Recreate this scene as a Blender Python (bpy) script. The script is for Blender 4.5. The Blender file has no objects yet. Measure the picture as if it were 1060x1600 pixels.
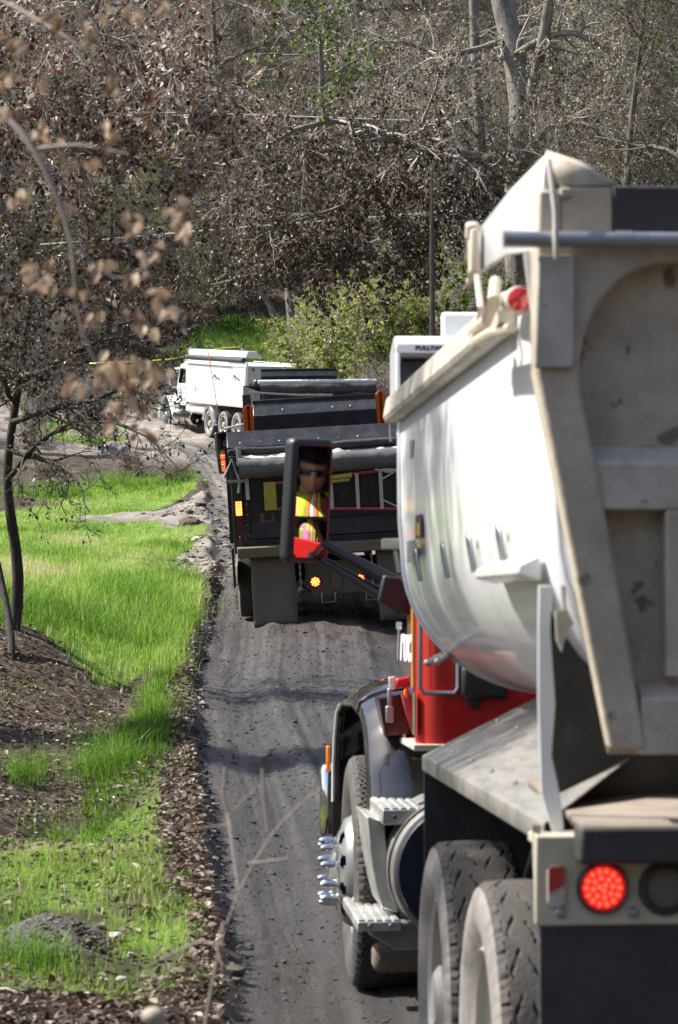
import bpy, bmesh, math, random
import numpy as np
from mathutils import Vector, Matrix, noise as mnoise
rng = np.random.default_rng(7)
random.seed(7)
R = math.radians
SC = bpy.context.scene
COL = SC.collection

# ------------------------------------------------------------------ camera, sky, sun, exposure
F_PX = 4200.0                      # focal length in photo pixels (photo 1060 x 1600)
cam_d = bpy.data.cameras.new('camera')
cam_d.sensor_fit = 'VERTICAL'
cam_d.sensor_height = 36.0
cam_d.lens = F_PX / 1600.0 * 36.0
cam_d.clip_start = 0.1
cam_d.clip_end = 3000
cam_d.dof.use_dof = True
cam_d.dof.focus_distance = 36.0
cam_d.dof.aperture_fstop = 7.5
cam = bpy.data.objects.new('camera', cam_d)
cam.rotation_euler = (R(90), 0, 0)
COL.objects.link(cam)
SC.camera = cam

SUN_DIR = Vector((-0.66, 0.16, 0.80)).normalized()      # towards the sun: from the left, a little ahead, high
world = bpy.data.worlds.new('World')
SC.world = world
world.use_nodes = True
wn = world.node_tree.nodes
bg = wn['Background']
sky = wn.new('ShaderNodeTexSky')
sky.sky_type = 'NISHITA'
sky.sun_disc = False
sky.sun_elevation = math.asin(SUN_DIR.z)
sky.sun_rotation = math.atan2(SUN_DIR.x, SUN_DIR.y)
sky.air_density = 1.0
sky.dust_density = 2.0
world.node_tree.links.new(sky.outputs[0], bg.inputs['Color'])
bg.inputs['Strength'].default_value = 0.10
sun_d = bpy.data.lights.new('sun', 'SUN')
sun_d.energy = 4.9
sun_d.angle = R(0.53)
sun_d.color = (1.0, 0.955, 0.88)
sun = bpy.data.objects.new('sun', sun_d)
sun.rotation_euler = SUN_DIR.to_track_quat('Z', 'Y').to_euler()
COL.objects.link(sun)
SC.view_settings.view_transform = 'Standard'
SC.view_settings.look = 'None'
SC.view_settings.exposure = 1.08
SC.view_settings.gamma = 1.0
SC.view_settings.use_curve_mapping = False
SC.cycles.max_bounces = 8
SC.cycles.transparent_max_bounces = 16

# ------------------------------------------------------------------ object helpers
def link(o, parent=None):
    COL.objects.link(o)
    if parent is not None:
        o.parent = parent
    return o

def tag(o, label=None, cat=None, group=None, kind=None):
    if label: o['label'] = label
    if cat: o['category'] = cat
    if group: o['group'] = group
    if kind: o['kind'] = kind
    return o

def empty(name, loc=(0, 0, 0), parent=None, mat4=None):
    o = bpy.data.objects.new(name, None)
    o.empty_display_size = 0.2
    if mat4 is not None: o.matrix_world = mat4
    else: o.location = loc
    return link(o, parent)

def copy_tree(o, parent=None):
    c = o.copy()
    COL.objects.link(c)
    if parent is not None: c.parent = parent
    for ch in list(o.children):
        copy_tree(ch, c)
    return c

# ------------------------------------------------------------------ mesh helpers
def arr_mesh(name, verts, groups, smooth=False, tints=None):
    """verts (N,3); groups: list of (faces (M,k) int array, material index); tints: per-face floats per group"""
    me = bpy.data.meshes.new(name)
    verts = np.asarray(verts, np.float32)
    groups = [(np.asarray(f, np.int32), m) for f, m in groups]
    keep = [i for i, g in enumerate(groups) if len(g[0])]
    nl = sum(groups[i][0].size for i in keep)
    npoly = sum(len(groups[i][0]) for i in keep)
    me.vertices.add(len(verts)); me.vertices.foreach_set('co', verts.ravel())
    me.loops.add(nl); me.polygons.add(npoly)
    me.loops.foreach_set('vertex_index', np.concatenate([groups[i][0].ravel() for i in keep]).astype(np.int32))
    tot = np.concatenate([np.full(len(groups[i][0]), groups[i][0].shape[1], np.int32) for i in keep])
    st = np.concatenate([[0], np.cumsum(tot)[:-1]]).astype(np.int32)
    me.polygons.foreach_set('loop_start', st)
    me.polygons.foreach_set('material_index', np.concatenate([np.full(len(groups[i][0]), groups[i][1], np.int32) for i in keep]))
    if isinstance(smooth, (list, tuple)):
        sm = np.concatenate([np.full(len(groups[i][0]), bool(smooth[i])) for i in keep])
    else:
        sm = np.full(npoly, bool(smooth))
    me.polygons.foreach_set('use_smooth', sm)
    me.update(calc_edges=True)
    if tints is not None:
        a = me.attributes.new('tint', 'FLOAT', 'FACE')
        a.data.foreach_set('value', np.concatenate([np.asarray(tints[i], np.float32) for i in keep]))
    return me

def rotm(rot):
    rx, ry, rz = (R(a) for a in rot)
    return Matrix.Rotation(rz, 3, 'Z') @ Matrix.Rotation(ry, 3, 'Y') @ Matrix.Rotation(rx, 3, 'X')

class MB:
    """collects shapes and links them as ONE mesh object"""
    def __init__(s): s.v = []; s.f = []; s.m = []; s.sm = []
    def add(s, vs, fs, mi=0, sm=False):
        b = len(s.v); s.v += [tuple(v) for v in vs]
        s.f += [tuple(i + b for i in f) for f in fs]; s.m += [mi] * len(fs); s.sm += [sm] * len(fs)
        return s
    def box(s, c, d, rot=None, mi=0):
        hx, hy, hz = d[0] / 2, d[1] / 2, d[2] / 2
        vs = [Vector((x, y, z)) for x in (-hx, hx) for y in (-hy, hy) for z in (-hz, hz)]
        if rot: m = rotm(rot); vs = [m @ v for v in vs]
        c = Vector(c)
        return s.add([v + c for v in vs], [(0, 1, 3, 2), (4, 6, 7, 5), (0, 4, 5, 1), (2, 3, 7, 6), (0, 2, 6, 4), (1, 5, 7, 3)], mi)
    def bb(s, x0, x1, y0, y1, z0, z1, mi=0):
        return s.box(((x0 + x1) / 2, (y0 + y1) / 2, (z0 + z1) / 2), (abs(x1 - x0), abs(y1 - y0), abs(z1 - z0)), None, mi)
    def tube(s, pts, r, n=8, mi=0, caps=True):
        pts = [Vector(p) for p in pts]
        rs = list(r) if hasattr(r, '__len__') else [r] * len(pts)
        rings = []; prev = None
        for i, p in enumerate(pts):
            t = (pts[min(i + 1, len(pts) - 1)] - pts[max(i - 1, 0)])
            t = t.normalized() if t.length > 1e-9 else Vector((0, 0, 1))
            if prev is None:
                a = Vector((0, 0, 1)) if abs(t.z) < 0.9 else Vector((1, 0, 0))
                u = t.cross(a).normalized()
            else:
                u = (prev - t * prev.dot(t)).normalized()
            prev = u; w = t.cross(u)
            rings.append([p + (u * math.cos(2 * math.pi * k / n) + w * math.sin(2 * math.pi * k / n)) * rs[i] for k in range(n)])
        vs = [v for rg in rings for v in rg]; fs = []
        for i in range(len(pts) - 1):
            for k in range(n):
                k2 = (k + 1) % n
                fs.append((i * n + k, i * n + k2, (i + 1) * n + k2, (i + 1) * n + k))
        s.add(vs, fs, mi, True)
        if caps:
            s.add(rings[0], [tuple(range(n))[::-1]], mi); s.add(rings[-1], [tuple(range(n))], mi)
        return s
    def lathe(s, prof, axis='X', c=(0, 0, 0), n=32, mi=0, a0=0.0, a1=360.0, sm=True):
        """prof: (radius, along axis)"""
        full = abs(a1 - a0) >= 359.9
        m = n if full else n + 1
        c = Vector(c); vs = []
        for k in range(m):
            a = R(a0 + (a1 - a0) * k / n); ca, sa = math.cos(a), math.sin(a)
            for r, h in prof:
                if axis == 'X': v = Vector((h, r * ca, r * sa))
                elif axis == 'Y': v = Vector((r * ca, h, r * sa))
                else: v = Vector((r * ca, r * sa, h))
                vs.append(c + v)
        q = len(prof); fs = []
        for k in range(n):
            k2 = (k + 1) % m
            for j in range(q - 1):
                fs.append((k * q + j, k * q + j + 1, k2 * q + j + 1, k2 * q + j))
        return s.add(vs, fs, mi, sm)
    def prism(s, poly, axis, a, b, mi=0):
        """poly: 2-D points in the plane across axis; extruded from a to b along axis (X: (y,z), Y: (x,z), Z: (x,y))"""
        def P(p, h):
            return {'X': (h, p[0], p[1]), 'Y': (p[0], h, p[1]), 'Z': (p[0], p[1], h)}[axis]
        n = len(poly)
        vs = [P(p, a) for p in poly] + [P(p, b) for p in poly]
        fs = [tuple(range(n))[::-1], tuple(range(n, 2 * n))] + [(i, (i + 1) % n, (i + 1) % n + n, i + n) for i in range(n)]
        return s.add(vs, fs, mi)
    def grid(s, fn, nu, nv, mi=0, sm=True):
        vs = [fn(i / nu, j / nv) for i in range(nu + 1) for j in range(nv + 1)]
        w = nv + 1
        return s.add(vs, [(i * w + j, (i + 1) * w + j, (i + 1) * w + j + 1, i * w + j + 1) for i in range(nu) for j in range(nv)], mi, sm)
    def sphere(s, c, r, nu=10, nv=6, mi=0, sc=(1, 1, 1)):
        c = Vector(c)
        def fn(u, v):
            a = 2 * math.pi * u; b = math.pi * (v - 0.5)
            return c + Vector((math.cos(a) * math.cos(b) * r * sc[0], math.sin(a) * math.cos(b) * r * sc[1], math.sin(b) * r * sc[2]))
        return s.grid(fn, nu, nv, mi)
    def build(s, name, mats, parent=None, bevel=0.0, solid=0.0, sharp=35, recalc=True, seg=2, inner=0):
        me = bpy.data.meshes.new(name)
        me.from_pydata([tuple(v) for v in s.v], [], s.f)
        if not isinstance(mats, (list, tuple)): mats = [mats]
        for m in mats: me.materials.append(m)
        me.polygons.foreach_set('material_index', s.m)
        if recalc:
            bm = bmesh.new(); bm.from_mesh(me)
            bmesh.ops.remove_doubles(bm, verts=bm.verts, dist=1e-5)
            bmesh.ops.recalc_face_normals(bm, faces=bm.faces)
            bm.to_mesh(me); bm.free()
        me.polygons.foreach_set('use_smooth', [True] * len(me.polygons))
        me.set_sharp_from_angle(angle=R(sharp))
        o = bpy.data.objects.new(name, me)
        if solid:
            md = o.modifiers.new('solid', 'SOLIDIFY'); md.thickness = solid; md.offset = -1; md.material_offset = inner
        if bevel:
            md = o.modifiers.new('bevel', 'BEVEL'); md.width = bevel; md.segments = seg; md.limit_method = 'ANGLE'; md.angle_limit = R(50)
        return link(o, parent)

class Frame:
    """a thing's own frame; finds where a line of sight through a photo pixel meets one of its planes"""
    def __init__(s, M): s.M = M; s.I = M.inverted()
    def ray(s, px, py):
        d = Vector(((px - 530) / F_PX, 1.0, (800 - py) / F_PX))
        return s.I @ Vector((0, 0, 0)), s.I.to_3x3() @ d
    def on(s, axis, px, py, h):
        o, d = s.ray(px, py); t = (h - o[axis]) / d[axis]
        return o + d * t
    def X(s, px, py, h): return s.on(0, px, py, h)
    def Y(s, px, py, h): return s.on(1, px, py, h)
    def Z(s, px, py, h): return s.on(2, px, py, h)

def frame_matrix(fwd, loc, roll=0.0):
    f = Vector(fwd).normalized()
    x = f.cross(Vector((0, 0, 1))).normalized(); z = x.cross(f)
    M = Matrix(((x.x, f.x, z.x), (x.y, f.y, z.y), (x.z, f.z, z.z))).to_4x4()
    return Matrix.Translation(Vector(loc)) @ M @ Matrix.Rotation(R(roll), 4, 'Y')

def WP(px, py, D): return Vector(((px - 530) / F_PX * D, D, (800 - py) / F_PX * D))

# ------------------------------------------------------------------ materials
def new_mat(name):
    m = bpy.data.materials.new(name); m.use_nodes = True
    return m, m.node_tree.nodes, m.node_tree.links, m.node_tree.nodes['Principled BSDF']

def mat(name, col, rough=0.5, metal=0.0, dirt=None, damt=0.0, dscale=3.0, bump=0.0, bscale=40.0, coat=0.0, emit=None, estr=0.0,
        spec=None, stretch=(1, 1, 1), var=0.12, dirt_rough=0.85, dlo=0.45, spots=None):
    m, n, l, p = new_mat(name)
    p.inputs['Roughness'].default_value = rough
    p.inputs['Metallic'].default_value = metal
    if coat: p.inputs['Coat Weight'].default_value = coat; p.inputs['Coat Roughness'].default_value = 0.06
    if spec is not None: p.inputs['Specular IOR Level'].default_value = spec
    tc = n.new('ShaderNodeTexCoord'); mp = n.new('ShaderNodeMapping'); mp.inputs['Scale'].default_value = stretch
    l.new(tc.outputs['Object'], mp.inputs['Vector'])
    n1 = n.new('ShaderNodeTexNoise'); n1.inputs['Scale'].default_value = dscale; n1.inputs['Detail'].default_value = 8; n1.inputs['Roughness'].default_value = 0.65
    l.new(mp.outputs[0], n1.inputs['Vector'])
    mr = n.new('ShaderNodeMapRange'); mr.inputs['From Min'].default_value = 0.3; mr.inputs['From Max'].default_value = 0.7
    mr.inputs['To Min'].default_value = 1 - var; mr.inputs['To Max'].default_value = 1 + var
    l.new(n1.outputs['Fac'], mr.inputs['Value'])
    hs = n.new('ShaderNodeVectorMath'); hs.operation = 'SCALE'; hs.inputs[0].default_value = col[:3]
    l.new(mr.outputs[0], hs.inputs['Scale'])
    out = hs.outputs[0]
    if dirt:
        n2 = n.new('ShaderNodeTexNoise'); n2.inputs['Scale'].default_value = dscale * 1.7; n2.inputs['Detail'].default_value = 10; n2.inputs['Roughness'].default_value = 0.72
        l.new(mp.outputs[0], n2.inputs['Vector'])
        d = n.new('ShaderNodeMapRange'); d.inputs['From Min'].default_value = dlo; d.inputs['From Max'].default_value = dlo + 0.3
        d.inputs['To Min'].default_value = 0; d.inputs['To Max'].default_value = damt
        l.new(n2.outputs['Fac'], d.inputs['Value'])
        mx = n.new('ShaderNodeMix'); mx.data_type = 'RGBA'
        l.new(d.outputs[0], mx.inputs['Factor']); l.new(out, mx.inputs[6]); mx.inputs[7].default_value = (*dirt[:3], 1)
        out = mx.outputs[2]
        rr = n.new('ShaderNodeMapRange'); rr.inputs['To Min'].default_value = rough; rr.inputs['To Max'].default_value = dirt_rough
        l.new(d.outputs[0], rr.inputs['Value']); l.new(rr.outputs[0], p.inputs['Roughness'])
        if metal:
            rm = n.new('ShaderNodeMapRange'); rm.inputs['To Min'].default_value = metal; rm.inputs['To Max'].default_value = 0.0
            l.new(d.outputs[0], rm.inputs['Value']); l.new(rm.outputs[0], p.inputs['Metallic'])
    if spots:
        sc_, sa_, scol = spots
        n4 = n.new('ShaderNodeTexNoise'); n4.inputs['Scale'].default_value = sc_; n4.inputs['Detail'].default_value = 3; n4.inputs['Roughness'].default_value = .6
        l.new(tc.outputs['Object'], n4.inputs['Vector'])
        d4 = n.new('ShaderNodeMapRange'); d4.inputs['From Min'].default_value = .64; d4.inputs['From Max'].default_value = .70; d4.inputs['To Max'].default_value = sa_
        l.new(n4.outputs['Fac'], d4.inputs['Value'])
        m4 = n.new('ShaderNodeMix'); m4.data_type = 'RGBA'; l.new(d4.outputs[0], m4.inputs['Factor']); l.new(out, m4.inputs[6]); m4.inputs[7].default_value = (*scol, 1); out = m4.outputs[2]
    l.new(out, p.inputs['Base Color'])
    if bump:
        n3 = n.new('ShaderNodeTexNoise'); n3.inputs['Scale'].default_value = bscale; n3.inputs['Detail'].default_value = 6
        l.new(mp.outputs[0], n3.inputs['Vector'])
        b = n.new('ShaderNodeBump'); b.inputs['Strength'].default_value = bump; b.inputs['Distance'].default_value = 0.02
        l.new(n3.outputs['Fac'], b.inputs['Height']); l.new(b.outputs[0], p.inputs['Normal'])
    if emit:
        p.inputs['Emission Color'].default_value = (*emit, 1); p.inputs['Emission Strength'].default_value = estr
    return m

def leaf_mat(name, stops, trans=0.35, rough=0.6):
    """colour by the face attribute 'tint' through a ramp; part of the light passes through"""
    m, n, l, p = new_mat(name)
    at = n.new('ShaderNodeAttribute'); at.attribute_name = 'tint'
    cr = n.new('ShaderNodeValToRGB'); e = cr.color_ramp.elements
    e[0].position, e[0].color = stops[0][0], (*stops[0][1], 1)
    e[1].position, e[1].color = stops[-1][0], (*stops[-1][1], 1)
    for pos, c in stops[1:-1]:
        k = e.new(pos); k.color = (*c, 1)
    l.new(at.outputs['Fac'], cr.inputs['Fac'])
    l.new(cr.outputs['Color'], p.inputs['Base Color'])
    p.inputs['Roughness'].default_value = rough
    p.inputs['Specular IOR Level'].default_value = 0.3
    t = n.new('ShaderNodeBsdfTranslucent'); l.new(cr.outputs['Color'], t.inputs['Color'])
    mx = n.new('ShaderNodeMixShader'); mx.inputs[0].default_value = trans
    l.new(p.outputs[0], mx.inputs[1]); l.new(t.outputs[0], mx.inputs[2])
    l.new(mx.outputs[0], n['Material Output'].inputs['Surface'])
    return m

MUD = (0.16, 0.13, 0.105)
M = {}
M['white'] = mat('white_paint', (0.74, 0.75, 0.75), 0.22, coat=0.5, dirt=(0.42, 0.38, 0.32), damt=0.55, dscale=2.2, stretch=(1, 1, 0.35), var=0.05, dlo=0.55)
M['bedwhite'] = mat('polished_white_bed', (0.79, 0.80, 0.81), 0.28, coat=0.5, dirt=(0.45, 0.44, 0.42), damt=0.6, dscale=2.2, stretch=(1, 3.0, 0.22), var=0.10, dlo=0.52, dirt_rough=0.5)
M['cream'] = mat('weathered_cream_paint', (0.42, 0.37, 0.285), 0.6, dirt=(0.24, 0.195, 0.145), damt=0.75, dscale=5.0, bump=0.15, bscale=30, var=0.22, dlo=0.44, spots=(13, .75, (.07, .045, .03)))
M['creamlight'] = mat('pale_grey_paint', (0.46, 0.43, 0.365), 0.5, dirt=(0.24, 0.20, 0.16), damt=0.7, dscale=6.0, bump=0.12, var=0.2, dlo=.42, spots=(17, .7, (.10, .065, .045)))
M['plate'] = mat('stained_cream_plate', (0.45, 0.42, 0.32), 0.6, dirt=(0.24, 0.18, 0.10), damt=0.6, dscale=6.0, stretch=(1, 1, .4))
M['red'] = mat('red_cab_paint', (0.42, 0.008, 0.008), 0.18, coat=0.8, dirt=(0.20, 0.06, 0.05), damt=0.25, dscale=2.5)
M['blackgloss'] = mat('glossy_black_paint', (0.012, 0.012, 0.014), 0.1, coat=1.0, dirt=MUD, damt=0.22, dscale=4)
M['black'] = mat('black_paint', (0.014, 0.014, 0.016), 0.35, dirt=(0.07, 0.062, 0.055), damt=0.4, dscale=3)
M['fenderblack'] = mat('streaked_gloss_black', (0.012, 0.012, 0.014), 0.12, coat=1.0, dirt=(0.12, 0.12, 0.135), damt=0.22, dscale=6, stretch=(1.0, .5, .5), dlo=.46, dirt_rough=.45)  # gloss black with pale grey streaks from stretched noise
M['blacksat'] = mat('satin_black_steel', (0.018, 0.019, 0.022), 0.30, dirt=(0.10, 0.09, 0.08), damt=0.3, dscale=3)
M['plastic'] = mat('black_plastic', (0.014, 0.015, 0.018), 0.45, bump=0.05, bscale=120)
M['rubber'] = mat('black_rubber', (0.028, 0.028, 0.030), 0.7, dirt=(0.09, 0.08, 0.068), damt=0.5, dscale=4, bump=0.15, bscale=60)
M['flap'] = mat('muddy_mudflap', (0.13, 0.098, 0.072), 0.75, dirt=(0.13, 0.10, 0.075), damt=0.6, dscale=4, bump=0.2, stretch=(1, 1, .5))
M['tyre'] = mat('dusty_tyre_tread', (0.050, 0.045, 0.042), 0.85, dirt=(0.11, 0.095, 0.085), damt=0.5, dscale=7, bump=0.2, bscale=80)
M['sidewall'] = mat('muddy_tyre_sidewall', (0.15, 0.14, 0.13), 0.75, dirt=(0.33, 0.29, 0.26), damt=0.75, dscale=3.5, bump=0.1, dlo=0.4)
M['tyre_dark'] = mat('worn_black_sidewall', (0.055, 0.05, 0.047), 0.7, dirt=(0.14, 0.125, 0.11), damt=0.6, dscale=4, bump=0.1)
M['rim'] = mat('dusty_white_rim', (0.42, 0.41, 0.38), 0.4, metal=0.3, dirt=(0.28, 0.24, 0.2), damt=0.6, dscale=5)
M['rimfront'] = mat('dusty_steel_rim', (0.22, 0.22, 0.21), 0.35, metal=0.5, dirt=(0.14, 0.12, 0.10), damt=0.7, dscale=7)
M['chrome'] = mat('chrome', (0.75, 0.76, 0.78), 0.06, metal=1.0, var=0.02)
M['alum'] = mat('brushed_aluminium', (0.55, 0.55, 0.53), 0.36, metal=0.85, dirt=(0.33, 0.30, 0.26), damt=0.5, dscale=6, bump=0.06, bscale=90)
M['fender'] = mat('dusty_aluminium_fender', (0.22, 0.215, 0.20), 0.42, metal=0.55, dirt=(0.17, 0.148, 0.125), damt=0.85, dscale=4.5, stretch=(3.5, 0.5, 1), dlo=0.4)
M['steel'] = mat('bare_steel', (0.33, 0.34, 0.36), 0.35, metal=0.8, dirt=(0.16, 0.14, 0.12), damt=0.4, dscale=6)
M['darksteel'] = mat('dark_chassis', (0.030, 0.028, 0.026), 0.6, dirt=(0.10, 0.085, 0.07), damt=0.6, dscale=5)
M['rust'] = mat('rusty_steel', (0.20, 0.11, 0.065), 0.75, dirt=(0.10, 0.07, 0.05), damt=0.6, dscale=9, bump=0.2)
M['rustcream'] = mat('rust_streaked_cream', (0.50, 0.44, 0.34), 0.6, dirt=(0.19, 0.09, 0.05), damt=0.85, dscale=7, stretch=(1, 1, .35), dlo=0.5)
M['bumperwood'] = mat('mud_brown_bumper', (0.13, 0.095, 0.065), 0.7, dirt=(0.20, 0.15, 0.10), damt=0.6, dscale=4, stretch=(.5, 1, 1))
M['orange'] = mat('orange_cab_paint', (0.62, 0.10, 0.008), 0.22, coat=0.7, var=0.04)
M['tarp'] = mat('dusty_tarp', (0.085, 0.082, 0.078), 0.75, dirt=(0.25, 0.24, 0.225), damt=0.5, dscale=4, bump=0.35, bscale=14, stretch=(.5, 1, 1))
M['palefab'] = mat('pale_tarp', (0.50, 0.49, 0.47), 0.8, dirt=(0.28, 0.27, 0.26), damt=0.6, dscale=7, bump=0.4, bscale=18)
M['blacktarp'] = mat('black_tarp', (0.030, 0.030, 0.032), 0.6, dirt=(0.10, 0.10, 0.10), damt=0.5, dscale=6, bump=0.4, bscale=14)
M['redlens'] = mat('red_lens', (0.35, 0.010, 0.012), 0.18, coat=0.6)
M['darklens'] = mat('dark_red_lens', (0.10, 0.010, 0.010), 0.25)
M['dulllens'] = mat('dusty_clear_lens', (0.13, 0.115, 0.095), 0.5)
M['led'] = mat('lit_red_led', (0.6, 0.03, 0.01), 0.3, emit=(1.0, 0.022, 0.012), estr=4.0)
M['ledo'] = mat('lit_orange_red_led', (0.6, 0.06, 0.01), 0.3, emit=(1.0, 0.13, 0.02), estr=9.0)
M['ledbase'] = mat('lamp_backing_red', (0.30, 0.01, 0.008), 0.3, emit=(1.0, 0.02, 0.01), estr=0.22)
M['amber'] = mat('amber_lens', (0.85, 0.22, 0.01), 0.2, coat=0.5)
M['mirror'] = mat('mirror_glass', (0.80, 0.82, 0.82), 0.015, metal=1.0, var=0.0)
M['yellow'] = mat('yellow_fibreglass', (0.36, 0.28, 0.03), 0.45, dirt=(0.18, 0.14, 0.05), damt=0.6, dscale=9)
M['redrail'] = mat('red_ladder_rail', (0.36, 0.045, 0.04), 0.45)
M['label_y'] = mat('yellow_sticker', (0.14, 0.10, 0.025), 0.5)
M['navy'] = mat('navy_sticker', (0.012, 0.014, 0.045), 0.4)
M['gold'] = mat('gold_sticker', (0.55, 0.33, 0.06), 0.4)
M['ink'] = mat('faded_print', (0.20, 0.21, 0.22), 0.5)
M['whiteprint'] = mat('white_lettering', (0.80, 0.80, 0.80), 0.4, var=0)
M['redprint'] = mat('red_print', (0.55, 0.02, 0.02), 0.4, var=0)
M['seat'] = mat('cab_interior_grey', (0.045, 0.043, 0.042), 0.8)
M['bluehose'] = mat('blue_hose', (0.12, 0.25, 0.55), 0.35)
M['cautiontape'] = mat('yellow_caution_tape', (0.75, 0.62, 0.08), 0.4)
M['whitepipe'] = mat('white_pipe', (0.72, 0.72, 0.70), 0.4)
def glass_mat(name, tintc=(0.02, 0.03, 0.03), alpha=0.45):
    m, n, l, p = new_mat(name)
    p.inputs['Base Color'].default_value = (*tintc, 1); p.inputs['Roughness'].default_value = 0.03
    p.inputs['Alpha'].default_value = alpha
    return m
M['glass'] = glass_mat('tinted_window')
M['blueglass'] = mat('dark_tank_cap', (0.012, 0.016, 0.030), 0.3, coat=0.3)
# ------------------------------------------------------------------ terrain: smooth sheet through surveyed points
ROADPTS = [(-40, -2.6), (-10, -2.45), (0, -2.3), (6.2, -1.985), (8.7, -2.075), (12.5, -2.21), (16, -2.13), (21, -2.01), (28, -1.73), (33.6, -1.40), (39, -1.03), (45, -0.62), (52, -0.15),
           (58, 0.22), (67, 0.86), (80, 1.72), (90, 2.3), (100, 2.95)]
LEFT = [(-60, 2.2), (0, 0.12), (6.2, -0.12), (10.9, -0.467), (15, -0.714), (21, -1.125), (28, -1.53), (34, -1.68), (42, -1.92), (49, -2.3), (56, -2.75), (63, -3.1), (72, -3.9), (80, -4.6), (88, -6.0), (95, -8.3), (101, -12), (106, -30)]
def lx_at(y): return np.interp(y, [p[0] for p in LEFT], [p[1] for p in LEFT])
def zr_at(y): return np.interp(y, [p[0] for p in ROADPTS], [p[1] for p in ROADPTS])
_yy = np.linspace(-45, 110, 1551); _zz = np.interp(_yy, [p[0] for p in ROADPTS], [p[1] for p in ROADPTS]); _kk = np.exp(-(np.arange(-60, 61) * .1 / 2.2) ** 2); _zz = np.convolve(np.pad(_zz, 60, 'edge'), _kk / _kk.sum(), 'valid')
def zr_s(y): return np.interp(y, _yy, _zz)
ctrl = []
for y, z in ROADPTS:
    x0 = float(lx_at(y))
    w = 3.8 if y < 60 else 3.8 + (y - 60) * 0.16
    for k in ((0.0, 0.5, 1.0) if y < 70 else (0.0, 0.35, 0.7, 1.0)):
        ctrl.append((x0 + k * w + 0.05, y, z))
for px, py, D in [(0, 1600, 10.6), (200, 1600, 10.6), (100, 1430, 13.6), (250, 1400, 14.3), (50, 1340, 15.8), (-200, 1330, 15.5),
                  (30, 1320, 18.3), (130, 1275, 20.0), (200, 1190, 23.6), (222, 1115, 27.0), (205, 1050, 30.2),
                  (-300, 1000, 26), (0, 975, 27.5), (90, 1020, 27.3), (150, 1080, 26.6), (50, 1150, 22.6), (0, 1250, 19.2),
                  (-150, 1200, 18.5),
                  (20, 955, 29.5), (150, 950, 33), (270, 960, 34.3), (40, 880, 38), (150, 850, 45), (265, 860, 45.5), (-200, 870, 38),
                  (60, 812, 52), (200, 804, 54), (-200, 800, 54), (200, 768, 62), (100, 745, 67), (-200, 740, 66), (100, 690, 82), (-200, 660, 88)]:
    ctrl.append(tuple(WP(px, py, D)))
# hillside behind, and land out of the frame
ctrl += [(-60, 106, 6.0), (-30, 108, 5.0), (-12, 110, 5.2), (0, 108, 4.9), (12, 104, 5.5), (30, 98, 9), (60, 90, 17)]
ctrl += [(-60, 135, 19), (-25, 138, 16), (-6, 138, 15.0), (12, 136, 17), (40, 130, 24)]
ctrl += [(-80, 190, 52), (-25, 185, 44), (10, 185, 44), (60, 180, 54), (0, 280, 84), (-120, 280, 90), (120, 280, 90)]
ctrl += [(-1.5, 7.5, -2.12), (-3, 6, -2.1), (-.5, 3, -2.25), (-4, 2, -2.3), (5.6, 0, -1.9), (6, 12, -1.75), (5.6, 24, -1.5), (5.4, 36, -0.7), (5.4, 46, 0.0), (7, 60, 1.5), (12, 75, 4.0), (9, 90, 3.9)]
ctrl += [(12, 15, 1.0), (12, 32, 2.0), (13, 48, 3.4), (26, 20, 8), (28, 50, 11), (60, 40, 26), (60, 0, 22)]
ctrl += [(-7, 12, -1.5), (-8, 20, -0.9), (-9, 30, -0.4), (-10, 42, 0.2), (-20, 20, 0.2), (-25, 50, 1.8), (-50, 20, 3), (-60, 60, 5), (-8, 0, -2.0), (-30, -30, -1), (30, -35, 14), (0, -22, -1.0), (-30, -40, 12), (0, -45, 12), (0, -70, 30), (-40, -70, 30), (40, -70, 30)]  # unseen land behind the camera raised on purpose, to darken reflections and ambient light
ctrl = np.array(ctrl, float)
def tps_k(d2): return 0.5 * d2 * np.log(d2 + 1e-9)
_P = ctrl[:, :2] / 20.0
_n = len(ctrl)
_K = tps_k(((_P[:, None] - _P[None]) ** 2).sum(-1)) + np.eye(_n) * 2e-4
_A = np.zeros((_n + 3, _n + 3)); _A[:_n, :_n] = _K; _A[:_n, _n] = 1; _A[:_n, _n + 1:] = _P; _A[_n:, :_n] = _A[:_n, _n:].T
_w = np.linalg.solve(_A, np.concatenate([ctrl[:, 2], [0, 0, 0]]))
def base_z(x, y):
    q = np.stack([np.asarray(x, float).ravel(), np.asarray(y, float).ravel()], 1) / 20.0
    out = np.empty(len(q))
    for i in range(0, len(q), 20000):
        c = q[i:i + 20000]
        d2 = ((c[:, None] - _P[None]) ** 2).sum(-1)
        out[i:i + 20000] = tps_k(d2) @ _w[:_n] + _w[_n] + c @ _w[_n + 1:]
    return out.reshape(np.shape(x))
# value noise on a lattice (fast, repeats after 256 cells)
_lat = rng.random((256, 256))
def vn(x, y):
    xi = np.floor(x).astype(int); yi = np.floor(y).astype(int); fx = x - xi; fy = y - yi
    fx = fx * fx * (3 - 2 * fx); fy = fy * fy * (3 - 2 * fy)
    a = _lat[xi & 255, yi & 255]; b = _lat[(xi + 1) & 255, yi & 255]; c = _lat[xi & 255, (yi + 1) & 255]; d = _lat[(xi + 1) & 255, (yi + 1) & 255]
    return (a * (1 - fx) + b * fx) * (1 - fy) + (c * (1 - fx) + d * fx) * fy - 0.5
def fbm(x, y, o=4):
    s = 0; a = 1.0
    for k in range(o):
        s = s + a * vn(x * 2 ** k + 17.3 * k, y * 2 ** k + 9.1 * k); a *= 0.5
    return s
def sstep(a, b, t):
    t = np.clip((t - a) / (b - a), 0, 1); return t * t * (3 - 2 * t)
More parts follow.
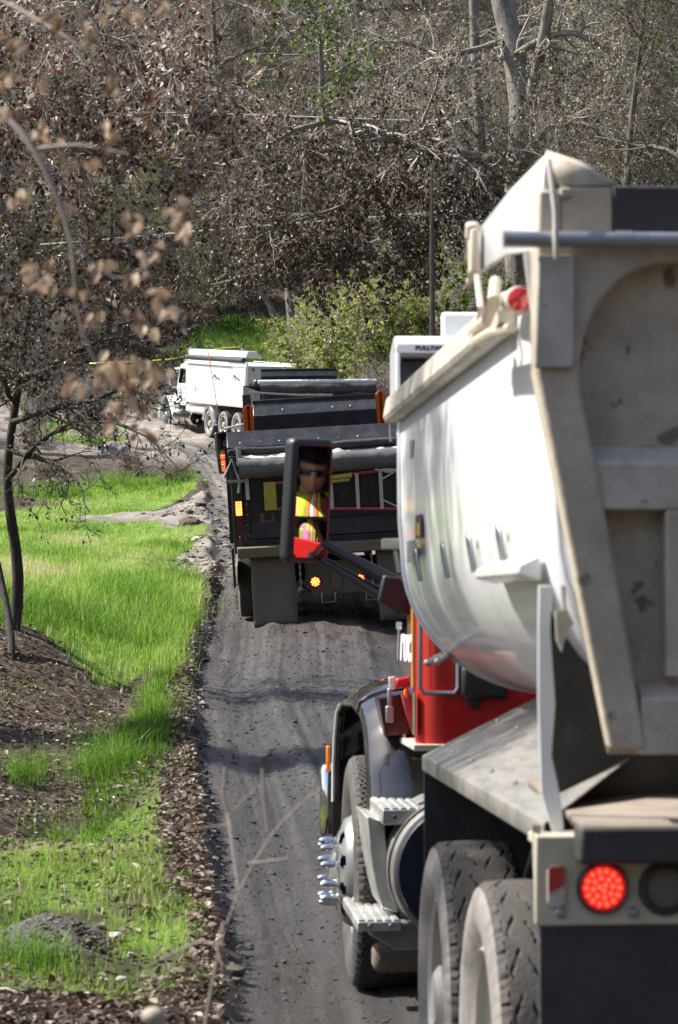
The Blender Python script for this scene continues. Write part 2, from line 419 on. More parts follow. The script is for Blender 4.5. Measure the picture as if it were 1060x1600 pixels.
def road_uv(x, y):
    wob = 0.10 * fbm(y * 0.9, y * 0 + 3.3, 3) + 0.05 * fbm(y * 4, y * 0 + 8.3, 2)
    return x - (lx_at(y) + wob * np.clip(y / 20, .6, 2))
def road_right(y): return np.where(y < 60, 4.0, 4.0 + (y - 60) * 0.16)
def height(x, y):
    z = base_z(x, y); u = road_uv(x, y); v = x - lx_at(y) - 0.10 * fbm(y * .22, y * 0 + 6.1, 2)
    wr = sstep(-0.9, 0.1, u) * (1 - sstep(-.2, 2.2, u - road_right(y))) * (1 - sstep(55, 72, y)) * sstep(5, 9, y)
    z = z * (1 - wr) + zr_s(y) * wr
    on = sstep(-0.02, 0.06, u) * (1 - sstep(0, 0.3, u - road_right(y))) * (1 - sstep(92, 100, y))
    near = 1 - sstep(60, 75, y)
    berm = 0.20 * sstep(0.10, -0.10, u) * np.exp(-np.clip(-u, 0, 9) / 0.55) * near * sstep(-5, 6, y)
    cl = (1 - np.exp(-((y - 46) / 9.0) ** 2)) 
    berm = berm * (0.8 + 0.8 * fbm(x * 1.2, y * 0.6, 3)) + (1 - cl) * 0.30 * np.clip(fbm(x * 1.7, y * 0.8, 4) + .15, 0, 1) * sstep(0.8, 0.1, u) * np.exp(-np.clip(-u, 0, 9) / 1.3) * near
    ruts = 0
    for c, w, d in ((0.5, 0.24, 0.075), (0.98, 0.10, 0.022), (2.35, 0.28, 0.06)):
        cc = c + 0.14 * fbm(y * 0.16, y * 0 + c, 2)
        ruts = ruts - d * np.exp(-((v - cc) / w) ** 2) + d * 0.45 * np.exp(-((v - cc - w * 1.7) / (w * 0.6)) ** 2)
    streak = 0.022 * fbm(v * 9, y * 0.10, 3) + 0.005 * fbm(x * 9, y * 1.2, 2)
    lug = 0.007 * np.sign(np.sin(y * 2 * math.pi / 0.30 + 3.5 * np.abs(u - 0.62))) * np.exp(-((u - 0.62) / 0.17) ** 2) * (fbm(x * 1.4, y * .35, 2) > -0.15)
    hump = 0.07 * np.exp(-((v - 1.45) / .5) ** 2) * np.exp(-((y - 31.5) / 3.0) ** 2) * (1 + fbm(x * 4, y * 2, 3))
    rough = 0.10 * fbm(x * 0.7, y * 0.5, 3) + 0.045 * fbm(x * 4, y * 3, 4)
    far = sstep(70, 110, y)
    return z + berm + on * (ruts * near + streak + hump) + (1 - on) * rough * (1 + 2.0 * far) * np.clip(np.abs(u) / 0.4, 0.25, 1)

def hit(px, py, d0=8.0, d1=230.0):
    """where a line of sight through the photo meets the land"""
    D = np.geomspace(d0, d1, 500)
    zz = base_z((px - 530) / F_PX * D, D) - (800 - py) / F_PX * D
    k = np.argmax(zz > 0)
    if k == 0: return ((px - 530) / F_PX * D[0], D[0])
    t = zz[k - 1] / (zz[k - 1] - zz[k]); d = D[k - 1] + (D[k] - D[k - 1]) * t
    return ((px - 530) / F_PX * d, d)
def wpoly(pts): return np.array([hit(*p) for p in pts])
def inside(poly, x, y):
    r = np.zeros(np.shape(x), bool); n = len(poly)
    for i in range(n):
        x1, y1 = poly[i]; x2, y2 = poly[(i + 1) % n]
        c = ((y1 > y) != (y2 > y)) & (x < (x2 - x1) * (y - y1) / (y2 - y1 + 1e-12) + x1)
        r ^= c
    return r
G_FIELD = wpoly([(-700, 800), (0, 800), (100, 792), (200, 803), (285, 820), (300, 838), (262, 872), (258, 905), (306, 905), (316, 950), (302, 1000), (288, 1075), (255, 1130), (238, 1122), (215, 1075), (160, 1085), (100, 1030), (60, 995), (20, 985), (-700, 1000)])
G_STRIP = wpoly([(275, 1070), (262, 1130), (262, 1230), (240, 1290), (140, 1315), (125, 1270), (165, 1205), (205, 1165), (228, 1115)])
G_NEAR = wpoly([(-300, 1340), (60, 1328), (150, 1305), (245, 1285), (262, 1330), (250, 1420), (312, 1470), (300, 1540), (200, 1570), (50, 1545), (-300, 1540)])
G_MID = wpoly([(20, 768), (120, 755), (230, 748), (305, 738), (308, 770), (245, 796), (180, 806), (90, 792)])
G_FAR = wpoly([(40, 655), (120, 660), (200, 672), (190, 700), (60, 690)])
G_DIRT = wpoly([(262, 840), (325, 838), (332, 852), (290, 872), (262, 880)])
G_HILL = wpoly([(250, 560), (300, 520), (350, 500), (470, 495), (470, 572), (330, 566)])
L_BANK = wpoly([(-500, 1000), (60, 990), (160, 1085), (215, 1072), (238, 1120), (205, 1165), (150, 1240), (110, 1300), (0, 1345), (-500, 1340)])
L_BERM = wpoly([(290, 1010), (318, 1000), (300, 1080), (303, 1200), (330, 1400), (352, 1660), (-200, 1660), (-200, 1575), (190, 1565), (300, 1540), (285, 1460), (240, 1350), (258, 1230), (262, 1130)])
PATH = wpoly([(60, 803), (160, 806), (250, 800), (330, 775), (338, 812), (300, 832), (235, 818), (120, 815)])
def grassy(x, y):
    g = np.zeros(np.shape(x), bool)
    for p in (G_FIELD, G_STRIP, G_NEAR, G_MID, G_FAR, G_HILL, G_DIRT): g |= inside(p, x, y)
    return g
def masks(x, y):
    """what the ground is made of: litter, grass, dirt (0..1)"""
    dx = 0.25 * fbm(x * 2, y * 1.2, 3); xx = x + dx; yy = y + dx * 3
    lit = (inside(L_BANK, xx, yy) | inside(L_BERM, xx, yy)).astype(float)
    gr = grassy(xx, yy).astype(float)
    gr = gr * np.where(inside(G_NEAR, xx, yy) | inside(G_STRIP, xx, yy), np.clip(.42 + 1.2 * fbm(x * 3, y * 2, 3), .1, .8), 1)
    u = road_uv(x, y)
    dirt = ((u > 0) & (u < road_right(y)) & (y < 100)).astype(float)
    dirt = np.maximum(dirt, inside(PATH, xx, yy))
    clod = np.exp(-((y - 46) / 8.0) ** 2) * (u > -1.6) * (u < 0.2)
    dirt = np.maximum(dirt, (clod > 0.45) & (gr < .05))
    dirt = np.maximum(dirt, sstep(72, 80, y) * (1 - sstep(104, 110, y)) * (fbm(x * .25, y * .12, 3) > -0.28) * (gr < .05))
    lit = np.maximum(lit, sstep(104, 112, y) * (1 - gr))
    lit = np.maximum(lit, ((u > road_right(y)) & (y < 104)).astype(float))
    return lit, gr, dirt

sx = np.concatenate([-np.geomspace(0.16, 3.2, 46)[::-1], np.arange(-0.157, 0.128, 0.00066), np.geomspace(0.13, 3.2, 46)])
dy = np.concatenate([np.linspace(-70, 4, 36), np.geomspace(4.3, 9.5, 60), np.geomspace(9.55, 62, 500), np.geomspace(62.6, 120, 90), np.geomspace(121.5, 300, 60)])
wD = np.maximum(dy, 9.0)
GX = sx[None, :] * wD[:, None]; GY = np.repeat(dy[:, None], len(sx), 1)
GZ = height(GX, GY)
lit, gr, dirt = masks(GX, GY)
_r, _c = GX.shape
idx = np.arange(_r * _c).reshape(_r, _c)
quads = np.stack([idx[:-1, :-1], idx[:-1, 1:], idx[1:, 1:], idx[1:, :-1]], -1).reshape(-1, 4)
uu = road_uv(GX, GY)
isroad = (uu > -0.03) & (uu < road_right(GY)) & (GY < 96)
fr = isroad.ravel()[quads].sum(1) >= 2

def ground_material():
    m, n, l, p = new_mat('earth')
    tc = n.new('ShaderNodeTexCoord')
    def noise(scale, det=8, rough=0.65, st=None):
        t = n.new('ShaderNodeTexNoise'); t.inputs['Scale'].default_value = scale; t.inputs['Detail'].default_value = det; t.inputs['Roughness'].default_value = rough
        if st:
            mp = n.new('ShaderNodeMapping'); mp.inputs['Scale'].default_value = st; l.new(tc.outputs['Object'], mp.inputs['Vector']); l.new(mp.outputs[0], t.inputs['Vector'])
        else: l.new(tc.outputs['Object'], t.inputs['Vector'])
        return t.outputs['Fac']
    def ramp(f, stops):
        c = n.new('ShaderNodeValToRGB'); e = c.color_ramp.elements
        e[0].position, e[0].color = stops[0][0], (*stops[0][1], 1); e[1].position, e[1].color = stops[-1][0], (*stops[-1][1], 1)
        for a, b in stops[1:-1]: k = e.new(a); k.color = (*b, 1)
        l.new(f, c.inputs['Fac']); return c.outputs['Color']
    def mix(f, a, b):
        x = n.new('ShaderNodeMix'); x.data_type = 'RGBA'; l.new(f, x.inputs['Factor']); l.new(a, x.inputs[6]); l.new(b, x.inputs[7]); return x.outputs[2]
    def attr(nm):
        a = n.new('ShaderNodeAttribute'); a.attribute_name = nm; return a.outputs['Fac']
    soil = ramp(noise(3.0), [(0.3, (0.020, 0.016, 0.013)), (0.5, (0.052, 0.041, 0.031)), (0.7, (0.12, 0.098, 0.074))])
    vor = n.new('ShaderNodeTexVoronoi'); vor.inputs['Scale'].default_value = 26; l.new(tc.outputs['Object'], vor.inputs['Vector'])
    sep = n.new('ShaderNodeSeparateColor'); l.new(vor.outputs['Color'], sep.inputs['Color'])
    leaf = ramp(sep.outputs[0], [(0.0, (0.018, 0.012, 0.008)), (0.45, (0.060, 0.040, 0.027)), (0.8, (0.15, 0.105, 0.072)), (1.0, (0.27, 0.21, 0.155))])
    litc = mix(noise(2.2, 6), soil, leaf)
    at2 = n.new('ShaderNodeAttribute'); at2.attribute_name = 'slope'
    lt = n.new('ShaderNodeMapRange'); lt.inputs['From Min'].default_value = .35; lt.inputs['From Max'].default_value = .5
    grs = ramp(noise(5.0), [(0.3, (0.06, 0.10, 0.018)), (0.55, (0.14, 0.23, 0.035)), (0.75, (0.20, 0.26, 0.07))])
    drt = ramp(noise(1.4, 10), [(0.3, (0.13, 0.112, 0.098)), (0.5, (0.22, 0.195, 0.172)), (0.72, (0.34, 0.305, 0.27))])
    c = mix(attr('lit'), soil, litc)
    c = mix(attr('gr'), c, grs)
    c = mix(attr('dirt'), c, drt)
    l.new(c, p.inputs['Base Color']); p.inputs['Roughness'].default_value = 0.95; p.inputs['Specular IOR Level'].default_value = 0.2
    b = n.new('ShaderNodeBump'); b.inputs['Strength'].default_value = 0.7; b.inputs['Distance'].default_value = 0.05
    l.new(noise(22, 8, 0.7), b.inputs['Height']); l.new(b.outputs[0], p.inputs['Normal'])
    return m
def road_material():
    m, n, l, p = new_mat('muddy_track')
    tc = n.new('ShaderNodeTexCoord')
    def noise(scale, det=8, rough=0.65, st=None):
        t = n.new('ShaderNodeTexNoise'); t.inputs['Scale'].default_value = scale; t.inputs['Detail'].default_value = det; t.inputs['Roughness'].default_value = rough
        mp = n.new('ShaderNodeMapping'); mp.inputs['Scale'].default_value = st or (1, 1, 1); mp.inputs['Rotation'].default_value = (0, 0, R(-3.5))
        l.new(tc.outputs['Object'], mp.inputs['Vector']); l.new(mp.outputs[0], t.inputs['Vector'])
        return t.outputs['Fac']
    def ramp(f, stops):
        c = n.new('ShaderNodeValToRGB'); e = c.color_ramp.elements
        e[0].position, e[0].color = stops[0][0], (*stops[0][1], 1); e[1].position, e[1].color = stops[-1][0], (*stops[-1][1], 1)
        for a, b in stops[1:-1]: k = e.new(a); k.color = (*b, 1)
        l.new(f, c.inputs['Fac']); return c.outputs['Color']
    def mixc(f, a, b):
        x = n.new('ShaderNodeMix'); x.data_type = 'RGBA'; l.new(f, x.inputs['Factor']); l.new(a, x.inputs[6]); l.new(b, x.inputs[7]); return x.outputs[2]
    damp = ramp(noise(1.0, 10, .68, (5.5, 0.35, 1)), [(0.32, (0.028, 0.024, 0.022)), (0.5, (0.060, 0.052, 0.047)), (0.68, (0.110, 0.097, 0.088))])
    speck = ramp(noise(11.0, 7, .78, (1.0, 0.30, 1)), [(0.45, (0.014, 0.012, 0.011)), (0.54, (0.095, 0.084, 0.077))])
    patch = ramp(noise(.9, 4, .6, (1, .35, 1)), [(0.45, (0, 0, 0)), (0.62, (.75, .75, .75))])
    wet = mixc(patch, damp, speck)
    dry = ramp(noise(2.2, 10), [(0.3, (0.15, 0.132, 0.118)), (0.5, (0.24, 0.215, 0.19)), (0.72, (0.35, 0.315, 0.28))])
    at = n.new('ShaderNodeAttribute'); at.attribute_name = 'dry'
    trk = n.new('ShaderNodeAttribute'); trk.attribute_name = 'trk'
    tn = noise(7.0, 3, .5, (.9, 5.5, 1)); tr2 = n.new('ShaderNodeMapRange'); tr2.inputs['From Min'].default_value = .44; tr2.inputs['From Max'].default_value = .54; l.new(tn, tr2.inputs['Value'])
    tm = n.new('ShaderNodeMath'); tm.operation = 'MULTIPLY'; l.new(tr2.outputs[0], tm.inputs[0]); l.new(trk.outputs['Fac'], tm.inputs[1])
    dk = n.new('ShaderNodeMath'); dk.operation = 'MULTIPLY'; dk.inputs[1].default_value = .8; l.new(tm.outputs[0], dk.inputs[0])
    blk = n.new('ShaderNodeRGB'); blk.outputs[0].default_value = (.020, .0175, .016, 1)
    c = mixc(at.outputs['Fac'], wet, dry)
    bd = n.new('ShaderNodeAttribute'); bd.attribute_name = 'band'
    bm_ = n.new('ShaderNodeMapRange'); bm_.inputs['To Min'].default_value = .36; bm_.inputs['To Max'].default_value = .94; l.new(bd.outputs['Fac'], bm_.inputs['Value'])
    sc_ = n.new('ShaderNodeVectorMath'); sc_.operation = 'SCALE'; l.new(c, sc_.inputs[0]); l.new(bm_.outputs[0], sc_.inputs['Scale'])
    c = mixc(dk.outputs[0], sc_.outputs[0], blk.outputs[0])
    l.new(c, p.inputs['Base Color'])
    mr = n.new('ShaderNodeMapRange'); mr.inputs['From Min'].default_value = .35; mr.inputs['From Max'].default_value = .65
    mr.inputs['To Min'].default_value = 0.36; mr.inputs['To Max'].default_value = 0.85
    l.new(noise(1.3, 5, .6, (2.5, .4, 1)), mr.inputs['Value']); l.new(mr.outputs[0], p.inputs['Roughness'])
    p.inputs['Specular IOR Level'].default_value = 0.5
    h = n.new('ShaderNodeMath'); h.operation = 'ADD'; l.new(noise(30, 8, .75, (1, .6, 1)), h.inputs[0]); l.new(noise(8, 6, .7, (1.6, .35, 1)), h.inputs[1])
    b = n.new('ShaderNodeBump'); b.inputs['Strength'].default_value = 0.8; b.inputs['Distance'].default_value = 0.035
    h2 = n.new('ShaderNodeMath'); h2.operation = 'SUBTRACT'; l.new(h.outputs[0], h2.inputs[0]); tmh = n.new('ShaderNodeMath'); tmh.operation = 'MULTIPLY'; tmh.inputs[1].default_value = .35; l.new(tm.outputs[0], tmh.inputs[0]); l.new(tmh.outputs[0], h2.inputs[1])
    l.new(h2.outputs[0], b.inputs['Height']); l.new(b.outputs[0], p.inputs['Normal'])
    return m
M['earth'] = ground_material(); M['track'] = road_material()
GV = np.stack([GX, GY, GZ], -1).reshape(-1, 3)
def sheet(name, q, mt, attrs):
    used, inv = np.unique(q, return_inverse=True)
    me = arr_mesh(name, GV[used], [(inv.reshape(-1, 4), 0)], smooth=True)
    for nm, a in attrs.items():
        t = me.attributes.new(nm, 'FLOAT', 'POINT'); t.data.foreach_set('value', a.ravel()[used].astype(np.float32))
    me.materials.append(mt)
    return tag(link(bpy.data.objects.new(name, me)), kind='structure')
sheet('ground', quads[~fr], M['earth'], {'lit': lit, 'gr': gr, 'dirt': dirt})
dry = np.clip(sstep(36, 47, GY) + 0.25 * fbm(GX * .8, GY * .4, 3) * sstep(25, 36, GY), 0, 1)
trk = 0
for c_, w_ in ((.50, .10), (.72, .10), (1.02, .07), (2.2, .12), (2.5, .1)):
    cc_ = c_ + .14 * fbm(GY * .10, GY * 0 + c_ * 3, 2)
    trk = np.maximum(trk, np.exp(-(((GX - lx_at(GY)) - cc_) / w_) ** 4) * np.clip(.55 + 1.3 * fbm(GX * .9 + c_ * 5, GY * .22, 2), 0, 1))
vv = GX - lx_at(GY) - 0.10 * fbm(GY * .22, GY * 0 + 6.1, 2)
band = np.clip(.5 + 1.5 * fbm(vv * 7, GY * .05, 3), 0, 1)
sheet('dirt_road', quads[fr], M['track'], {'dry': dry, 'trk': trk, 'band': band})

# loose earth and dead leaves on the ground
def sample(n, poly):
    lo, hi = poly.min(0), poly.max(0); out = []
    tot = 0
    while tot < n:
        p = rng.random((n * 2, 2)) * (hi - lo) + lo
        p = p[inside(poly, p[:, 0], p[:, 1])]
        out.append(p); tot += len(p)
        if len(p) == 0: break
    return np.concatenate(out)[:n]
def unit(a): return a / (np.linalg.norm(a, axis=-1, keepdims=True) + 1e-9)
def leaf_faces(pos, axis, nrm, size, wratio, fold=0.15):
    """six-sided leaves lying along axis"""
    side = unit(np.cross(axis, nrm)); nrm = np.cross(side, axis)
    L = size[:, None]; Wd = L * wratio
    vs = np.stack([pos, pos + axis * L * .3 + side * Wd * .5 + nrm * L * fold, pos + axis * L * .72 + side * Wd * .42 + nrm * L * fold,
                   pos + axis * L, pos + axis * L * .72 - side * Wd * .42 + nrm * L * fold, pos + axis * L * .3 - side * Wd * .5 + nrm * L * fold], 1)
    n = len(pos); b = np.arange(n)[:, None] * 6
    f = np.concatenate([b + np.array([[0, 1, 2, 3]]), b + np.array([[0, 3, 4, 5]])])
    return vs.reshape(-1, 3), f
M['litter'] = leaf_mat('dead_leaf_litter', [(0, (0.055, 0.038, 0.027)), (0.5, (0.15, 0.105, 0.078)), (0.85, (0.27, 0.205, 0.16)), (1, (0.42, 0.35, 0.29))], trans=0.15, rough=0.55)
pts = np.concatenate([sample(7500, L_BANK), sample(6500, L_BERM), sample(800, G_STRIP), sample(1500, G_NEAR)])
pts = pts[(road_uv(pts[:, 0], pts[:, 1]) < 0.05) & (pts[:, 0] > -6)]
z = height(pts[:, 0], pts[:, 1]); n = len(pts)
ax = unit(np.stack([rng.normal(size=n), rng.normal(size=n), rng.normal(size=n) * .25], 1)); nr = unit(np.stack([rng.normal(size=n) * .45, rng.normal(size=n) * .45, np.ones(n)], 1))
v, f = leaf_faces(np.column_stack([pts, z + 0.012 + rng.random(n) * .03]), ax, nr, rng.uniform(.025, .065, n), .62)
t = rng.random(n) ** 1.7
me = arr_mesh('fallen_leaves', v, [(f, 0)], tints=[np.concatenate([t, t])]); me.materials.append(M['litter'])
tag(link(bpy.data.objects.new('fallen_leaves', me)), 'brown dead leaves lying on the ditch bank and the road verge', 'leaf litter', kind='stuff')

ICO = []
bm = bmesh.new(); bmesh.ops.create_icosphere(bm, subdivisions=1, radius=1.0)
ICO_V = np.array([v.co for v in bm.verts]); ICO_F = np.array([[v.index for v in f.verts] for f in bm.faces]); bm.free()
def lumps(pos, size, flat=.7):
    n = len(pos); k = len(ICO_V)
    v = ICO_V[None] * (0.72 + .55 * rng.random((n, k, 1))) * size[:, None, None] * np.stack([rng.uniform(.8, 1.35, n), rng.uniform(.8, 1.35, n), np.full(n, flat)], 1)[:, None]
    a = rng.random(n) * 6.28; ca, sa = np.cos(a)[:, None], np.sin(a)[:, None]
    x = v[..., 0] * ca - v[..., 1] * sa; y = v[..., 0] * sa + v[..., 1] * ca
    v = np.stack([x, y, v[..., 2]], -1) + pos[:, None]
    f = (ICO_F[None] + (np.arange(n) * k)[:, None, None]).reshape(-1, 3)
    return v.reshape(-1, 3), f
M['clod'] = leaf_mat('clods', [(0, (0.035, 0.029, 0.024)), (0.6, (0.11, 0.093, 0.078)), (1, (0.27, 0.24, 0.205))], trans=0.0, rough=0.95)
yy = np.concatenate([rng.uniform(11, 40, 1500), rng.normal(46, 5.0, 1900), rng.uniform(40, 70, 600)])
uo = np.concatenate([-np.abs(rng.normal(0, .16, 1500)) + .10, rng.normal(-0.25, .62, 1900), rng.normal(0.1, .7, 600)])
xx = lx_at(yy) + uo
gsel = ~grassy(xx, yy) & (yy > 9); xx, yy = xx[gsel], yy[gsel]
n = len(xx); s = np.clip(rng.lognormal(-4.1, .65, n), .008, .11) * np.where(yy > 40, 1.15, .7)
v, f = lumps(np.column_stack([xx, yy, height(xx, yy) + s * .1]), s, .55)
me = arr_mesh('dirt_clods', v, [(f, 0)], tints=[np.repeat(rng.random(n), len(ICO_F))]); me.materials.append(M['clod'])
tag(link(bpy.data.objects.new('dirt_clods', me)), 'lumps of churned grey earth along the left edge of the track', 'dirt clods', kind='stuff')
# fine crumbs and gravel on the track and the near verge
yy = 11.5 + rng.random(9000) ** 1.1 * 32
xx = lx_at(yy) + rng.uniform(.05, 3.6, 9000); s = np.clip(rng.lognormal(-5.0, .45, 9000), .003, .028)
pn = sample(1500, wpoly([(-300, 1520), (300, 1530), (352, 1660), (-300, 1660)])); pn2 = sample(700, L_BERM)
xx = np.concatenate([xx, pn[:, 0], pn2[:, 0]]); yy = np.concatenate([yy, pn[:, 1], pn2[:, 1]]); s = np.concatenate([s, np.clip(rng.lognormal(-4.7, .5, 2200), .005, .028)])
n = len(xx); v, f = lumps(np.column_stack([xx, yy, height(xx, yy) + s * .2]), s)
t = np.concatenate([rng.random(9000) * .45, rng.random(2200) * .8])
me = arr_mesh('gravel', v, [(f, 0)], tints=[np.repeat(t, len(ICO_F))]); me.materials.append(M['clod'])
tag(link(bpy.data.objects.new('gravel', me)), 'small crumbs and gravel scattered over the muddy track and verge', 'gravel', kind='stuff')
# ------------------------------------------------------------------ truck pieces shared by all four trucks
_cache = {}
def cached(key, fn):
    if key not in _cache: _cache[key] = fn()
    return _cache[key]
def tri(t): t = t % 1.0; return 4 * abs(t - 0.5) - 1
def tyre_mesh(Rt, w, fine, clean=False):
    rr = 0.30; hw = w / 2
    nc, ns = (44, 320) if fine else (10, 48)
    prof = []
    for j in range(nc + 1):
        x = -hw + .035 + (w - .07) * j / nc
        prof.append((Rt - 0.010 * (x / hw) ** 2, x, 0))
    side = lambda s: [(Rt - .022, s * (hw - .016), 1), (Rt - .055, s * (hw - .004), 1), (Rt - .10, s * hw, 1), ((Rt + rr) / 2 - .02, s * (hw - .002), 1), (rr + .05, s * (hw - .02), 1), (rr + .012, s * (hw - .045), 1), (rr - .012, s * (hw - .055), 1)]
    full = side(-1)[::-1] + prof + side(1)
    vs = []; q = len(full)
    for k in range(ns):
        th = 2 * math.pi * k / ns; c, s_ = math.cos(th), math.sin(th)
        for r, x, kind in full:
            if kind == 0 and fine:
                g = 0
                for x0, ph in ((-.078, 0), (-.026, .3), (.026, .6), (.078, .1)):
                    if abs(x - x0 - .013 * tri(th * 24 / (2 * math.pi) + ph)) < .0034 and (th * 24 / (2 * math.pi) + ph * 2.7) % 1 < .62: g = .008
                for j2 in range(2):
                    t2 = (th * 60 / (2 * math.pi) + x * 9 + j2 * .5) % 1
                    if t2 < .13 and abs(x) > .10: g = .010
                r -= g
            elif kind == 1 and fine and r > Rt - .08 and (th * 60 / (2 * math.pi)) % 1 < .2: r -= .006
            vs.append((x, r * c, r * s_))
    fs = []; mi = []
    for k in range(ns):
        k2 = (k + 1) % ns
        for j in range(q - 1):
            fs.append((k * q + j, k2 * q + j, k2 * q + j + 1, k * q + j + 1)); mi.append(1 if full[j][2] and full[j + 1][2] else 0)
    me = bpy.data.meshes.new('tyre'); me.from_pydata(vs, [], fs)
    me.materials.append(M['tyre']); me.materials.append(M['tyre_dark'] if clean else M['sidewall'])
    me.polygons.foreach_set('material_index', mi); me.polygons.foreach_set('use_smooth', [True] * len(fs)); me.set_sharp_from_angle(angle=R(38))
    return me
def mesh_of(mb, name, mats, **k):
    o = mb.build(name, mats, None, **k); me = o.data; bpy.data.objects.remove(o); return me
def rim_mesh(w, style):
    hw = w / 2; mb = MB(); n = 120
    if style == 'front':
        prof = [(.285, hw - .04), (.30, -hw + .055), (.315, -hw + .028), (.305, -hw + .026), (.285, -hw + .05), (.272, -hw + .07)]
        disc = [(.272, -hw + .07), (.262, -hw + .03), (.245, -hw - .005), (.23, -hw - .02), (.21, -hw - .03), (.19, -hw - .038), (.17, -hw - .044), (.155, -hw - .048), (.12, -hw - .05), (.115, -hw - .052)]
        hub = [(.115, -hw - .052), (.105, -hw - .056), (.095, -hw - .068), (.06, -hw - .078), (.0, -hw - .08)]
    else:
        prof = [(.285, hw - .04), (.295, -hw + .06), (.318, -hw + .034), (.322, -hw + .028), (.312, -hw + .022), (.296, -hw + .034), (.288, -hw + .06), (.28, -hw + .12)]
        disc = [(.28, -hw + .12), (.265, -hw + .15), (.245, -hw + .168), (.23, -hw + .172), (.21, -hw + .172), (.19, -hw + .172), (.17, -hw + .172), (.155, -hw + .172), (.12, -hw + .172)]
        hub = [(.12, -hw + .172), (.115, -hw + .10), (.105, -hw + .03), (.08, -hw + .01), (0, -hw + .008)]
    mb.lathe(prof, 'X', n=n // 2); mb.lathe(hub, 'X', n=24)
    q = len(disc); vs = []
    for k in range(n):
        a = 2 * math.pi * k / n
        vs += [(h, r * math.cos(a), r * math.sin(a)) for r, h in disc]
    fs = []
    for k in range(n):
        for j in range(q - 1):
            a = (k + .5) % 12 - 6; rm = (disc[j][0] + disc[j + 1][0]) / 2
            if (a / 2.7) ** 2 * (rm / .2) ** 2 + ((rm - .20) / .032) ** 2 < 1: continue
            fs.append((k * q + j, k * q + j + 1, ((k + 1) % n) * q + j + 1, ((k + 1) % n) * q + j))
    mb.add(vs, fs, 0, True)
    return mesh_of(mb, 'rim', M['rimfront'] if style == 'front' else M['rim'])
def nut_mesh(long):
    mb = MB()
    L = .085 if long else .035
    mb.lathe([(.021, 0), (.021, -.01), (.0175, -.012), (.0185, -L * .6), (.016, -L * .82), (.009, -L * .96), (0, -L)], 'X', n=14)
    return mesh_of(mb, 'lug_nut', M['chrome'])
def wheel(parent, c, Rt=.505, w=.28, style='dual', right=False, fine=False, clean=False, nuts=10, dual=False, label=None):
    wh = empty('wheel', c, parent)
    if right: wh.rotation_euler = (0, 0, math.pi)
    if label: wh['label'] = label
    t = link(bpy.data.objects.new('tyre', cached(('t', Rt, w, fine, clean), lambda: tyre_mesh(Rt, w, fine, clean))), wh)
    link(bpy.data.objects.new('rim', cached(('r', w, style), lambda: rim_mesh(w, style))), wh)
    if dual:
        t2 = link(bpy.data.objects.new('inner_tyre', cached(('t', Rt, w, False), lambda: tyre_mesh(Rt, w, False))), wh); t2.location = (w + .055, 0, 0)
    me = cached(('n', style == 'front'), lambda: nut_mesh(style == 'front'))
    for k in range(nuts):
        a = 2 * math.pi * (k + .5) / nuts
        o = link(bpy.data.objects.new('lug_nut', me), wh)
        o.location = ((-w / 2 - .046) if style == 'front' else (-w / 2 + .172), .142 * math.cos(a), .142 * math.sin(a))
    return wh
def rrect(x0, x1, y0, y1, r, n=5):
    pts = []
    for cx, cy, a0 in ((x1 - r, y1 - r, 0), (x0 + r, y1 - r, 90), (x0 + r, y0 + r, 180), (x1 - r, y0 + r, 270)):
        for k in range(n + 1):
            a = R(a0 + 90 * k / n); pts.append((cx + r * math.cos(a), cy + r * math.sin(a)))
    return pts
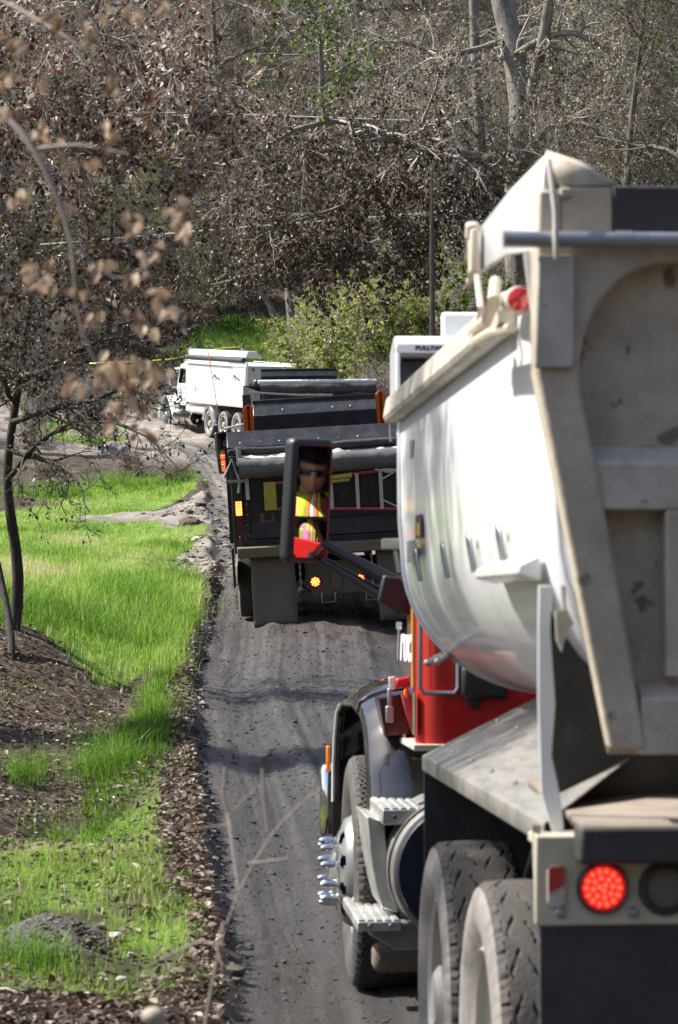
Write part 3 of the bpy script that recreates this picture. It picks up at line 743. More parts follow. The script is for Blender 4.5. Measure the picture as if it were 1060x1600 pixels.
def cab(parent, hw, y0, y1, z0, z1, paint, zw0, zw1, door, rake=.22, rear_window=True, taper=0.0):
    """rounded shell with open side windows, windscreen and rear window; roof and floor"""
    ys = sorted(set([y0 + .10, door[0], door[1], y1 - .12]))
    xs = [-hw * .55, hw * .55]
    path = [(-hw, y) for y in ys]
    def corner(cx, cy, r, a0, n=4): return [(cx + r * math.cos(R(a0 + 90 * k / n)), cy + r * math.sin(R(a0 + 90 * k / n))) for k in range(n + 1)]
    path = [(-hw, door[0]), (-hw, y0 + .12)] + corner(-hw + .12, y0 + .12, .12, 180)[1:] + [(-hw * .5, y0), (hw * .5, y0)] + corner(hw - .12, y0 + .12, .12, 270) + [(hw, door[0]), (hw, door[1])] + [(hw, y1 - .2)] + corner(hw - .2, y1 - .2, .2, 0)[1:] + [(-(hw - .2), y1)] + corner(-hw + .2, y1 - .2, .2, 90)[1:] + [(-hw, door[1])]
    lv = [z0, z0 + .03, zw0, zw1, z1 - .12, z1 - .04, z1]
    mb = MB(); vs = []
    ym = (y0 + y1) / 2
    for i, z in enumerate(lv):
        for x, y in path:
            k = 1.0
            f = max(0, (z - zw0) / (z1 - zw0))
            yy = y - rake * f * max(0, (y - ym) / (y1 - ym))
            if i == len(lv) - 1: k = .94; yy = ym + (yy - ym) * .95
            elif i == len(lv) - 2: k = .985
            vs.append((x * k * (1 - .05 * f) * (1 - taper * (y - y0) / (y1 - y0)), yy, z))
    n = len(path); fs = []
    for i in range(len(lv) - 1):
        for k in range(n):
            k2 = (k + 1) % n
            (xa, ya), (xb, yb) = path[k], path[k2]
            if i == 2:
                if abs(xa) == hw and abs(xb) == hw and min(ya, yb) >= door[0] - 1e-6 and max(ya, yb) <= door[1] + 1e-6 and xa == xb and abs(ya - yb) > .2: continue
                if ya == y1 and yb == y1: continue
                if rear_window and ya == y0 and yb == y0 and abs(xa) <= hw * .51 and abs(xb) <= hw * .51: continue
            fs.append((i * n + k, i * n + k2, (i + 1) * n + k2, (i + 1) * n + k))
    fs.append(tuple(range((len(lv) - 1) * n, len(lv) * n))); fs.append(tuple(range(n))[::-1])
    mb.add(vs, fs, 0, True)
    o = mb.build('cab', [paint, M['seat']], parent, solid=.035, sharp=50, inner=1)
    g = MB()
    f0, f1 = 0, (zw1 - zw0) / (z1 - zw0)
    def wy(f): return y1 - rake * f - .012
    g.add([(-(hw - .2) * (1 - taper), wy(0), zw0), ((hw - .2) * (1 - taper), wy(0), zw0), ((hw - .2) * .96 * (1 - taper), wy(f1), zw1), (-(hw - .2) * .96 * (1 - taper), wy(f1), zw1)], [(0, 1, 2, 3)])
    g.build('windscreen', M['glass'], o)
    if rear_window:
        g = MB(); g.bb(-hw * .5, hw * .5, y0 + .012, y0 + .018, zw0, zw1); g.build('rear_window', M['glass'], o)
    return o
def interior(parent, xc, y, z0, yw):
    s = MB()
    s.bb(xc - .25, xc + .25, y - .22, y + .28, z0 + .30, z0 + .44); s.box((xc, y - .26, z0 + .80), (.48, .12, .78), (-8, 0, 0)); s.box((xc, y - .30, z0 + 1.26), (.26, .09, .2), (-8, 0, 0))
    s.build('seat', M['seat'], parent, bevel=.04)
    w = MB(); c = Vector((xc, yw, z0 + .78))
    m = rotm((28, 0, 0))
    w.tube([c + m @ Vector((.2 * math.cos(a), 0.2 * math.sin(a), 0)) for a in [k * math.pi / 14 for k in range(29)]], .014, 6)
    w.tube([c + m @ Vector((0, 0, -.3)), c], .03, 8); w.tube([c + m @ Vector((-.19, 0, 0)), c + m @ Vector((.19, 0, 0))], .014, 6)
    w.build('steering_wheel', M['plastic'], parent)
    d = MB(); d.bb(-.9, .9, yw + .16, yw + .5, z0 + .35, z0 + .74); d.build('dashboard', M['seat'], parent, bevel=.04)
def text(s, size, Mx, mt, parent, name='lettering', ex=.002, align='CENTER', shear=0.0, bold=0.0):
    cu = bpy.data.curves.new(name, 'FONT'); cu.body = s; cu.size = size; cu.extrude = ex; cu.align_x = align; cu.align_y = 'CENTER'; cu.shear = shear; cu.offset = bold
    cu.materials.append(mt)
    t_ = bpy.data.objects.new(name, cu); COL.objects.link(t_)
    me = bpy.data.meshes.new_from_object(t_.evaluated_get(bpy.context.evaluated_depsgraph_get())); bpy.data.objects.remove(t_)
    o = bpy.data.objects.new(name, me); link(o, parent); o.matrix_local = Mx
    return o
def text_mat(origin, right, up):
    r = Vector(right).normalized(); u = Vector(up); u = (u - r * u.dot(r)).normalized(); n = r.cross(u)
    return Matrix(((r.x, u.x, n.x, origin[0]), (r.y, u.y, n.y, origin[1]), (r.z, u.z, n.z, origin[2]), (0, 0, 0, 1)))
def led_lamp(parent, c, r, n_rings, ledr, lit='led', name='tail_lamp', label=None):
    """round lamp facing -Y: rubber ring > lens, leds"""
    mb = MB(); mb.lathe([(r * .80, .0), (r * .80, -.012), (r * .88, -.018), (r * .97, -.014), (r, .0)], 'Y', c, 32)
    o = mb.build(name, M['rubber'], parent)
    if label: o['label'] = label
    b = MB(); b.lathe([(r * .80, -.004), (0, -.005)], 'Y', c, 28); b.build('lens', M['ledbase'], o)
    l = MB(); cc = Vector(c)
    for ring, (k, rad, ph) in enumerate(n_rings):
        for i in range(k):
            a = 2 * math.pi * (i + ph) / k
            l.sphere(cc + Vector((rad * r * math.cos(a), -.006, rad * r * math.sin(a))), ledr, 8, 5)
    l.build('led', M[lit], o, recalc=False)
    return o

# ------------------------------------------------------------------ truck with the white bed and red cab, nearest
FWD1 = Vector((-0.0667, 1.0, -0.0357)).normalized()
_x1 = FWD1.cross(Vector((0, 0, 1))).normalized()
M1 = frame_matrix(FWD1, Vector((0.458, 6.2, -1.985)) + _x1 * 1.22)
F1 = Frame(M1)
T1 = tag(empty('dump_truck', mat4=M1), 'nearest dump truck with long white rounded bed, red cab and black fenders', 'dump truck', 'dump trucks queued along the track')

ch = MB()
for s in (-1, 1): ch.bb(s * .42 - .045, s * .42 + .045, -.05, 8.3, .82, 1.10)
for y in (.25, 1.8, 3.2, 5.0, 6.6, 8.0): ch.bb(-.40, .40, y - .06, y + .06, .84, 1.06)
for y in (1.2, 2.45): ch.tube([(-.95, y, .505), (.95, y, .505)], .09, 10); ch.lathe([(.0, -.2), (.2, -.12), (.24, 0), (.2, .12), (0, .2)], 'Y', (0, y, .52), 16)
ch.tube([(-.95, 6.3, .54), (.95, 6.3, .54)], .07, 10)
ch.bb(-.36, .36, 6.4, 8.0, 1.0, 1.5)
ch.build('chassis', M['darksteel'], T1, bevel=.008)
wheel(T1, (-1.08, 1.2, .505), fine=True, dual=True, label='rearmost left dual wheel, dusty tyre')
wheel(T1, (-1.08, 2.45, .505), fine=True, dual=True)
wheel(T1, (1.08, 1.2, .505), right=True, dual=True); wheel(T1, (1.08, 2.45, .505), right=True, dual=True)
wheel(T1, (-1.03, 6.3, .54), Rt=.54, w=.38, style='front', fine=True, clean=True, label='front wheel with long chrome nut covers')
wheel(T1, (1.03, 6.3, .54), Rt=.54, w=.38, style='front', right=True)

# rear light bar, flap
p = MB(); p.bb(-1.22, 1.22, 0, .02, 1.025, 1.235); p.bb(-1.22, 1.22, .02, .12, 1.21, 1.235)
lb = p.build('light_bar', M['plate'], T1, bevel=.006)
for sgn in (-1, 1):
    a = F1.Y(942, 1387, 0); b = F1.Y(1040, 1388, 0); c = F1.Y(869, 1385, 0)
    f = -1 if sgn < 0 else 1
    X = lambda v: v.x if sgn < 0 else -v.x
    led_lamp(T1, (X(a), 0, a.z), .062, [(14, .62, 0), (8, .37, .2), (3, .13, .4)], .0060, name='brake_lamp', label='lit round red LED brake lamp')
    m = MB(); m.lathe([(.046, 0), (.046, -.012), (.052, -.017), (.062, -.012), (.064, 0)], 'Y', (X(b), 0, b.z), 32)
    o = m.build('reverse_lamp', M['rubber'], T1); o['label'] = 'unlit round lamp'
    m = MB(); m.lathe([(.046, -.005), (.03, -.009), (0, -.01)], 'Y', (X(b), 0, b.z), 24); m.build('lens', M['dulllens'], o)
    m = MB(); pr = [(q[0], q[1]) for q in rrect(X(c) - .022, X(c) + .022, c.z - .050, c.z + .050, .018)]
    m.prism(pr, 'Y', -.009, 0.0)
    o = m.build('reflector', M['creamlight'], T1, bevel=.003)
    m = MB(); m.add([(X(c) - .019, -.0105, c.z + .046), (X(c) + .019, -.0105, c.z + .046), (X(c) + .019, -.0105, c.z + .004), (X(c) - .019, -.0105, c.z - .014)], [(0, 1, 2, 3)])
    m.prism([(X(c) - .018, c.z + .044), (X(c) + .018, c.z + .044), (X(c) + .018, c.z + .004), (X(c) - .018, c.z - .014)], 'Y', -.014, -.0095)
    m.build('red_lens', M['redlens'], o)
    for dx in (0, .17):
        bb_ = MB(); bb_.lathe([(.0125, 0), (.0125, -.006), (.008, -.010), (0, -.011)], 'Y', (X(c) + (.01 + dx) * -f, 0, 1.055), 12); bb_.build('bolt', M['steel'], lb)
    m = MB(); m.bb(-1.21 * 1 if sgn < 0 else .60, -.60 if sgn < 0 else 1.21, .006, .022, .22, 1.023)
    m.build('mudflap', M['rubber'], T1, bevel=.003)

# tail sill
s = MB(); s.bb(-1.13, 1.13, -.10, .0, 1.175, 1.262)
s.build('tail_sill', M['darksteel'], T1, bevel=.01)
s = MB(); s.add([(-1.125, -.095, 1.266), (1.125, -.095, 1.266), (1.125, .80, 1.315), (-1.125, .80, 1.315)], [(0, 1, 2, 3)])
s.build('sill_deck', mat('dusty_sill_deck', (.20, .165, .13), .8, dirt=(.09, .075, .06), damt=.7, dscale=5), T1, solid=.02)
s = MB(); s.bb(-1.0, 1.0, .86, .90, 1.0, 1.75); s.build('hoist_wall', M['darksteel'], T1)
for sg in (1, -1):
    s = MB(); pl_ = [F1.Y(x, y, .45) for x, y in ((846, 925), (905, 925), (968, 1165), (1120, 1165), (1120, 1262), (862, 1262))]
    s.prism([(v.x * sg, v.z) for v in pl_], 'Y', .44, .46); s.build('gap_shade_plate', M['darksteel'], T1)  # added dark plate, stands in for the shade inside the open gap

# bed shell
BZ = 2.59; BY0, BY1 = .03, 4.05
def bed_profile(inset=0):
    pr = [(-1.172, BZ - .04), (-1.174, 2.3), (-1.172, 2.1), (-1.162, 1.96)]
    for k in range(1, 13):
        a = R(90 * k / 12); pr.append((-1.162 + .57 * (1 - math.cos(a)), 1.96 - .52 * math.sin(a)))
    return pr
left = bed_profile(); prof = left + [(-x, z) for x, z in left[::-1]]
b = MB(); n = len(prof); NY = 14
vs = [(x, BY0 + (BY1 - BY0) * j / NY, z) for j in range(NY + 1) for x, z in prof]
b.add(vs, [(j * n + i, j * n + i + 1, (j + 1) * n + i + 1, (j + 1) * n + i) for j in range(NY) for i in range(n - 1)], 0, True)
b.add([(x, BY1, z) for x, z in prof], [tuple(range(n))])
bed = b.build('dump_bed', M['bedwhite'], T1, solid=.012, sharp=40)
# rails
for s in (-1, 1):
    r = MB(); r.prism([(s * 1.13, 2.59), (s * 1.215, 2.575), (s * 1.228, 2.50), (s * 1.215, 2.475), (s * 1.13, 2.475)], 'Y', .62, 4.13)
    r.build('top_rail', M['creamlight'], bed, bevel=.012)
# seams and reflective strips on the side
sm = MB()
for y in (3.98,): sm.tube([(x - .004, y, z) for x, z in left], .010, 6)
sm.build('weld_rib', M['bedwhite'], bed)
def on_side(px, py):                      # point of the bed's outside at a photo pixel
    return F1.X(px, py, -1.182)
hk = MB()
mb = MB()
mb.tube([(-.0, -.035, -.10), (-.014, -.035, -.02), (-.016, -.03, 0), (-.016, -.015, .012), (-.016, .015, .012), (-.016, .03, 0), (-.014, .035, -.02), (0, .035, -.10)], .0065, 6)
hme = mesh_of(mb, 'tarp_hook', M['steel'])
for px, py in [(619, 852), (652, 862), (694, 852), (735, 838), (782, 825)]:
    q = on_side(px, py); o = link(bpy.data.objects.new('tarp_hook', hme), bed); o.location = (q.x + .012, q.y, q.z - .005)
def decal(name, px0, py0, px1, py1, mt, off=.002):
    a = F1.X(px0, py0, -1.1755 - off); c = F1.X(px1, py1, -1.1755 - off)
    d = MB(); d.bb(-1.1755 - off, -1.1735 - off, min(a.y, c.y), max(a.y, c.y), min(a.z, c.z), max(a.z, c.z)); return d.build(name, mt, bed)
st = decal('sticker', 649, 806, 659, 840, M['navy']); st['label'] = 'navy and gold sticker strip'
decal('sticker_stripe', 651.5, 818, 655.5, 836, M['gold'], .004)
decal('sticker', 640, 690, 646, 702, M['ink']); decal('sticker', 640, 706, 645, 714, M['ink'])
for k in range(5): decal('faded_print', 636, 846 + k * 7.0, 648 + (k % 2) * 3, 849.5 + k * 7.0, M['ink'])
for px, py, dy_ in ((648, 850, 0), (655, 870, 1)):
    decal('sticker_stripe', 652 + dy_, 846 + dy_ * 12, 658 + dy_, 855 + dy_ * 12, M['gold'] if dy_ == 0 else M['navy'])
# sunlit ledge halfway along the side, drain pegs, block at the front corner
q0 = F1.X(765, 864, -1.182); q1 = F1.X(835, 905, -1.182)
l_ = MB(); l_.prism([(-1.165, .02), (-1.222, -.005), (-1.222, -.03), (-1.165, -.045)], 'Y', q1.y, q0.y)
o = l_.build('side_step', M['white'], bed, bevel=.006); o.location.z = (q0.z + q1.z) / 2
for (xa, ya), (xb, yb) in (((668, 1036), (720, 1006)), ((684, 1034), (712, 1014))):
    a = F1.X(xa, ya, -1.12); c = F1.X(xb, yb, -.86)
    t = MB(); t.tube([a, a.lerp(c, .1), c], .011, 8); t.sphere(a, .014, 8, 6); t.build('drain_peg', M['alum'], bed)
a = F1.Y(607, 850, 4.06)
t = MB(); t.box((a.x + .06, 4.06, a.z), (.17, .05, .042)); t.build('corner_block', M['creamlight'], bed, bevel=.006)

# tailgate
ROADSIDE = 0
tg = MB(); TY = -.06
def TP(px, py, y=TY): v = F1.Y(px, py, y); return (v.x, v.z)
def mirrored(poly): return [(-x, z) for x, z in poly][::-1]
ztop, zbot = TP(900, 379)[1], TP(900, 1181)[1]
back = [TP(838, 381), TP(838, 580), TP(960, 1181)]
tg.prism(back + mirrored(back), 'Y', .02, .035)
arch = [TP(906, 585)]
for k in range(1, 9):
    a = R(180 - 90 * k / 8); cx_, cz_ = TP(1046, 585); arch.append((cx_ + (TP(1046, 585)[0] - TP(906, 585)[0]) * math.cos(a), cz_ + (TP(906, 410)[1] - TP(906, 585)[1]) * math.sin(a)))
post = [TP(838, 379), TP(838, 582), TP(955, 1172), TP(1012, 1172), TP(965, 900), TP(932, 722), TP(908, 612)] + arch + [(0.0, arch[-1][1]), (0.0, ztop)]
half = post
def strip_faces(poly, y0, y1, m):
    m.prism(poly, 'Y', y0, y1)
gate = tg.build('tailgate', M['cream'], T1, bevel=.004)
for sgn in (1, -1):
    fr_ = MB(); poly = half if sgn > 0 else mirrored(half)
    fr_.prism(poly, 'Y', TY, .02); fr_.build('frame', M['cream'], gate, bevel=.010)
    po = MB(); pl = [TP(840, 398, TY - .02), TP(898, 398, TY - .02), TP(898, 575, TY - .02), TP(836, 575, TY - .02)]
    po.prism(pl if sgn > 0 else mirrored(pl), 'Y', TY - .022, TY - .001); po.build('post_plate', M['creamlight'], gate, bevel=.006)
def rib(name, py_list, ys, mt):            # horizontal rib: profile in (y, z) through photo rows
    zz = [TP(950, q)[1] for q in py_list]
    x0 = TP(925 + (py_list[0] - 700) * .205, 700)[0]
    m = MB(); m.prism(list(zip(ys, zz)), 'X', x0, -x0); m.build(name, mt, gate, bevel=.006)
rib('rib', [692, 722, 796, 796], [.02, TY + .012, TY + .012, .02], M['creamlight'])
rib('rib', [1066, 1092, 1180, 1180], [.02, TY + .005, TY + .005, .02], M['cream'])
gu = MB(); xg = TP(1056, 820)[0]
for s in (1, -1):
    gu = MB(); gu.bb(s * xg - .02, s * xg + .02, TY + .012, .02, TP(0, 1066)[1] + .005, TP(0, 796)[1]); gu.build('gusset', M['cream'], gate, bevel=.005)
# pipe, top board, corner post, cover strip
a = F1.Y(787, 374, -.09)
pp = MB(); pp.tube([(a.x, -.09, a.z), (-a.x, -.09, a.z)], .0195, 16)
pp.lathe([(.0215, -.02), (.0215, .02)], 'X', (-1.02, -.09, a.z), 16); pp.build('tarp_pipe', M['steel'], T1)
tb = MB(); A = F1.Y(875, 292, .0); B = F1.Y(958, 360, .0)
for s in (1, -1):
    tb = MB(); tb.bb(s * A.x, s * B.x, .0, .03, B.z - .03, A.z); tb.build('top_board', M['cream'], T1, bevel=.006)
rb = MB(); rb.bb(B.x + .001, -B.x - .001, -.004, .022, B.z - .03, A.z + .003); rb.build('rubber_flap', M['rubber'], T1, bevel=.004)
# white end boards rising above the rails, peaked at the rear corner
for s in (1, -1):
    S = lambda v: (v.x * s, v.y, v.z)
    pk = F1.Y(852, 241, .02); lo = F1.Y(838, 392, .02)
    f_t = F1.X(752, 352, -1.235); f_m = F1.X(741, 385, -1.24); f_b = F1.X(738, 432, -1.24); mid = F1.X(800, 292, -1.225); low2 = F1.X(790, 398, -1.225)
    m = MB(); vs = [S(pk), S(lo), S(low2), S(f_b), S(f_m), S(f_t), S(mid)]
    m.add(vs, [(0, 1, 2, 6), (6, 2, 3, 4, 5)])
    o = m.build('side_board', M['white'], T1, solid=.014, bevel=.004)
    g2 = MB(); e1 = F1.Y(876, 294, .015); e2 = F1.Y(958, 293, .015); e3 = F1.Y(905, 258, .10)
    g2.add([S(pk), S(e1), S(e2), S(e3)], [(0, 1, 2, 3)]); g2.build('corner_gusset', M['rustcream'], T1, solid=.012)
    cp = MB(); c1 = F1.Y(841, 296, -.01); c2 = F1.Y(876, 392, -.01)
    cp.bb(s * c1.x, s * c2.x, -.01, .05, c2.z, c1.z)
    cp.build('corner_post', M['rustcream'], T1, bevel=.008)
    cr = MB(); k1 = F1.Y(858, 250, -.05); k2 = F1.Y(868, 330, -.115); k3 = F1.Y(869, 405, -.115)
    cr.tube([S(k1), S(k2), S(k3)], .007, 6); cr.build('tie_strap', M['creamlight'], T1)
    ws = MB(); w1 = F1.Y(820, 392, .03); w2 = F1.Y(838, 470, .03)
    pts_ = [F1.Y(818, 395, .04), F1.Y(840, 395, .04), F1.Y(840, 600, .04), F1.Y(836, 600, .04), F1.Y(834, 520, .04)]
    ws.prism([(v.x * s, v.z) for v in pts_], 'Y', .03, .045); ws.build('edge_plate', M['white'], T1)
# tarp arm bracket with rope on the left board, marker lamp
br = MB(); a = F1.X(742, 360, -1.255); c = F1.X(742, 428, -1.255)
br.box((-1.258, (a.y + c.y) / 2, (a.z + c.z) / 2), (.022, .075, a.z - c.z)); br.tube([(-1.26, a.y, a.z + .02), (-1.26, a.y + .02, a.z - .02)], .02, 8)
br.build('tarp_bracket', M['rustcream'], T1, bevel=.006)
rp = MB(); cx_ = F1.X(733, 405, -1.262)
rp.tube([(-1.262, cx_.y + .03 * math.cos(t), cx_.z + .062 * math.sin(t) - .004) for t in [k * .45 for k in range(13)]], .006, 6)
rp.build('rope', M['creamlight'], T1); rp = MB()
rp.tube([F1.X(746, 432, -1.27), F1.X(752, 480, -1.275), F1.X(748, 525, -1.27)], .009, 6); rp.build('rope', M['creamlight'], T1)
la = MB()
la.tube([F1.X(740, 520, -1.27), F1.X(762, 500, -1.28), F1.X(772, 470, -1.27), F1.X(775, 440, -1.24)], .016, 8)
la.tube([F1.X(742, 535, -1.27), F1.X(768, 520, -1.28), F1.X(800, 512, -1.25)], .014, 8)
la.box(F1.X(748, 522, -1.265), (.04, .07, .05), (20, 0, 0)); la.box(F1.X(786, 505, -1.26), (.04, .12, .03), (-10, 0, 0))
la.build('tarp_latch', M['rustcream'], T1)
ml = F1.Y(812, 468, .30)
m = MB(); m.lathe([(.030, 0), (.036, .02), (.034, .08), (.018, .26), (0, .30)], 'Y', (ml.x, .30, ml.z), 18)
mk = m.build('marker_lamp', M['creamlight'], T1)
m = MB(); m.lathe([(.031, 0.0), (.030, -.012), (.018, -.022), (0, -.025)], 'Y', (ml.x, .30, ml.z), 18); m.build('lens', M['redlens'], mk)
# white skirt strip hanging behind the fender
sk = MB()
pts_ = [(842, 915), (863, 915), (860, 985), (868, 1100), (862, 1180), (877, 1250), (886, 1340), (868, 1316), (846, 1240), (841, 1100), (841, 990)]
sk.prism([(F1.Y(x, y, .08).x, F1.Y(x, y, .08).z) for x, y in pts_], 'Y', .078, .088)
sk.build('skirt_strip', M['white'], T1, bevel=.002)
hb = MB(); pts_ = [(868, 955), (886, 952), (897, 975), (886, 985), (878, 1018), (870, 1000)]
hb.prism([(F1.Y(x, y, .05).x, F1.Y(x, y, .05).z) for x, y in pts_], 'Y', .045, .06); hb.tube([F1.Y(880, 915, .05), F1.Y(882, 960, .05)], .006, 6)
hb.build('hinge_bracket', M['creamlight'], T1)
pl2 = MB(); pts_ = [(832, 1288), (846, 1290), (845, 1440), (838, 1440)]
pl2.prism([(F1.Y(x, y, .02).x, F1.Y(x, y, .02).z) for x, y in pts_], 'Y', .022, .03); pl2.build('edge_trim', M['plate'], T1)

# sloped fenders over the rear wheels, front flaps, inner dark frame
for s in (1, -1):
    f1 = MB()
    o0, o1 = (-1.19, .08, 1.255), (-1.19, 3.0, 1.255); i0, i1 = (-.78, .62, 1.46), (-.78, 3.0, 1.46)
    Sx = lambda v: (v[0] * s, v[1], v[2])
    f1.add([Sx(o0), Sx(o1), Sx(i1), Sx(i0), Sx((-1.19, .08, 1.205)), Sx((-1.19, 3.0, 1.205))], [(0, 1, 2, 3), (0, 4, 5, 1)])
    fo = f1.build('rear_fender', M['fender'], T1, solid=.006, bevel=.004)
    rv = MB()
    for k in range(9):
        y = .75 + k * .26
        for (xx_, zz_) in (((-1.13, 1.285),) if k % 2 else ((-.95, 1.375),)): rv.sphere((xx_ * s, y, zz_ + .004), .008, 8, 5)
    tag(rv.build('rivet', M['chrome'], fo), kind='stuff')
    fl = MB(); fl.bb(-1.185 * s, -.62 * s, 2.985, 2.995, .80, 1.24); fl.build('front_flap', M['rubber'], T1, bevel=.002)
    sp = MB(); sp.bb(-.62 * s, -.50 * s, .2, 4.0, 1.10, 1.45); sp.bb(-.78 * s, -.5 * s, .1, .16, 1.05, 1.75); sp.build('subframe', M['darksteel'], T1)

# headboard and tarp housing at the front of the bed
hbq = F1.Y(690, 487, 4.4)
h = MB(); h.bb(hbq.x, -hbq.x, 4.4, 4.44, 2.5, hbq.z); h.build('headboard', M['white'], T1, bevel=.015)
a = F1.Y(616, 525, 4.2); c = F1.Y(634, 600, 4.2)
hs = MB()
hs.prism([(4.12, a.z - .035), (4.16, a.z - .004), (4.24, a.z), (4.40, a.z - .05), (4.40, a.z - .10), (4.16, a.z - .06), (4.12, a.z - .075)], 'X', a.x, -a.x)
hs.bb(a.x, a.x + .018, 4.13, 4.40, 2.50, a.z - .06); hs.bb(-a.x, -a.x - .018, 4.13, 4.40, 2.50, a.z - .06)
ho = hs.build('tarp_housing', M['white'], T1, bevel=.008)
hd = MB(); hd.bb(a.x + .02, -a.x - .02, 4.37, 4.39, 2.50, a.z - .085); hd.build('housing_back', M['black'], ho)
ro = MB(); c = F1.Y(640, 590, 4.26)
ro.tube([(a.x + .03, 4.27, c.z), (-a.x - .03, 4.27, c.z)], .062, 16); ro.build('rolled_tarp', M['blacktarp'], ho)
ro = MB(); ro.lathe([(0.0, -.02), (.03, -.02), (.05, 0), (.05, .14)], 'X', (c.x - .02, 4.27, c.z), 18); ro.build('roller_end', M['chrome'], ho)
v1 = F1.Y(668, 533, 4.118)
text('PULLTARPS', .026, text_mat((v1.x + .02, 4.117, a.z - .056), (1, 0, 0), (0, 0, 1)), M['navy'], ho, bold=.0006)
wire = MB(); wire.tube([F1.Y(609, 640, 4.1), F1.Y(611, 690, 4.1)], .006, 6); wire.build('hanging_cable', M['steel'], T1)
an = MB(); q = F1.Y(675, 268, 5.3); an.tube([(q.x, 5.3, 2.6), (q.x, 5.3, 3.3), (q.x, 5.3, q.z)], [.013, .011, .004], 8)
an.build('antenna', M['darksteel'], T1)

# cab
C1 = cab(T1, 1.0, 5.2, 6.75, 1.18, 2.72, M['red'], 1.98, 2.48, (5.42, 6.22), rear_window=False, taper=.10)
interior(C1, -.50, 5.62, 1.18, 6.12)
sl = MB(); sl.bb(-1.012, 1.012, 5.185, 6.5, 1.155, 1.182); sl.build('sill_trim', M['creamlight'], C1, bevel=.004)
tr = MB(); P_ = [F1.Y(x, y, 5.185) for x, y in ((657, 930), (657, 1075), (663, 1083), (710, 1083), (716, 1075), (716, 960))]
tr.tube(P_, .010, 8); tr.build('panel_trim', M['steel'], C1)
vb = MB(); a = F1.Y(720, 1040, 5.19); c = F1.Y(792, 1092, 5.19); vb.bb(a.x, c.x, 5.15, 5.20, c.z, a.z); vb.build('vent_box', M['plastic'], C1, bevel=.02)
kn = MB(); c = F1.Y(742, 1098, 5.19); kn.lathe([(.026, 0), (.024, -.02), (0, -.024)], 'Y', (c.x, 5.198, c.z), 16); kn.build('air_port', M['plastic'], C1)
sx_ = lambda y: -1.0 * (1 - .10 * (y - 5.2) / 1.55)
d = MB(); d.add([(sx_(y) - o, y, z) for o in (.001, .006) for y, z in ((5.42, 1.25), (6.22, 1.25), (6.22, 1.97), (5.42, 1.97))], [(0, 1, 2, 3), (4, 5, 6, 7), (0, 1, 5, 4), (1, 2, 6, 5), (2, 3, 7, 6), (3, 0, 4, 7)]); door = d.build('door', M['red'], T1, bevel=.002)
text('Trucking', .24, text_mat((sx_(5.80) - .009, 5.80, 1.60), (.0645, -1, 0), (0, 0, 1)), M['whiteprint'], door, shear=.25, bold=.006)
hn = MB(); hn.bb(-1.03, -1.006, 5.47, 5.62, 1.88, 1.91); hn.build('handle', M['chrome'], door, bevel=.006)
ys = MB(); a = F1.X(637, 945, -1.004); ys.bb(-1.004, -.993, 5.32, 5.36, 1.42, 1.95); ys.build('reflective_strip', M['gold'], C1)
gs = MB(); gs.bb(-1.004, -.9985, 5.245, 5.29, 1.22, 1.40); gs.build('green_sticker', mat('green_sticker', (.05, .25, .15), .5), C1)
# hood, grille, bumper
hd = MB()
hd.add([(-.62, 6.7, 1.15), (-.80, 6.7, 1.50), (-.70, 6.7, 1.86), (.70, 6.7, 1.86), (.80, 6.7, 1.50), (.62, 6.7, 1.15),
        (-.5, 8.4, 1.0), (-.58, 8.4, 1.42), (-.48, 8.35, 1.70), (.48, 8.35, 1.70), (.58, 8.4, 1.42), (.5, 8.4, 1.0)],
       [(0, 1, 7, 6), (1, 2, 8, 7), (2, 3, 9, 8), (3, 4, 10, 9), (4, 5, 11, 10), (6, 7, 8, 9, 10, 11), (5, 4, 3, 2, 1, 0), (0, 6, 11, 5)])
hd.build('hood', M['red'], T1, bevel=.05)
gr_ = MB(); gr_.bb(-.42, .42, 8.41, 8.45, 1.02, 1.62); gr_.build('grille', M['chrome'], T1, bevel=.02)
bp = MB(); bp.bb(-1.22, 1.22, 8.35, 8.5, .50, .92); bp.build('bumper', M['chrome'], T1, bevel=.04)
for s in (-1, 1):
    cw = MB(); cw.prism([(6.2, 1.20), (6.2, 1.46), (6.4, 1.56), (6.9, 1.52), (6.9, 1.15)], 'X', s * .88, s * .70); cw.build('cowl', M['red'], T1, bevel=.03)
# front fenders
ARCH = [(5.66, .74), (5.70, .92), (5.78, 1.10), (5.90, 1.26), (6.05, 1.37), (6.25, 1.43), (6.5, 1.43), (6.75, 1.37), (6.95, 1.22), (7.06, 1.05), (7.10, .85)]
for s in (1, -1):
    fm = MB()
    def fn(u, v):
        t = u * (len(ARCH) - 1); i = min(int(t), len(ARCH) - 2); f = t - i
        y = ARCH[i][0] * (1 - f) + ARCH[i + 1][0] * f; z = ARCH[i][1] * (1 - f) + ARCH[i + 1][1] * f
        xo = -1.165 - .075 * sstep(5.9, 6.6, y)
        x = xo + (-.72 - xo) * v
        edge = max(0, 1 - v / .5) ** 2 * .12 + max(0, (v - .6) / .4) ** 2 * .03
        cyy, czz = 6.38, .62; dv = Vector((y - cyy, z - czz)).normalized()
        return Vector((x * s, y - dv.x * edge, z - dv.y * edge))
    fm.grid(fn, 40, 14)
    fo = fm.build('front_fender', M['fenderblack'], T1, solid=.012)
    tm = MB(); tm.tube([fn(k / 40, 0) for k in range(24, 41)], .009, 6); tm.build('lip_trim', M['whitepipe'], fo)
    mk_ = MB(); mk_.box((-1.262 * s, 7.02, 1.02), (.02, .05, .13)); mk_.build('side_marker', M['amber'], fo, bevel=.006)
    fl_ = MB(); fl_.bb(-1.24 * s, -.85 * s, 7.05, 7.06, .56, .86); fl_.build('splash_flap', M['rubber'], fo)
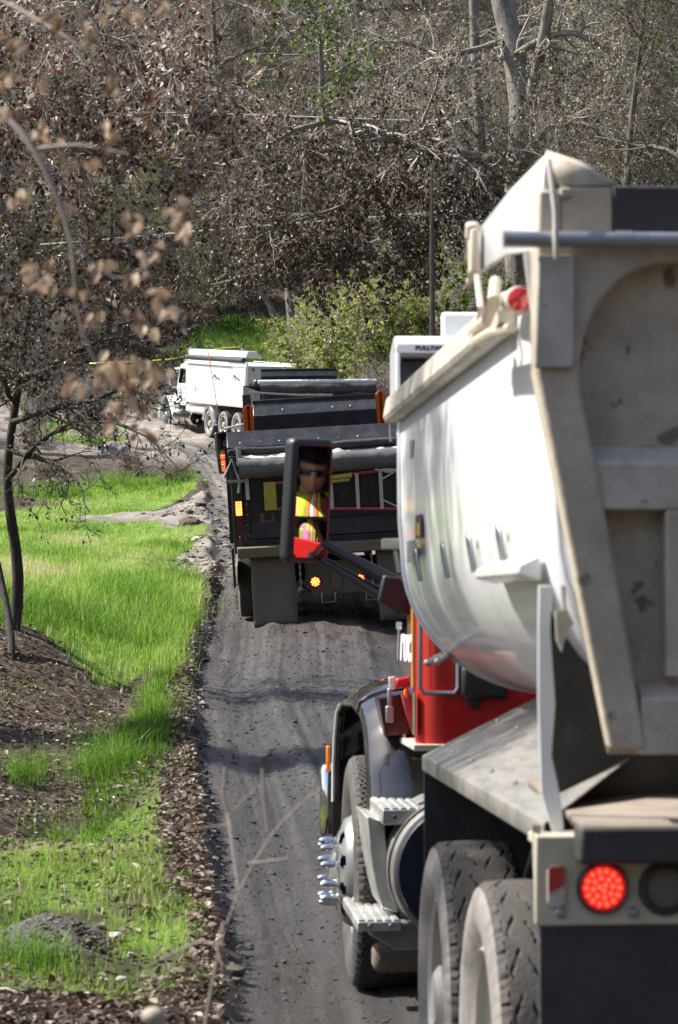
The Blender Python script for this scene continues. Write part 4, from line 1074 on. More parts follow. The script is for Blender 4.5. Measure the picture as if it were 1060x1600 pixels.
# dark latch recess, latch, trim and lamp between fender and cab
rc = MB(); P_ = [F1.Y(x, y, 5.80) for x, y in ((592, 1092), (640, 1082), (640, 1148), (602, 1150))]
rc.add([P_[0], P_[1], P_[2], P_[3]] + [v + Vector((0, .25, 0)) for v in P_], [(0, 1, 2, 3), (0, 4, 5, 1), (1, 5, 6, 2), (2, 6, 7, 3), (3, 7, 4, 0)])
rc.build('latch_recess', mat('maroon_paint', (.06, .006, .010), .3, coat=.4), T1, bevel=.004)
lt_ = MB(); a = F1.Y(609, 1116, 5.78); lt_.box((a.x, 5.775, a.z), (.036, .03, .075)); lt_.box((a.x, 5.775, a.z + .075), (.020, .02, .085)); lt_.build('hood_latch', M['steel'], T1, bevel=.006)
ub = MB()
pa = [(556, 1112), (560, 1096), (580, 1084), (606, 1076), (632, 1072)]; pb = [(558, 1082), (566, 1076), (586, 1068), (606, 1063), (634, 1058)]
vs = [F1.Y(x, y, 5.80) for x, y in pa] + [F1.Y(x, y, 6.02) for x, y in pb]
ub.add(vs, [(k, k + 1, k + 6, k + 5) for k in range(4)]); ub.build('fender_ridge', M['blackgloss'], T1, solid=.02, bevel=.006)
ub = MB(); vs = [F1.Y(x, y, 5.795) for x, y in ((617, 1060), (640, 1056), (640, 1074), (617, 1077))]
ub.add(vs, [(0, 1, 2, 3)]); ub.build('red_hood_edge', M['red'], T1, solid=.05, bevel=.01)
wt = MB(); vs = [F1.Y(x, y, 5.785) for x, y in ((607, 1058), (617, 1057), (618, 1077), (609, 1078))]; wt.add(vs, [(0, 1, 2, 3)]); wt.build('white_clip', M['whitepipe'], T1, solid=.02, bevel=.003)
ct = MB(); ct.tube([F1.Y(x, y, 5.74) for x, y in ((631, 1147), (634, 1157), (641, 1165), (652, 1168), (663, 1168), (661, 1150), (655, 1120))], .008, 8); ct.build('bright_trim', M['chrome'], T1)
cs = MB(); vs = [F1.Y(x, y, 5.77) for x, y in ((626, 1085), (636, 1070), (642, 1090), (650, 1120), (660, 1160), (645, 1152), (634, 1118))]
cs.add(vs, [tuple(range(7))]); cs.build('hood_side', mat('faded_red', (.38, .05, .05), .35, coat=.5), T1, solid=.03, bevel=.006)
tl = MB(); a = F1.Y(634, 1083, 5.74); tl.sphere((a.x, 5.745, a.z), .022, 10, 6, sc=(.5, .6, 1.1)); tl.build('turn_lamp', M['amber'], T1)
# steps, bracket, tank
def step(px, py, ln, w, h, nm):
    a = F1.Y(px, py, 5.12)
    m = MB(); m.bb(a.x, a.x + w, 5.12, 5.12 + ln, a.z - h, a.z - .012)
    o = m.build('step', M['alum'], T1, bevel=.004)
    rg = MB()
    for k in range(5):
        x = a.x + w * (k + .5) / 5
        rg.prism([(x - w * .085, a.z - .0125), (x - w * .05, a.z - .005), (x + w * .05, a.z - .005), (x + w * .085, a.z - .0125)], 'Y', 5.125, 5.115 + ln)
    rg.build('tread_rib', M['alum'], o)
    for k in (.28, .76):
        b_ = MB(); b_.lathe([(.010, 0), (.010, -.005), (.006, -.008), (0, -.008)], 'Y', (a.x + w * k, 5.12, a.z - h * .55), 10); b_.build('bolt', M['darksteel'] if nm else M['steel'], o)
step(598, 1261, .88, .182, .075, True); step(559, 1436, .92, .185, .052, False)
bk = MB(); pts_ = [(573, 1275), (602, 1283), (603, 1310), (608, 1345), (616, 1390), (623, 1428), (596, 1418), (586, 1380), (578, 1330)]
bk.prism([(F1.Y(x, y, 5.3).x, F1.Y(x, y, 5.3).z) for x, y in pts_], 'Y', 5.3, 5.95); bk.build('step_bracket', M['alum'], T1, bevel=.006)
tc_ = F1.Y(722, 1362, 5.05); rt = .30
tk = MB(); tk.lathe([(0, 5.02), (rt * .9, 5.02), (rt * .97, 5.03), (rt, 5.06), (rt, 5.98), (rt * .95, 6.0), (0, 6.0)], 'Y', (tc_.x, 0, tc_.z), 48)
M['darkalum'] = mat('dull_aluminium', (.24, .23, .215), .45, metal=.7, dirt=(.16, .14, .12), damt=.7, dscale=7)
tko = tk.build('fuel_tank', M['darkalum'], T1)
tk = MB(); tk.lathe([(0, 5.005), (rt * .90, 5.005), (rt * .92, 5.02)], 'Y', (tc_.x, 0, tc_.z), 48); tk.build('tank_cap', M['blueglass'], tko)
for y in (5.12, 5.34, 5.85):
    tk = MB(); tk.lathe([(rt + .004, y - .03), (rt + .010, y - .03), (rt + .010, y + .03), (rt + .004, y + .03)], 'Y', (tc_.x, 0, tc_.z), 48); tk.build('tank_strap', M['darkalum'], tko)
bh = MB()
for k in range(3):
    a = F1.Y(640 + k * 4, 1300 - k * 9, 5.10); bh.tube([(a.x - .012, 5.08, a.z - .012), (a.x + .014, 5.16, a.z + .02)], .012, 8)
bh.build('hose_clip', M['bluehose'], tko)
hg = MB(); pts_ = [(575, 1460), (600, 1440), (690, 1440), (690, 1485), (618, 1485)]
hg.prism([(F1.Y(x, y, 5.2).x, F1.Y(x, y, 5.2).z) for x, y in pts_], 'Y', 5.2, 5.9); hg.build('tank_hanger', M['steel'], T1, bevel=.01)
mf = MB(); a = F1.Y(584, 1478, 5.45); c = F1.Y(680, 1520, 5.45); mf.bb(a.x, c.x + .2, 5.45, 5.6, c.z, a.z); mf.build('chain_box', M['flap'], T1, bevel=.03)

# left mirror
MC = F1.Y(486, 783, 6.25)
HEAD1 = Vector((-.52, 5.68, 2.26))
cam_l = F1.I @ Vector((0, 0, 0))
def mirror_basis(p, target):
    n_ = ((cam_l - p).normalized() + (target - p).normalized()).normalized()
    x_ = Vector((0, 0, 1)).cross(n_).normalized(); z_ = n_.cross(x_)
    return x_, n_, z_
GU = F1.Y(491, 752, 6.22)
xb, nb, zb = mirror_basis(GU, HEAD1 + Vector((0, 0, -.05)))
def mbox(o, x0, x1, n0, n1, z0, z1): 
    return [o + xb * x + nb * n_ + zb * z for x in (x0, x1) for n_ in (n0, n1) for z in (z0, z1)]
BOXF = [(0, 1, 3, 2), (4, 6, 7, 5), (0, 4, 5, 1), (2, 3, 7, 6), (0, 2, 6, 4), (1, 5, 7, 3)]
hm = MB(); hm.add(mbox(MC, -.118, .112, -.085, .012, -.292, .292), BOXF)
MO = hm.build('mirror', M['plastic'], T1, bevel=.034, seg=4)
gl = MB(); W2, H0, H1 = .086, -.070, .255
gl.add([MC + xb * x + nb * .0145 + zb * z for x, z in ((-W2, H0), (W2, H0), (W2, H1), (-W2, H1))], [(0, 1, 2, 3)]); 
gl.build('mirror_glass', M['mirror'], MO, recalc=False)
gc = MB(); H2, H3 = -.262, -.084; RC = .85
LC = MC + zb * (H2 + H3) / 2
x2, n2, z2 = mirror_basis(LC, Vector((-.95, 5.72, 1.83)))
def cvx(u, v):
    x = (u - .5) * 2 * W2; z = (v - .5) * (H3 - H2)
    return LC + xb * x + zb * z + nb * .013 + n2 * (math.sqrt(RC ** 2 - x * x - z * z) - RC + .006) + nb * 0 - n2 * 0 + nb * (0) + (nb * 0) + n2 * 0
gc.grid(lambda u, v: cvx(u, v), 16, 16)
go = gc.build('mirror_glass', M['mirror'], MO, recalc=False); go['label'] = 'small convex lower mirror glass'
ar = MB()
mt0 = F1.Y(632, 945, 6.05)
for (xa, ya), (xc, yc), ra in (((504, 848), (628, 918), .027), ((502, 874), (630, 952), .025)):
    a = F1.Y(xa, ya, 6.30); c = F1.Y(xc, yc, 6.1); ar.tube([a, a.lerp(c, .5) + Vector((0, 0, .004)), c], [ra * .8, ra, ra * 1.6], 10)
pts_ = [(598, 898), (640, 905), (640, 962), (618, 956), (590, 938)]
ar.prism([(F1.Y(x, y, 6.08).x, F1.Y(x, y, 6.08).z) for x, y in pts_], 'Y', 6.04, 6.14)
ar.build('mirror_arm', M['plastic'], MO, bevel=.012)
m = MB(); m.bb(1.35, 1.56, 6.2, 6.29, 2.0, 2.58); m.tube([(1.0, 6.2, 1.95), (1.42, 6.25, 2.1)], .03, 8); m.build('mirror', M['plastic'], T1, bevel=.03)
# ------------------------------------------------------------------ generic running gear for the trucks ahead
def running_gear(T, yf, axles, fr=8.6):
    ch = MB()
    for s in (-1, 1): ch.bb(s * .42 - .045, s * .42 + .045, .1, fr, .80, 1.08)
    for y in (.4, 1.8, 3.4, 5.2, yf): ch.bb(-.40, .40, y - .06, y + .06, .82, 1.04)
    for y in axles: ch.tube([(-.95, y, .505), (.95, y, .505)], .085, 10); ch.lathe([(0, -.24), (.2, -.16), (.27, 0), (.2, .14), (0, .2)], 'Y', (0, y, .50), 18)
    ch.tube([(-.95, yf, .505), (.95, yf, .505)], .07, 8)
    ch.build('chassis', M['darksteel'], T)
    for y in axles:
        wheel(T, (-1.10, y, .505), dual=True, nuts=0); wheel(T, (1.10, y, .505), right=True, dual=True, nuts=0)
    wheel(T, (-1.06, yf, .505), w=.32, style='front', nuts=0); wheel(T, (1.06, yf, .505), w=.32, style='front', right=True, nuts=0)
def front_end(T, yf, yc0, yc1, paint, fpaint, ztop=2.75, hw=1.0):
    c = cab(T, hw, yc0, yc1, 1.05, ztop, paint, 1.86, 2.42, (yc0 + .25, yc0 + 1.1), rear_window=True)
    interior(c, -.48, yc0 + .50, 1.05, yc0 + .98)
    hd = MB(); y2 = yf + .95
    hd.add([(-.62, yc1 - .05, 1.05), (-.82, yc1 - .05, 1.45), (-.70, yc1 - .05, 1.84), (.70, yc1 - .05, 1.84), (.82, yc1 - .05, 1.45), (.62, yc1 - .05, 1.05),
            (-.5, y2, 1.0), (-.58, y2, 1.42), (-.46, y2 - .05, 1.66), (.46, y2 - .05, 1.66), (.58, y2, 1.42), (.5, y2, 1.0)],
           [(0, 1, 7, 6), (1, 2, 8, 7), (2, 3, 9, 8), (3, 4, 10, 9), (4, 5, 11, 10), (6, 7, 8, 9, 10, 11), (5, 4, 3, 2, 1, 0), (0, 6, 11, 5)])
    hd.build('hood', paint, T, bevel=.06)
    g = MB(); g.bb(-.42, .42, y2 + .004, y2 + .04, .98, 1.6); g.build('grille', M['chrome'], T, bevel=.02)
    b = MB(); b.bb(-1.2, 1.2, y2 + .05, y2 + .2, .48, .9); b.build('bumper', M['chrome'], T, bevel=.04)
    for s in (-1, 1):
        f = MB()
        def fn(u, v):
            a = R(-12 + 212 * u); yy = yf - .68 * math.cos(a) * -1; r = .66 + (.22 if a > R(120) else 0) * sstep(R(120), R(190), a)
            return Vector((s * (1.24 - .54 * v), yf + r * math.cos(a), .52 + (.64 + .22 * math.sin(a)) * math.sin(a)))
        f.grid(fn, 24, 4); f.build('front_fender', fpaint, T, solid=.02)
        h = MB(); h.lathe([(.09, 0), (.09, .03), (0, .05)], 'Y', (s * .85, y2 - .05, 1.18), 16); h.build('headlamp', M['chrome'], T)
        d = MB(); d.bb(s * (hw + .002), s * (hw + .008), yc0 + .24, yc0 + 1.1, 1.1, 1.85); dd = d.build('door', paint, T, bevel=.004)
        k = MB(); k.bb(s * (hw + .009), s * (hw + .03), yc0 + .3, yc0 + .42, 1.72, 1.75); k.build('handle', M['chrome'], dd)
        t = MB(); t.tube([(s * 1.0, yc0 - 1.2, .62), (s * 1.0, yc0 + .75, .62)], .29, 24); t.build('fuel_tank', M['alum'] if fpaint != M['white'] else M['chrome'], T, bevel=.02)
        st = MB(); st.bb(s * .95, s * 1.24, yc0 + .2, yc0 + 1.0, .42, .46); st.build('step', M['alum'], T)
    return c
def stacks(T, y, z1, x=1.02):
    for s in (-1, 1):
        e = MB(); e.tube([(s * x, y, 1.0), (s * x, y, z1)], .07, 14); e.tube([(s * x, y, z1), (s * x, y - .02, z1 + .14), (s * x, y - .12, z1 + .22)], .068, 14)
        e.build('exhaust_stack', M['chrome'], T)
        g = MB(); g.lathe([(.088, 1.35), (.088, z1 - .3)], 'Z', (s * x, y, 0), 16); g.build('heat_shield', M['steel'], T)
        k = MB(); k.lathe([(.066, 0), (0, -.002)], 'Y', (s * x, y - .125, z1 + .22), 12); k.build('stack_mouth', M['black'], T)

# ------------------------------------------------------------------ orange truck with black dump bed (second in the queue)
M2 = frame_matrix((-0.035, 1.0, 0.075), (0.0, 33.6, -1.37), roll=-3.4)
F2 = Frame(M2)
T2 = tag(empty('dump_truck', mat4=M2), 'orange dump truck with black bed seen from behind, ladder hung on its tailgate', 'dump truck', 'dump trucks queued along the track')
running_gear(T2, 7.9, (1.15, 2.45))
C2 = front_end(T2, 7.9, 6.3, 7.6, M['orange'], M['orange'], 2.42, 1.02)
zt = F2.Y(372, 692, 0).z; zb = F2.Y(386, 862, 0).z
H2 = 1.235
bd = MB()
for s in (-1, 1): bd.bb(s * (H2 - .04), s * H2, .02, 5.5, zb + .05, zt - .16)
bd.bb(-H2, H2, 5.45, 5.5, zb + .05, zt - .34); bd.bb(-H2 + .04, H2 - .04, .02, 5.45, zb + .05, zb + .10)
bed2 = bd.build('dump_bed', M['black'], T2, bevel=.01)
for s in (-1, 1):
    r = MB(); r.bb(s * (H2 - .06), s * (H2 + .03), .0, 5.5, zt - .20, zt - .10); r.build('top_rail', M['black'], bed2, bevel=.01)
    for k in range(5): 
        r = MB(); r.bb(s * (H2 + .001), s * (H2 + .07), .6 + k * 1.05, .70 + k * 1.05, zb + .06, zt - .05); r.build('side_stake', M['black'], bed2)
# rear posts with lamps
lz0, lz1 = F2.Y(0 + 382, 806, -.03).z, F2.Y(382, 782, -.03).z
for s in (-1, 1):
    po = MB(); po.bb(s * (H2 + .012), s * (H2 - .13), -.03, .02, zb - .02, zt - .16); o = po.build('corner_post', M['blacksat'], T2, bevel=.01)
    lp = MB(); xo = s * (H2 - .07)
    lp.prism(rrect(xo - .045, xo + .045, lz0, lz1, .04), 'Y', -.052, -.031); lo = lp.build('tail_lamp', M['ledbase'], T2); lo['label'] = 'lit oval LED lamp'
    le = MB()
    for i in range(3):
        for j in range(7): le.sphere((xo + (i - 1) * .026, -.053, lz0 + .02 + (lz1 - lz0 - .04) * j / 6), .0105, 8, 4)
    tag(le.build('led', M['ledo'], lo), kind='stuff')
    lp = MB(); lp.prism(rrect(xo - .04, xo + .04, lz0 - .26, lz0 - .05, .02), 'Y', -.045, -.031); lp.build('dark_lamp', M['darklens'], T2)
    lt = MB(); lt.bb(xo - .05, xo + .05, -.08, -.031, zb - .06, zb + .05); lt.tube([(xo, -.06, zb - .09), (xo, -.06, zb + .2)], .015, 8); lt.build('gate_latch', M['blacksat'], T2, bevel=.006)
    ar = MB(); a = (s * (H2 + .03), -.05, zt - .34); 
    ar.tube([(s * (H2 + .09), -.03, zt - .42), (s * (H2 - .02), -.05, zt - .20), (s * (H2 - .10), -.05, zt - .46), (s * (H2 - .08), -.05, zt - .62)], .022, 8)
    ar.tube([(s * (H2 - .11), -.07, zt - .28), (s * (H2 - .11), -.07, zt - .05)], .035, 8); ar.box((s * (H2 - .06), -.07, zt - .47), (.22, .05, .035))
    ar.build('tarp_arm', M['steel'], T2)
    rl = MB(); rl.box((s * (H2 - .19), -.052, zt - .56), (.045, .006, .30)); rl.build('reflector', M['creamlight'], T2)
    mk = MB(); mk.box((s * (H2 + .04), .5, zb - .22), (.03, .5, .5)); mk.build('side_flap', M['rubber'], T2)
# tailgate
g = MB(); g.bb(-H2 + .14, H2 - .14, .03, .07, zb + .06, zt - .12); g.bb(-H2 + .12, H2 - .12, -.02, .03, zb + .04, zb + .14); 
g.bb(-H2 + .14, -H2 + .20, -.01, .03, zb + .14, zt - .2); g.bb(H2 - .20, H2 - .14, -.01, .03, zb + .14, zt - .2)
g.prism([(-.02, zb + .15), (.03, zb + .15), (.03, zb + .36), (.015, zb + .36)], 'X', -H2 + .2, H2 - .2)
gate2 = g.build('tailgate', M['black'], T2, bevel=.008)
a = F2.Y(409, 697, 0); c = F2.Y(427, 722, 0)
for k in range(5):
    rbx = -H2 + .42 + k * (2 * H2 - .84) / 4
    p_ = MB(); p_.prism([(rbx - .045, zb + .38), (rbx - .03, zt - .2), (rbx + .03, zt - .2), (rbx + .045, zb + .38)], 'Y', -.004, .029); p_.build('rib', M['black'], gate2, bevel=.006)
for x in (-.95, -.35, .35, .95):
    p_ = MB(); p_.box((x, -.035, zb + .07), (.10, .05, .07)); p_.lathe([(.03, -.04), (.03, .04)], 'X', (x, -.05, zb + .05), 10); p_.build('hinge', M['blacksat'], gate2, bevel=.006)
e_ = F2.Y(603, 811, .0); p_ = MB(); p_.lathe([(.0, .0), (.085, .0), (.09, .012), (.075, .016)], 'Y', (0, 0, 0), 24); em = p_.build('emblem', M['blacksat'], gate2); em.location = (e_.x, -.002, e_.z); em.scale = (1.35, 1, .8)
for k in range(9):
    p_ = MB(); p_.sphere((-H2 + .17, -.012, zb + .2 + k * .13), .011, 8, 5); p_.build('bolt', M['steel'], gate2)
hs_ = MB(); hs_.tube([F2.Y(474, 868, -.02), F2.Y(480, 890, -.05), F2.Y(477, 915, -.02), F2.Y(486, 925, .1)], .014, 6); hs_.build('air_hose', M['rubber'], T2)
y1 = F2.Y(418, 806, .0); y2 = F2.Y(428, 820, .0)
p_ = MB(); p_.bb(y1.x - .09, y1.x + .09, .016, .029, y1.z - .10, y1.z + .03); p_.build('warning_sticker', M['label_y'], gate2)
# top edge bar, rear bar with rivets, tarp rolls
q0, q1 = F2.Y(370, 684, .12), F2.Y(372, 698, .12)
b = MB(); b.prism([(.0, q1.z - .02), (.0, q1.z), (.22, q0.z + .07), (.24, q0.z + .07), (.24, q1.z - .02)], 'X', -H2 - .03, H2 + .03); rb2 = b.build('rear_bar', M['blacksat'], T2, bevel=.006)
for k in range(10):
    b = MB(); x = -1.1 + k * 2.2 / 9; b.sphere((x, .06 + .012 * (k % 2), q1.z + .045), .013, 8, 5); b.build('bolt', M['whitepipe'], rb2)
def cloth_roll(name, zc, yc, r, mt, x0, x1, wob=.012, mi=None):
    m = MB()
    def fn(u, v):
        a = 2 * math.pi * v; x = x0 + (x1 - x0) * u
        rr = r * (1 + .16 * mnoise.noise(Vector((x * 3.1, math.cos(a) * .9, math.sin(a) * .9 + zc))) + .07 * mnoise.noise(Vector((x * 11, math.cos(a) * 2, math.sin(a) * 2))))
        return Vector((x, yc + rr * math.cos(a), zc + rr * math.sin(a) + wob * math.sin(x * 2.3)))
    m.grid(fn, 70, 18); return m.build(name, mt, T2 if mi is None else mi)
zr = F2.Y(450, 727, -.12).z
cloth_roll('upper_tarp_roll', F2.Y(450, 700, -.02).z, .02, .05, M['blacktarp'], -H2 + .05, H2 - .02)
cloth_roll('tarp_roll', zr, -.10, .125, M['tarp'], -H2 + .10, H2 + .02)
fd = MB()
def fold(u, v):
    x = -H2 + .10 + (2 * H2 - .10) * u; w = .055 * mnoise.noise(Vector((x * 4, 1.3, 0))) + .03 * mnoise.noise(Vector((x * 13, 4.3, v * 2)))
    return Vector((x, -.17 + .20 * v, zr + .075 + .075 * math.sin(v * math.pi * .5) + (.05 * math.exp(-((u - .93) / .09) ** 2) + w) * (1 - abs(2 * v - 1))))
fd.grid(fold, 90, 6); fd.build('tarp_fold', M['palefab'], T2, solid=.008)
fl2 = MB()
def fold2(u, v):
    x = .55 + .75 * u; return Vector((x, -.235 + .02 * v, zr - .11 - .07 * v * math.sin(math.pi * u) + .02 * mnoise.noise(Vector((x * 8, v, 2)))))
fl2.grid(fold2, 24, 4); fl2.build('tarp_edge', M['palefab'], T2, solid=.006)
# headboard at the front of the bed, cab guard
yh = 5.3
hA, hB, hC = F2.Y(395, 634, yh), F2.Y(396, 650, yh), F2.Y(397, 684, yh)
xl = hA.x; xr = F2.Y(589, 640, yh).x
h = MB(); h.prism([(yh, hC.z - .2), (yh, hB.z), (yh + .16, hA.z - .015), (yh + .19, hA.z), (yh + .19, hA.z + .07), (yh + .22, hA.z + .07), (yh + .22, hC.z - .2)], 'X', xl, xr)
ho2 = h.build('headboard', M['blacksat'], T2, bevel=.008)
for px, py in ((442, 640), (520, 636), (548, 634), (553, 646)):
    v = F2.Y(px, py, yh + .08); b = MB(); b.sphere((v.x, yh + .075, v.z), .014, 8, 5); b.build('bolt', M['whitepipe'], ho2)
# cab rear corners showing beside the headboard
for (x0, y0, x1, y1_), dx in (((379, 634, 399, 680), -1), ((586, 612, 606, 672), 1)):
    a = F2.Y(x0, y0, 6.0); c = F2.Y(x1, y1_, 6.0)
    m = MB(); pr = rrect(min(a.x, c.x), max(a.x, c.x), c.z - .5, a.z, .09)
    m.prism(pr, 'Y', 6.0, 6.28); m.build('cab_corner', M['orange'], T2, bevel=.03)
m = MB(); a = F2.Y(607, 672, 5.9); m.box((a.x, 5.9, a.z - .02), (.05, .1, .42), (0, -4, 0)); m.build('cab_rear_trim', M['orange'], T2, bevel=.02)
m = MB(); a = F2.Y(386, 628, 6.4); m.box((a.x, 6.4, a.z), (.13, .06, .22)); m.tube([(a.x, 6.4, a.z - .1), (a.x + .1, 6.45, a.z - .3)], .015, 6); m.build('high_mirror', M['plastic'], T2, bevel=.02)
hr = MB(); hr.tube([F2.Y(x, y, 5.95) for x, y in ((392, 618), (394, 624), (394, 634))], .014, 6); hr.build('grab_rail', M['steel'], T2)
# bumper bar, flaps, plate with lamps, rings
b1 = F2.Y(386, 852, -.1); b2 = F2.Y(386, 871, -.1)
b = MB(); b.bb(-H2 + .02, H2 - .02, -.22, .02, b2.z, b1.z - .02); b.build('rear_bumper', M['bumperwood'], T2, bevel=.012)
fa = F2.Y(389, 872, -.05); fb = F2.Y(464, 979, -.05)
for s in (-1, 1):
    m = MB(); n_ = 12
    def ff(u, v): return Vector((s * (-fa.x - .02 + (fa.x - fb.x) * -0 - (fb.x - fa.x) * v), -.05 - .05 * u * u + .012 * math.sin(v * 5 + u), b2.z - .005 - (b2.z - fb.z - .02) * u))
    m.grid(ff, 10, 8); m.build('mudflap', M['flap'], T2, solid=.012)
    chn = MB(); a = F2.Y(468, 872, -.02); 
    for k in range(9): chn.box((s * -a.x, -.02, a.z - .02 - k * .045), (.012 if k % 2 else .028, .028 if k % 2 else .012, .05))
    tag(chn.build('chain', M['steel'], T2), kind='stuff')
pa_ = F2.Y(476, 878, .10); pb_ = F2.Y(476, 930, .10)
m = MB(); m.bb(pa_.x, -pa_.x, .09, .11, pb_.z, pa_.z); m.bb(-.06, .06, .05, .09, pb_.z + .05, pa_.z - .06); lp2 = m.build('lamp_plate', M['flap'], T2, bevel=.006)
zl = F2.Y(493, 909, .08)
for x in (zl.x, zl.x + .56):
    led_lamp(T2, (x, .088, zl.z), .075, [(8, .58, 0), (4, .26, .3), (1, 0, 0)], .0115, lit='ledo', name='brake_lamp', label='lit round red LED brake lamp')
    d = MB(); d.tube([(x + .07, .06, pb_.z + .02), (x + .07, .05, pb_.z - .10), (x + .24, .05, pb_.z - .10), (x + .24, .06, pb_.z + .02)], .012, 6); d.build('tow_ring', M['steel'], T2)
hy = F2.Y(472, 921, .2); m = MB(); m.sphere((hy.x, .2, hy.z), .055, 12, 8); m.build('air_tank_end', M['steel'], T2)
# ladder hanging on the tailgate
LD = tag(empty('ladder', mat4=M2 @ Matrix.Translation((0, -.12, 0))), 'red and yellow stepladder hanging level on the black tailgate of the orange truck', 'ladder')
lt0, lt1, lb0, lb1 = F2.Y(416, 757, -.12), F2.Y(618, 732, -.12), F2.Y(416, 795, -.12), F2.Y(618, 795, -.12)
ext = 1.16
def lerp_x(p, q, x): return p.lerp(q, (x - p.x) / (q.x - p.x))
for p, q in ((lt0, lt1), (lb0, lb1)):
    e = lerp_x(p, q, ext); m = MB(); m.tube([(p.x, 0, p.z), (e.x, 0, e.z)], .020, 6); m.build('rail', M['redrail'], LD)
for px in (518, 559, 596, 640, 668):
    x = F2.Y(px, 770, -.12).x; t_ = lerp_x(lt0, lt1, x).z; b_ = lerp_x(lb0, lb1, x).z
    m = MB(); m.bb(x - .022, x + .022, -.02, .012, b_, t_); m.build('rung', M['alum'], LD)
x0 = F2.Y(596, 770, -.12).x; m = MB(); m.tube([(x0 + .02, -.02, lt1.z - .12), (x0 + .22, -.02, lt1.z - .02)], .011, 6); m.build('brace', M['alum'], LD); m = MB(); m.tube([(x0 + .02, -.02, lb1.z + .12), (x0 + .2, -.02, lb1.z + .02)], .011, 6); m.build('brace', M['alum'], LD)
m = MB(); m.bb(lt0.x - .03, lt0.x + .12, -.05, .03, lb0.z - .02, lt0.z + .03); m.build('foot_cap', M['yellow'], LD, bevel=.008)
a = F2.Y(524, 748, -.14); m = MB(); m.tube([(a.x - .1, -.04, a.z + .01), (a.x + .21, -.04, a.z + .035)], .035, 10); m.tube([(a.x - .1, -.06, a.z - .035), (a.x + .18, -.06, a.z - .02)], .018, 8); m.build('yellow_pole', M['yellow'], LD)
# left cab mirror: tilted with the truck
MC2 = F2.Y(351.5, 707, 6.95)
cam_l2 = F2.I @ Vector((0, 0, 0))
HEAD2 = Vector((-.50, 6.62, 2.12))
def aim(p, target, cl):
    n_ = ((cl - p).normalized() + (target - p).normalized()).normalized()
    x_ = Vector((0, 0, 1)).cross(n_).normalized(); return x_, n_, n_.cross(x_)
xb2, nb2, zb2 = aim(F2.Y(352, 698, 6.95), HEAD2 + Vector((0, 0, -.06)), cam_l2)
m = MB(); m.add([MC2 + xb2 * x + nb2 * n_ + zb2 * z for x in (-.125, .125) for n_ in (-.07, .01) for z in (-.315, .315)], BOXF)
mo2 = m.build('mirror', M['plastic'], T2, bevel=.03)
for z0, z1 in ((-.10, .285), (-.285, -.115)):
    if z0 > -.2:
        m = MB(); m.add([MC2 + xb2 * x + nb2 * .0125 + zb2 * z for x, z in ((-.10, z0), (.10, z0), (.10, z1), (-.10, z1))], [(0, 1, 2, 3)]); m.build('mirror_glass', M['mirror'], mo2, recalc=False)
    else:
        L2 = MC2 + zb2 * (z0 + z1) / 2; _, n3, _ = aim(L2, Vector((-.8, 6.5, 1.75)), cam_l2); m = MB()
        m.grid(lambda u, v: L2 + xb2 * (u - .5) * .2 + zb2 * (v - .5) * (z1 - z0) + nb2 * .012 + n3 * (math.sqrt(.81 - ((u - .5) * .2) ** 2 - ((v - .5) * .17) ** 2) - .9 + .006), 10, 10)
        m.build('mirror_glass', M['mirror'], mo2, recalc=False)
m = MB(); m.tube([MC2 + zb2 * .31 + nb2 * -.03, MC2 + zb2 * .36 + Vector((.06, 0, 0)), Vector((-1.0, 6.9, MC2.z + .42))], .018, 8)
m.tube([MC2 - zb2 * .31 + nb2 * -.03, Vector((-1.0, 6.9, MC2.z - .36))], .022, 8); m.build('mirror_arm', M['steel'], mo2)

# ------------------------------------------------------------------ white truck turning at the bend, seen from its left side
P3 = WP(369, 689, 95.0); Q3 = WP(258, 674, 102.0)
d3 = (Q3 - P3).normalized()
x3 = d3.cross(Vector((0, 0, 1))).normalized()
M3 = frame_matrix(d3, P3 - d3 * 1.2 + x3 * 1.22)
F3 = Frame(M3)
T3 = tag(empty('dump_truck', mat4=M3), 'white dump truck with chrome stacks at the bend, seen from its side', 'dump truck', 'dump trucks queued along the track')
YF3 = (Q3 - P3).length + 1.2
running_gear(T3, YF3, (1.2, 2.55, 4.0), fr=YF3 + .6)
front_end(T3, YF3, YF3 - 1.75, YF3 - .45, M['white'], M['white'], 2.62, .98)
stacks(T3, YF3 - 2.0, 3.05, 1.06)
b = MB(); zt3 = 2.72
y0, y1 = .25, YF3 - 2.25
for s in (-1, 1): b.prism([(y0, 1.22), (y1, 1.22), (y1, zt3), (y0, zt3)], 'X', s * 1.20, s * 1.235)
b.bb(-1.2, 1.2, y1 - .04, y1, 1.22, zt3 + .02); b.bb(-1.2, 1.2, y0, y1, 1.20, 1.25)
bed3 = b.build('dump_bed', M['white'], T3, bevel=.01)
r = MB(); r.bb(-1.24, 1.24, y0 - .03, y0, 1.18, zt3 - .05); r.build('tailgate', mat('pale_blue_grey_paint', (.48, .55, .56), .4), T3, bevel=.01)
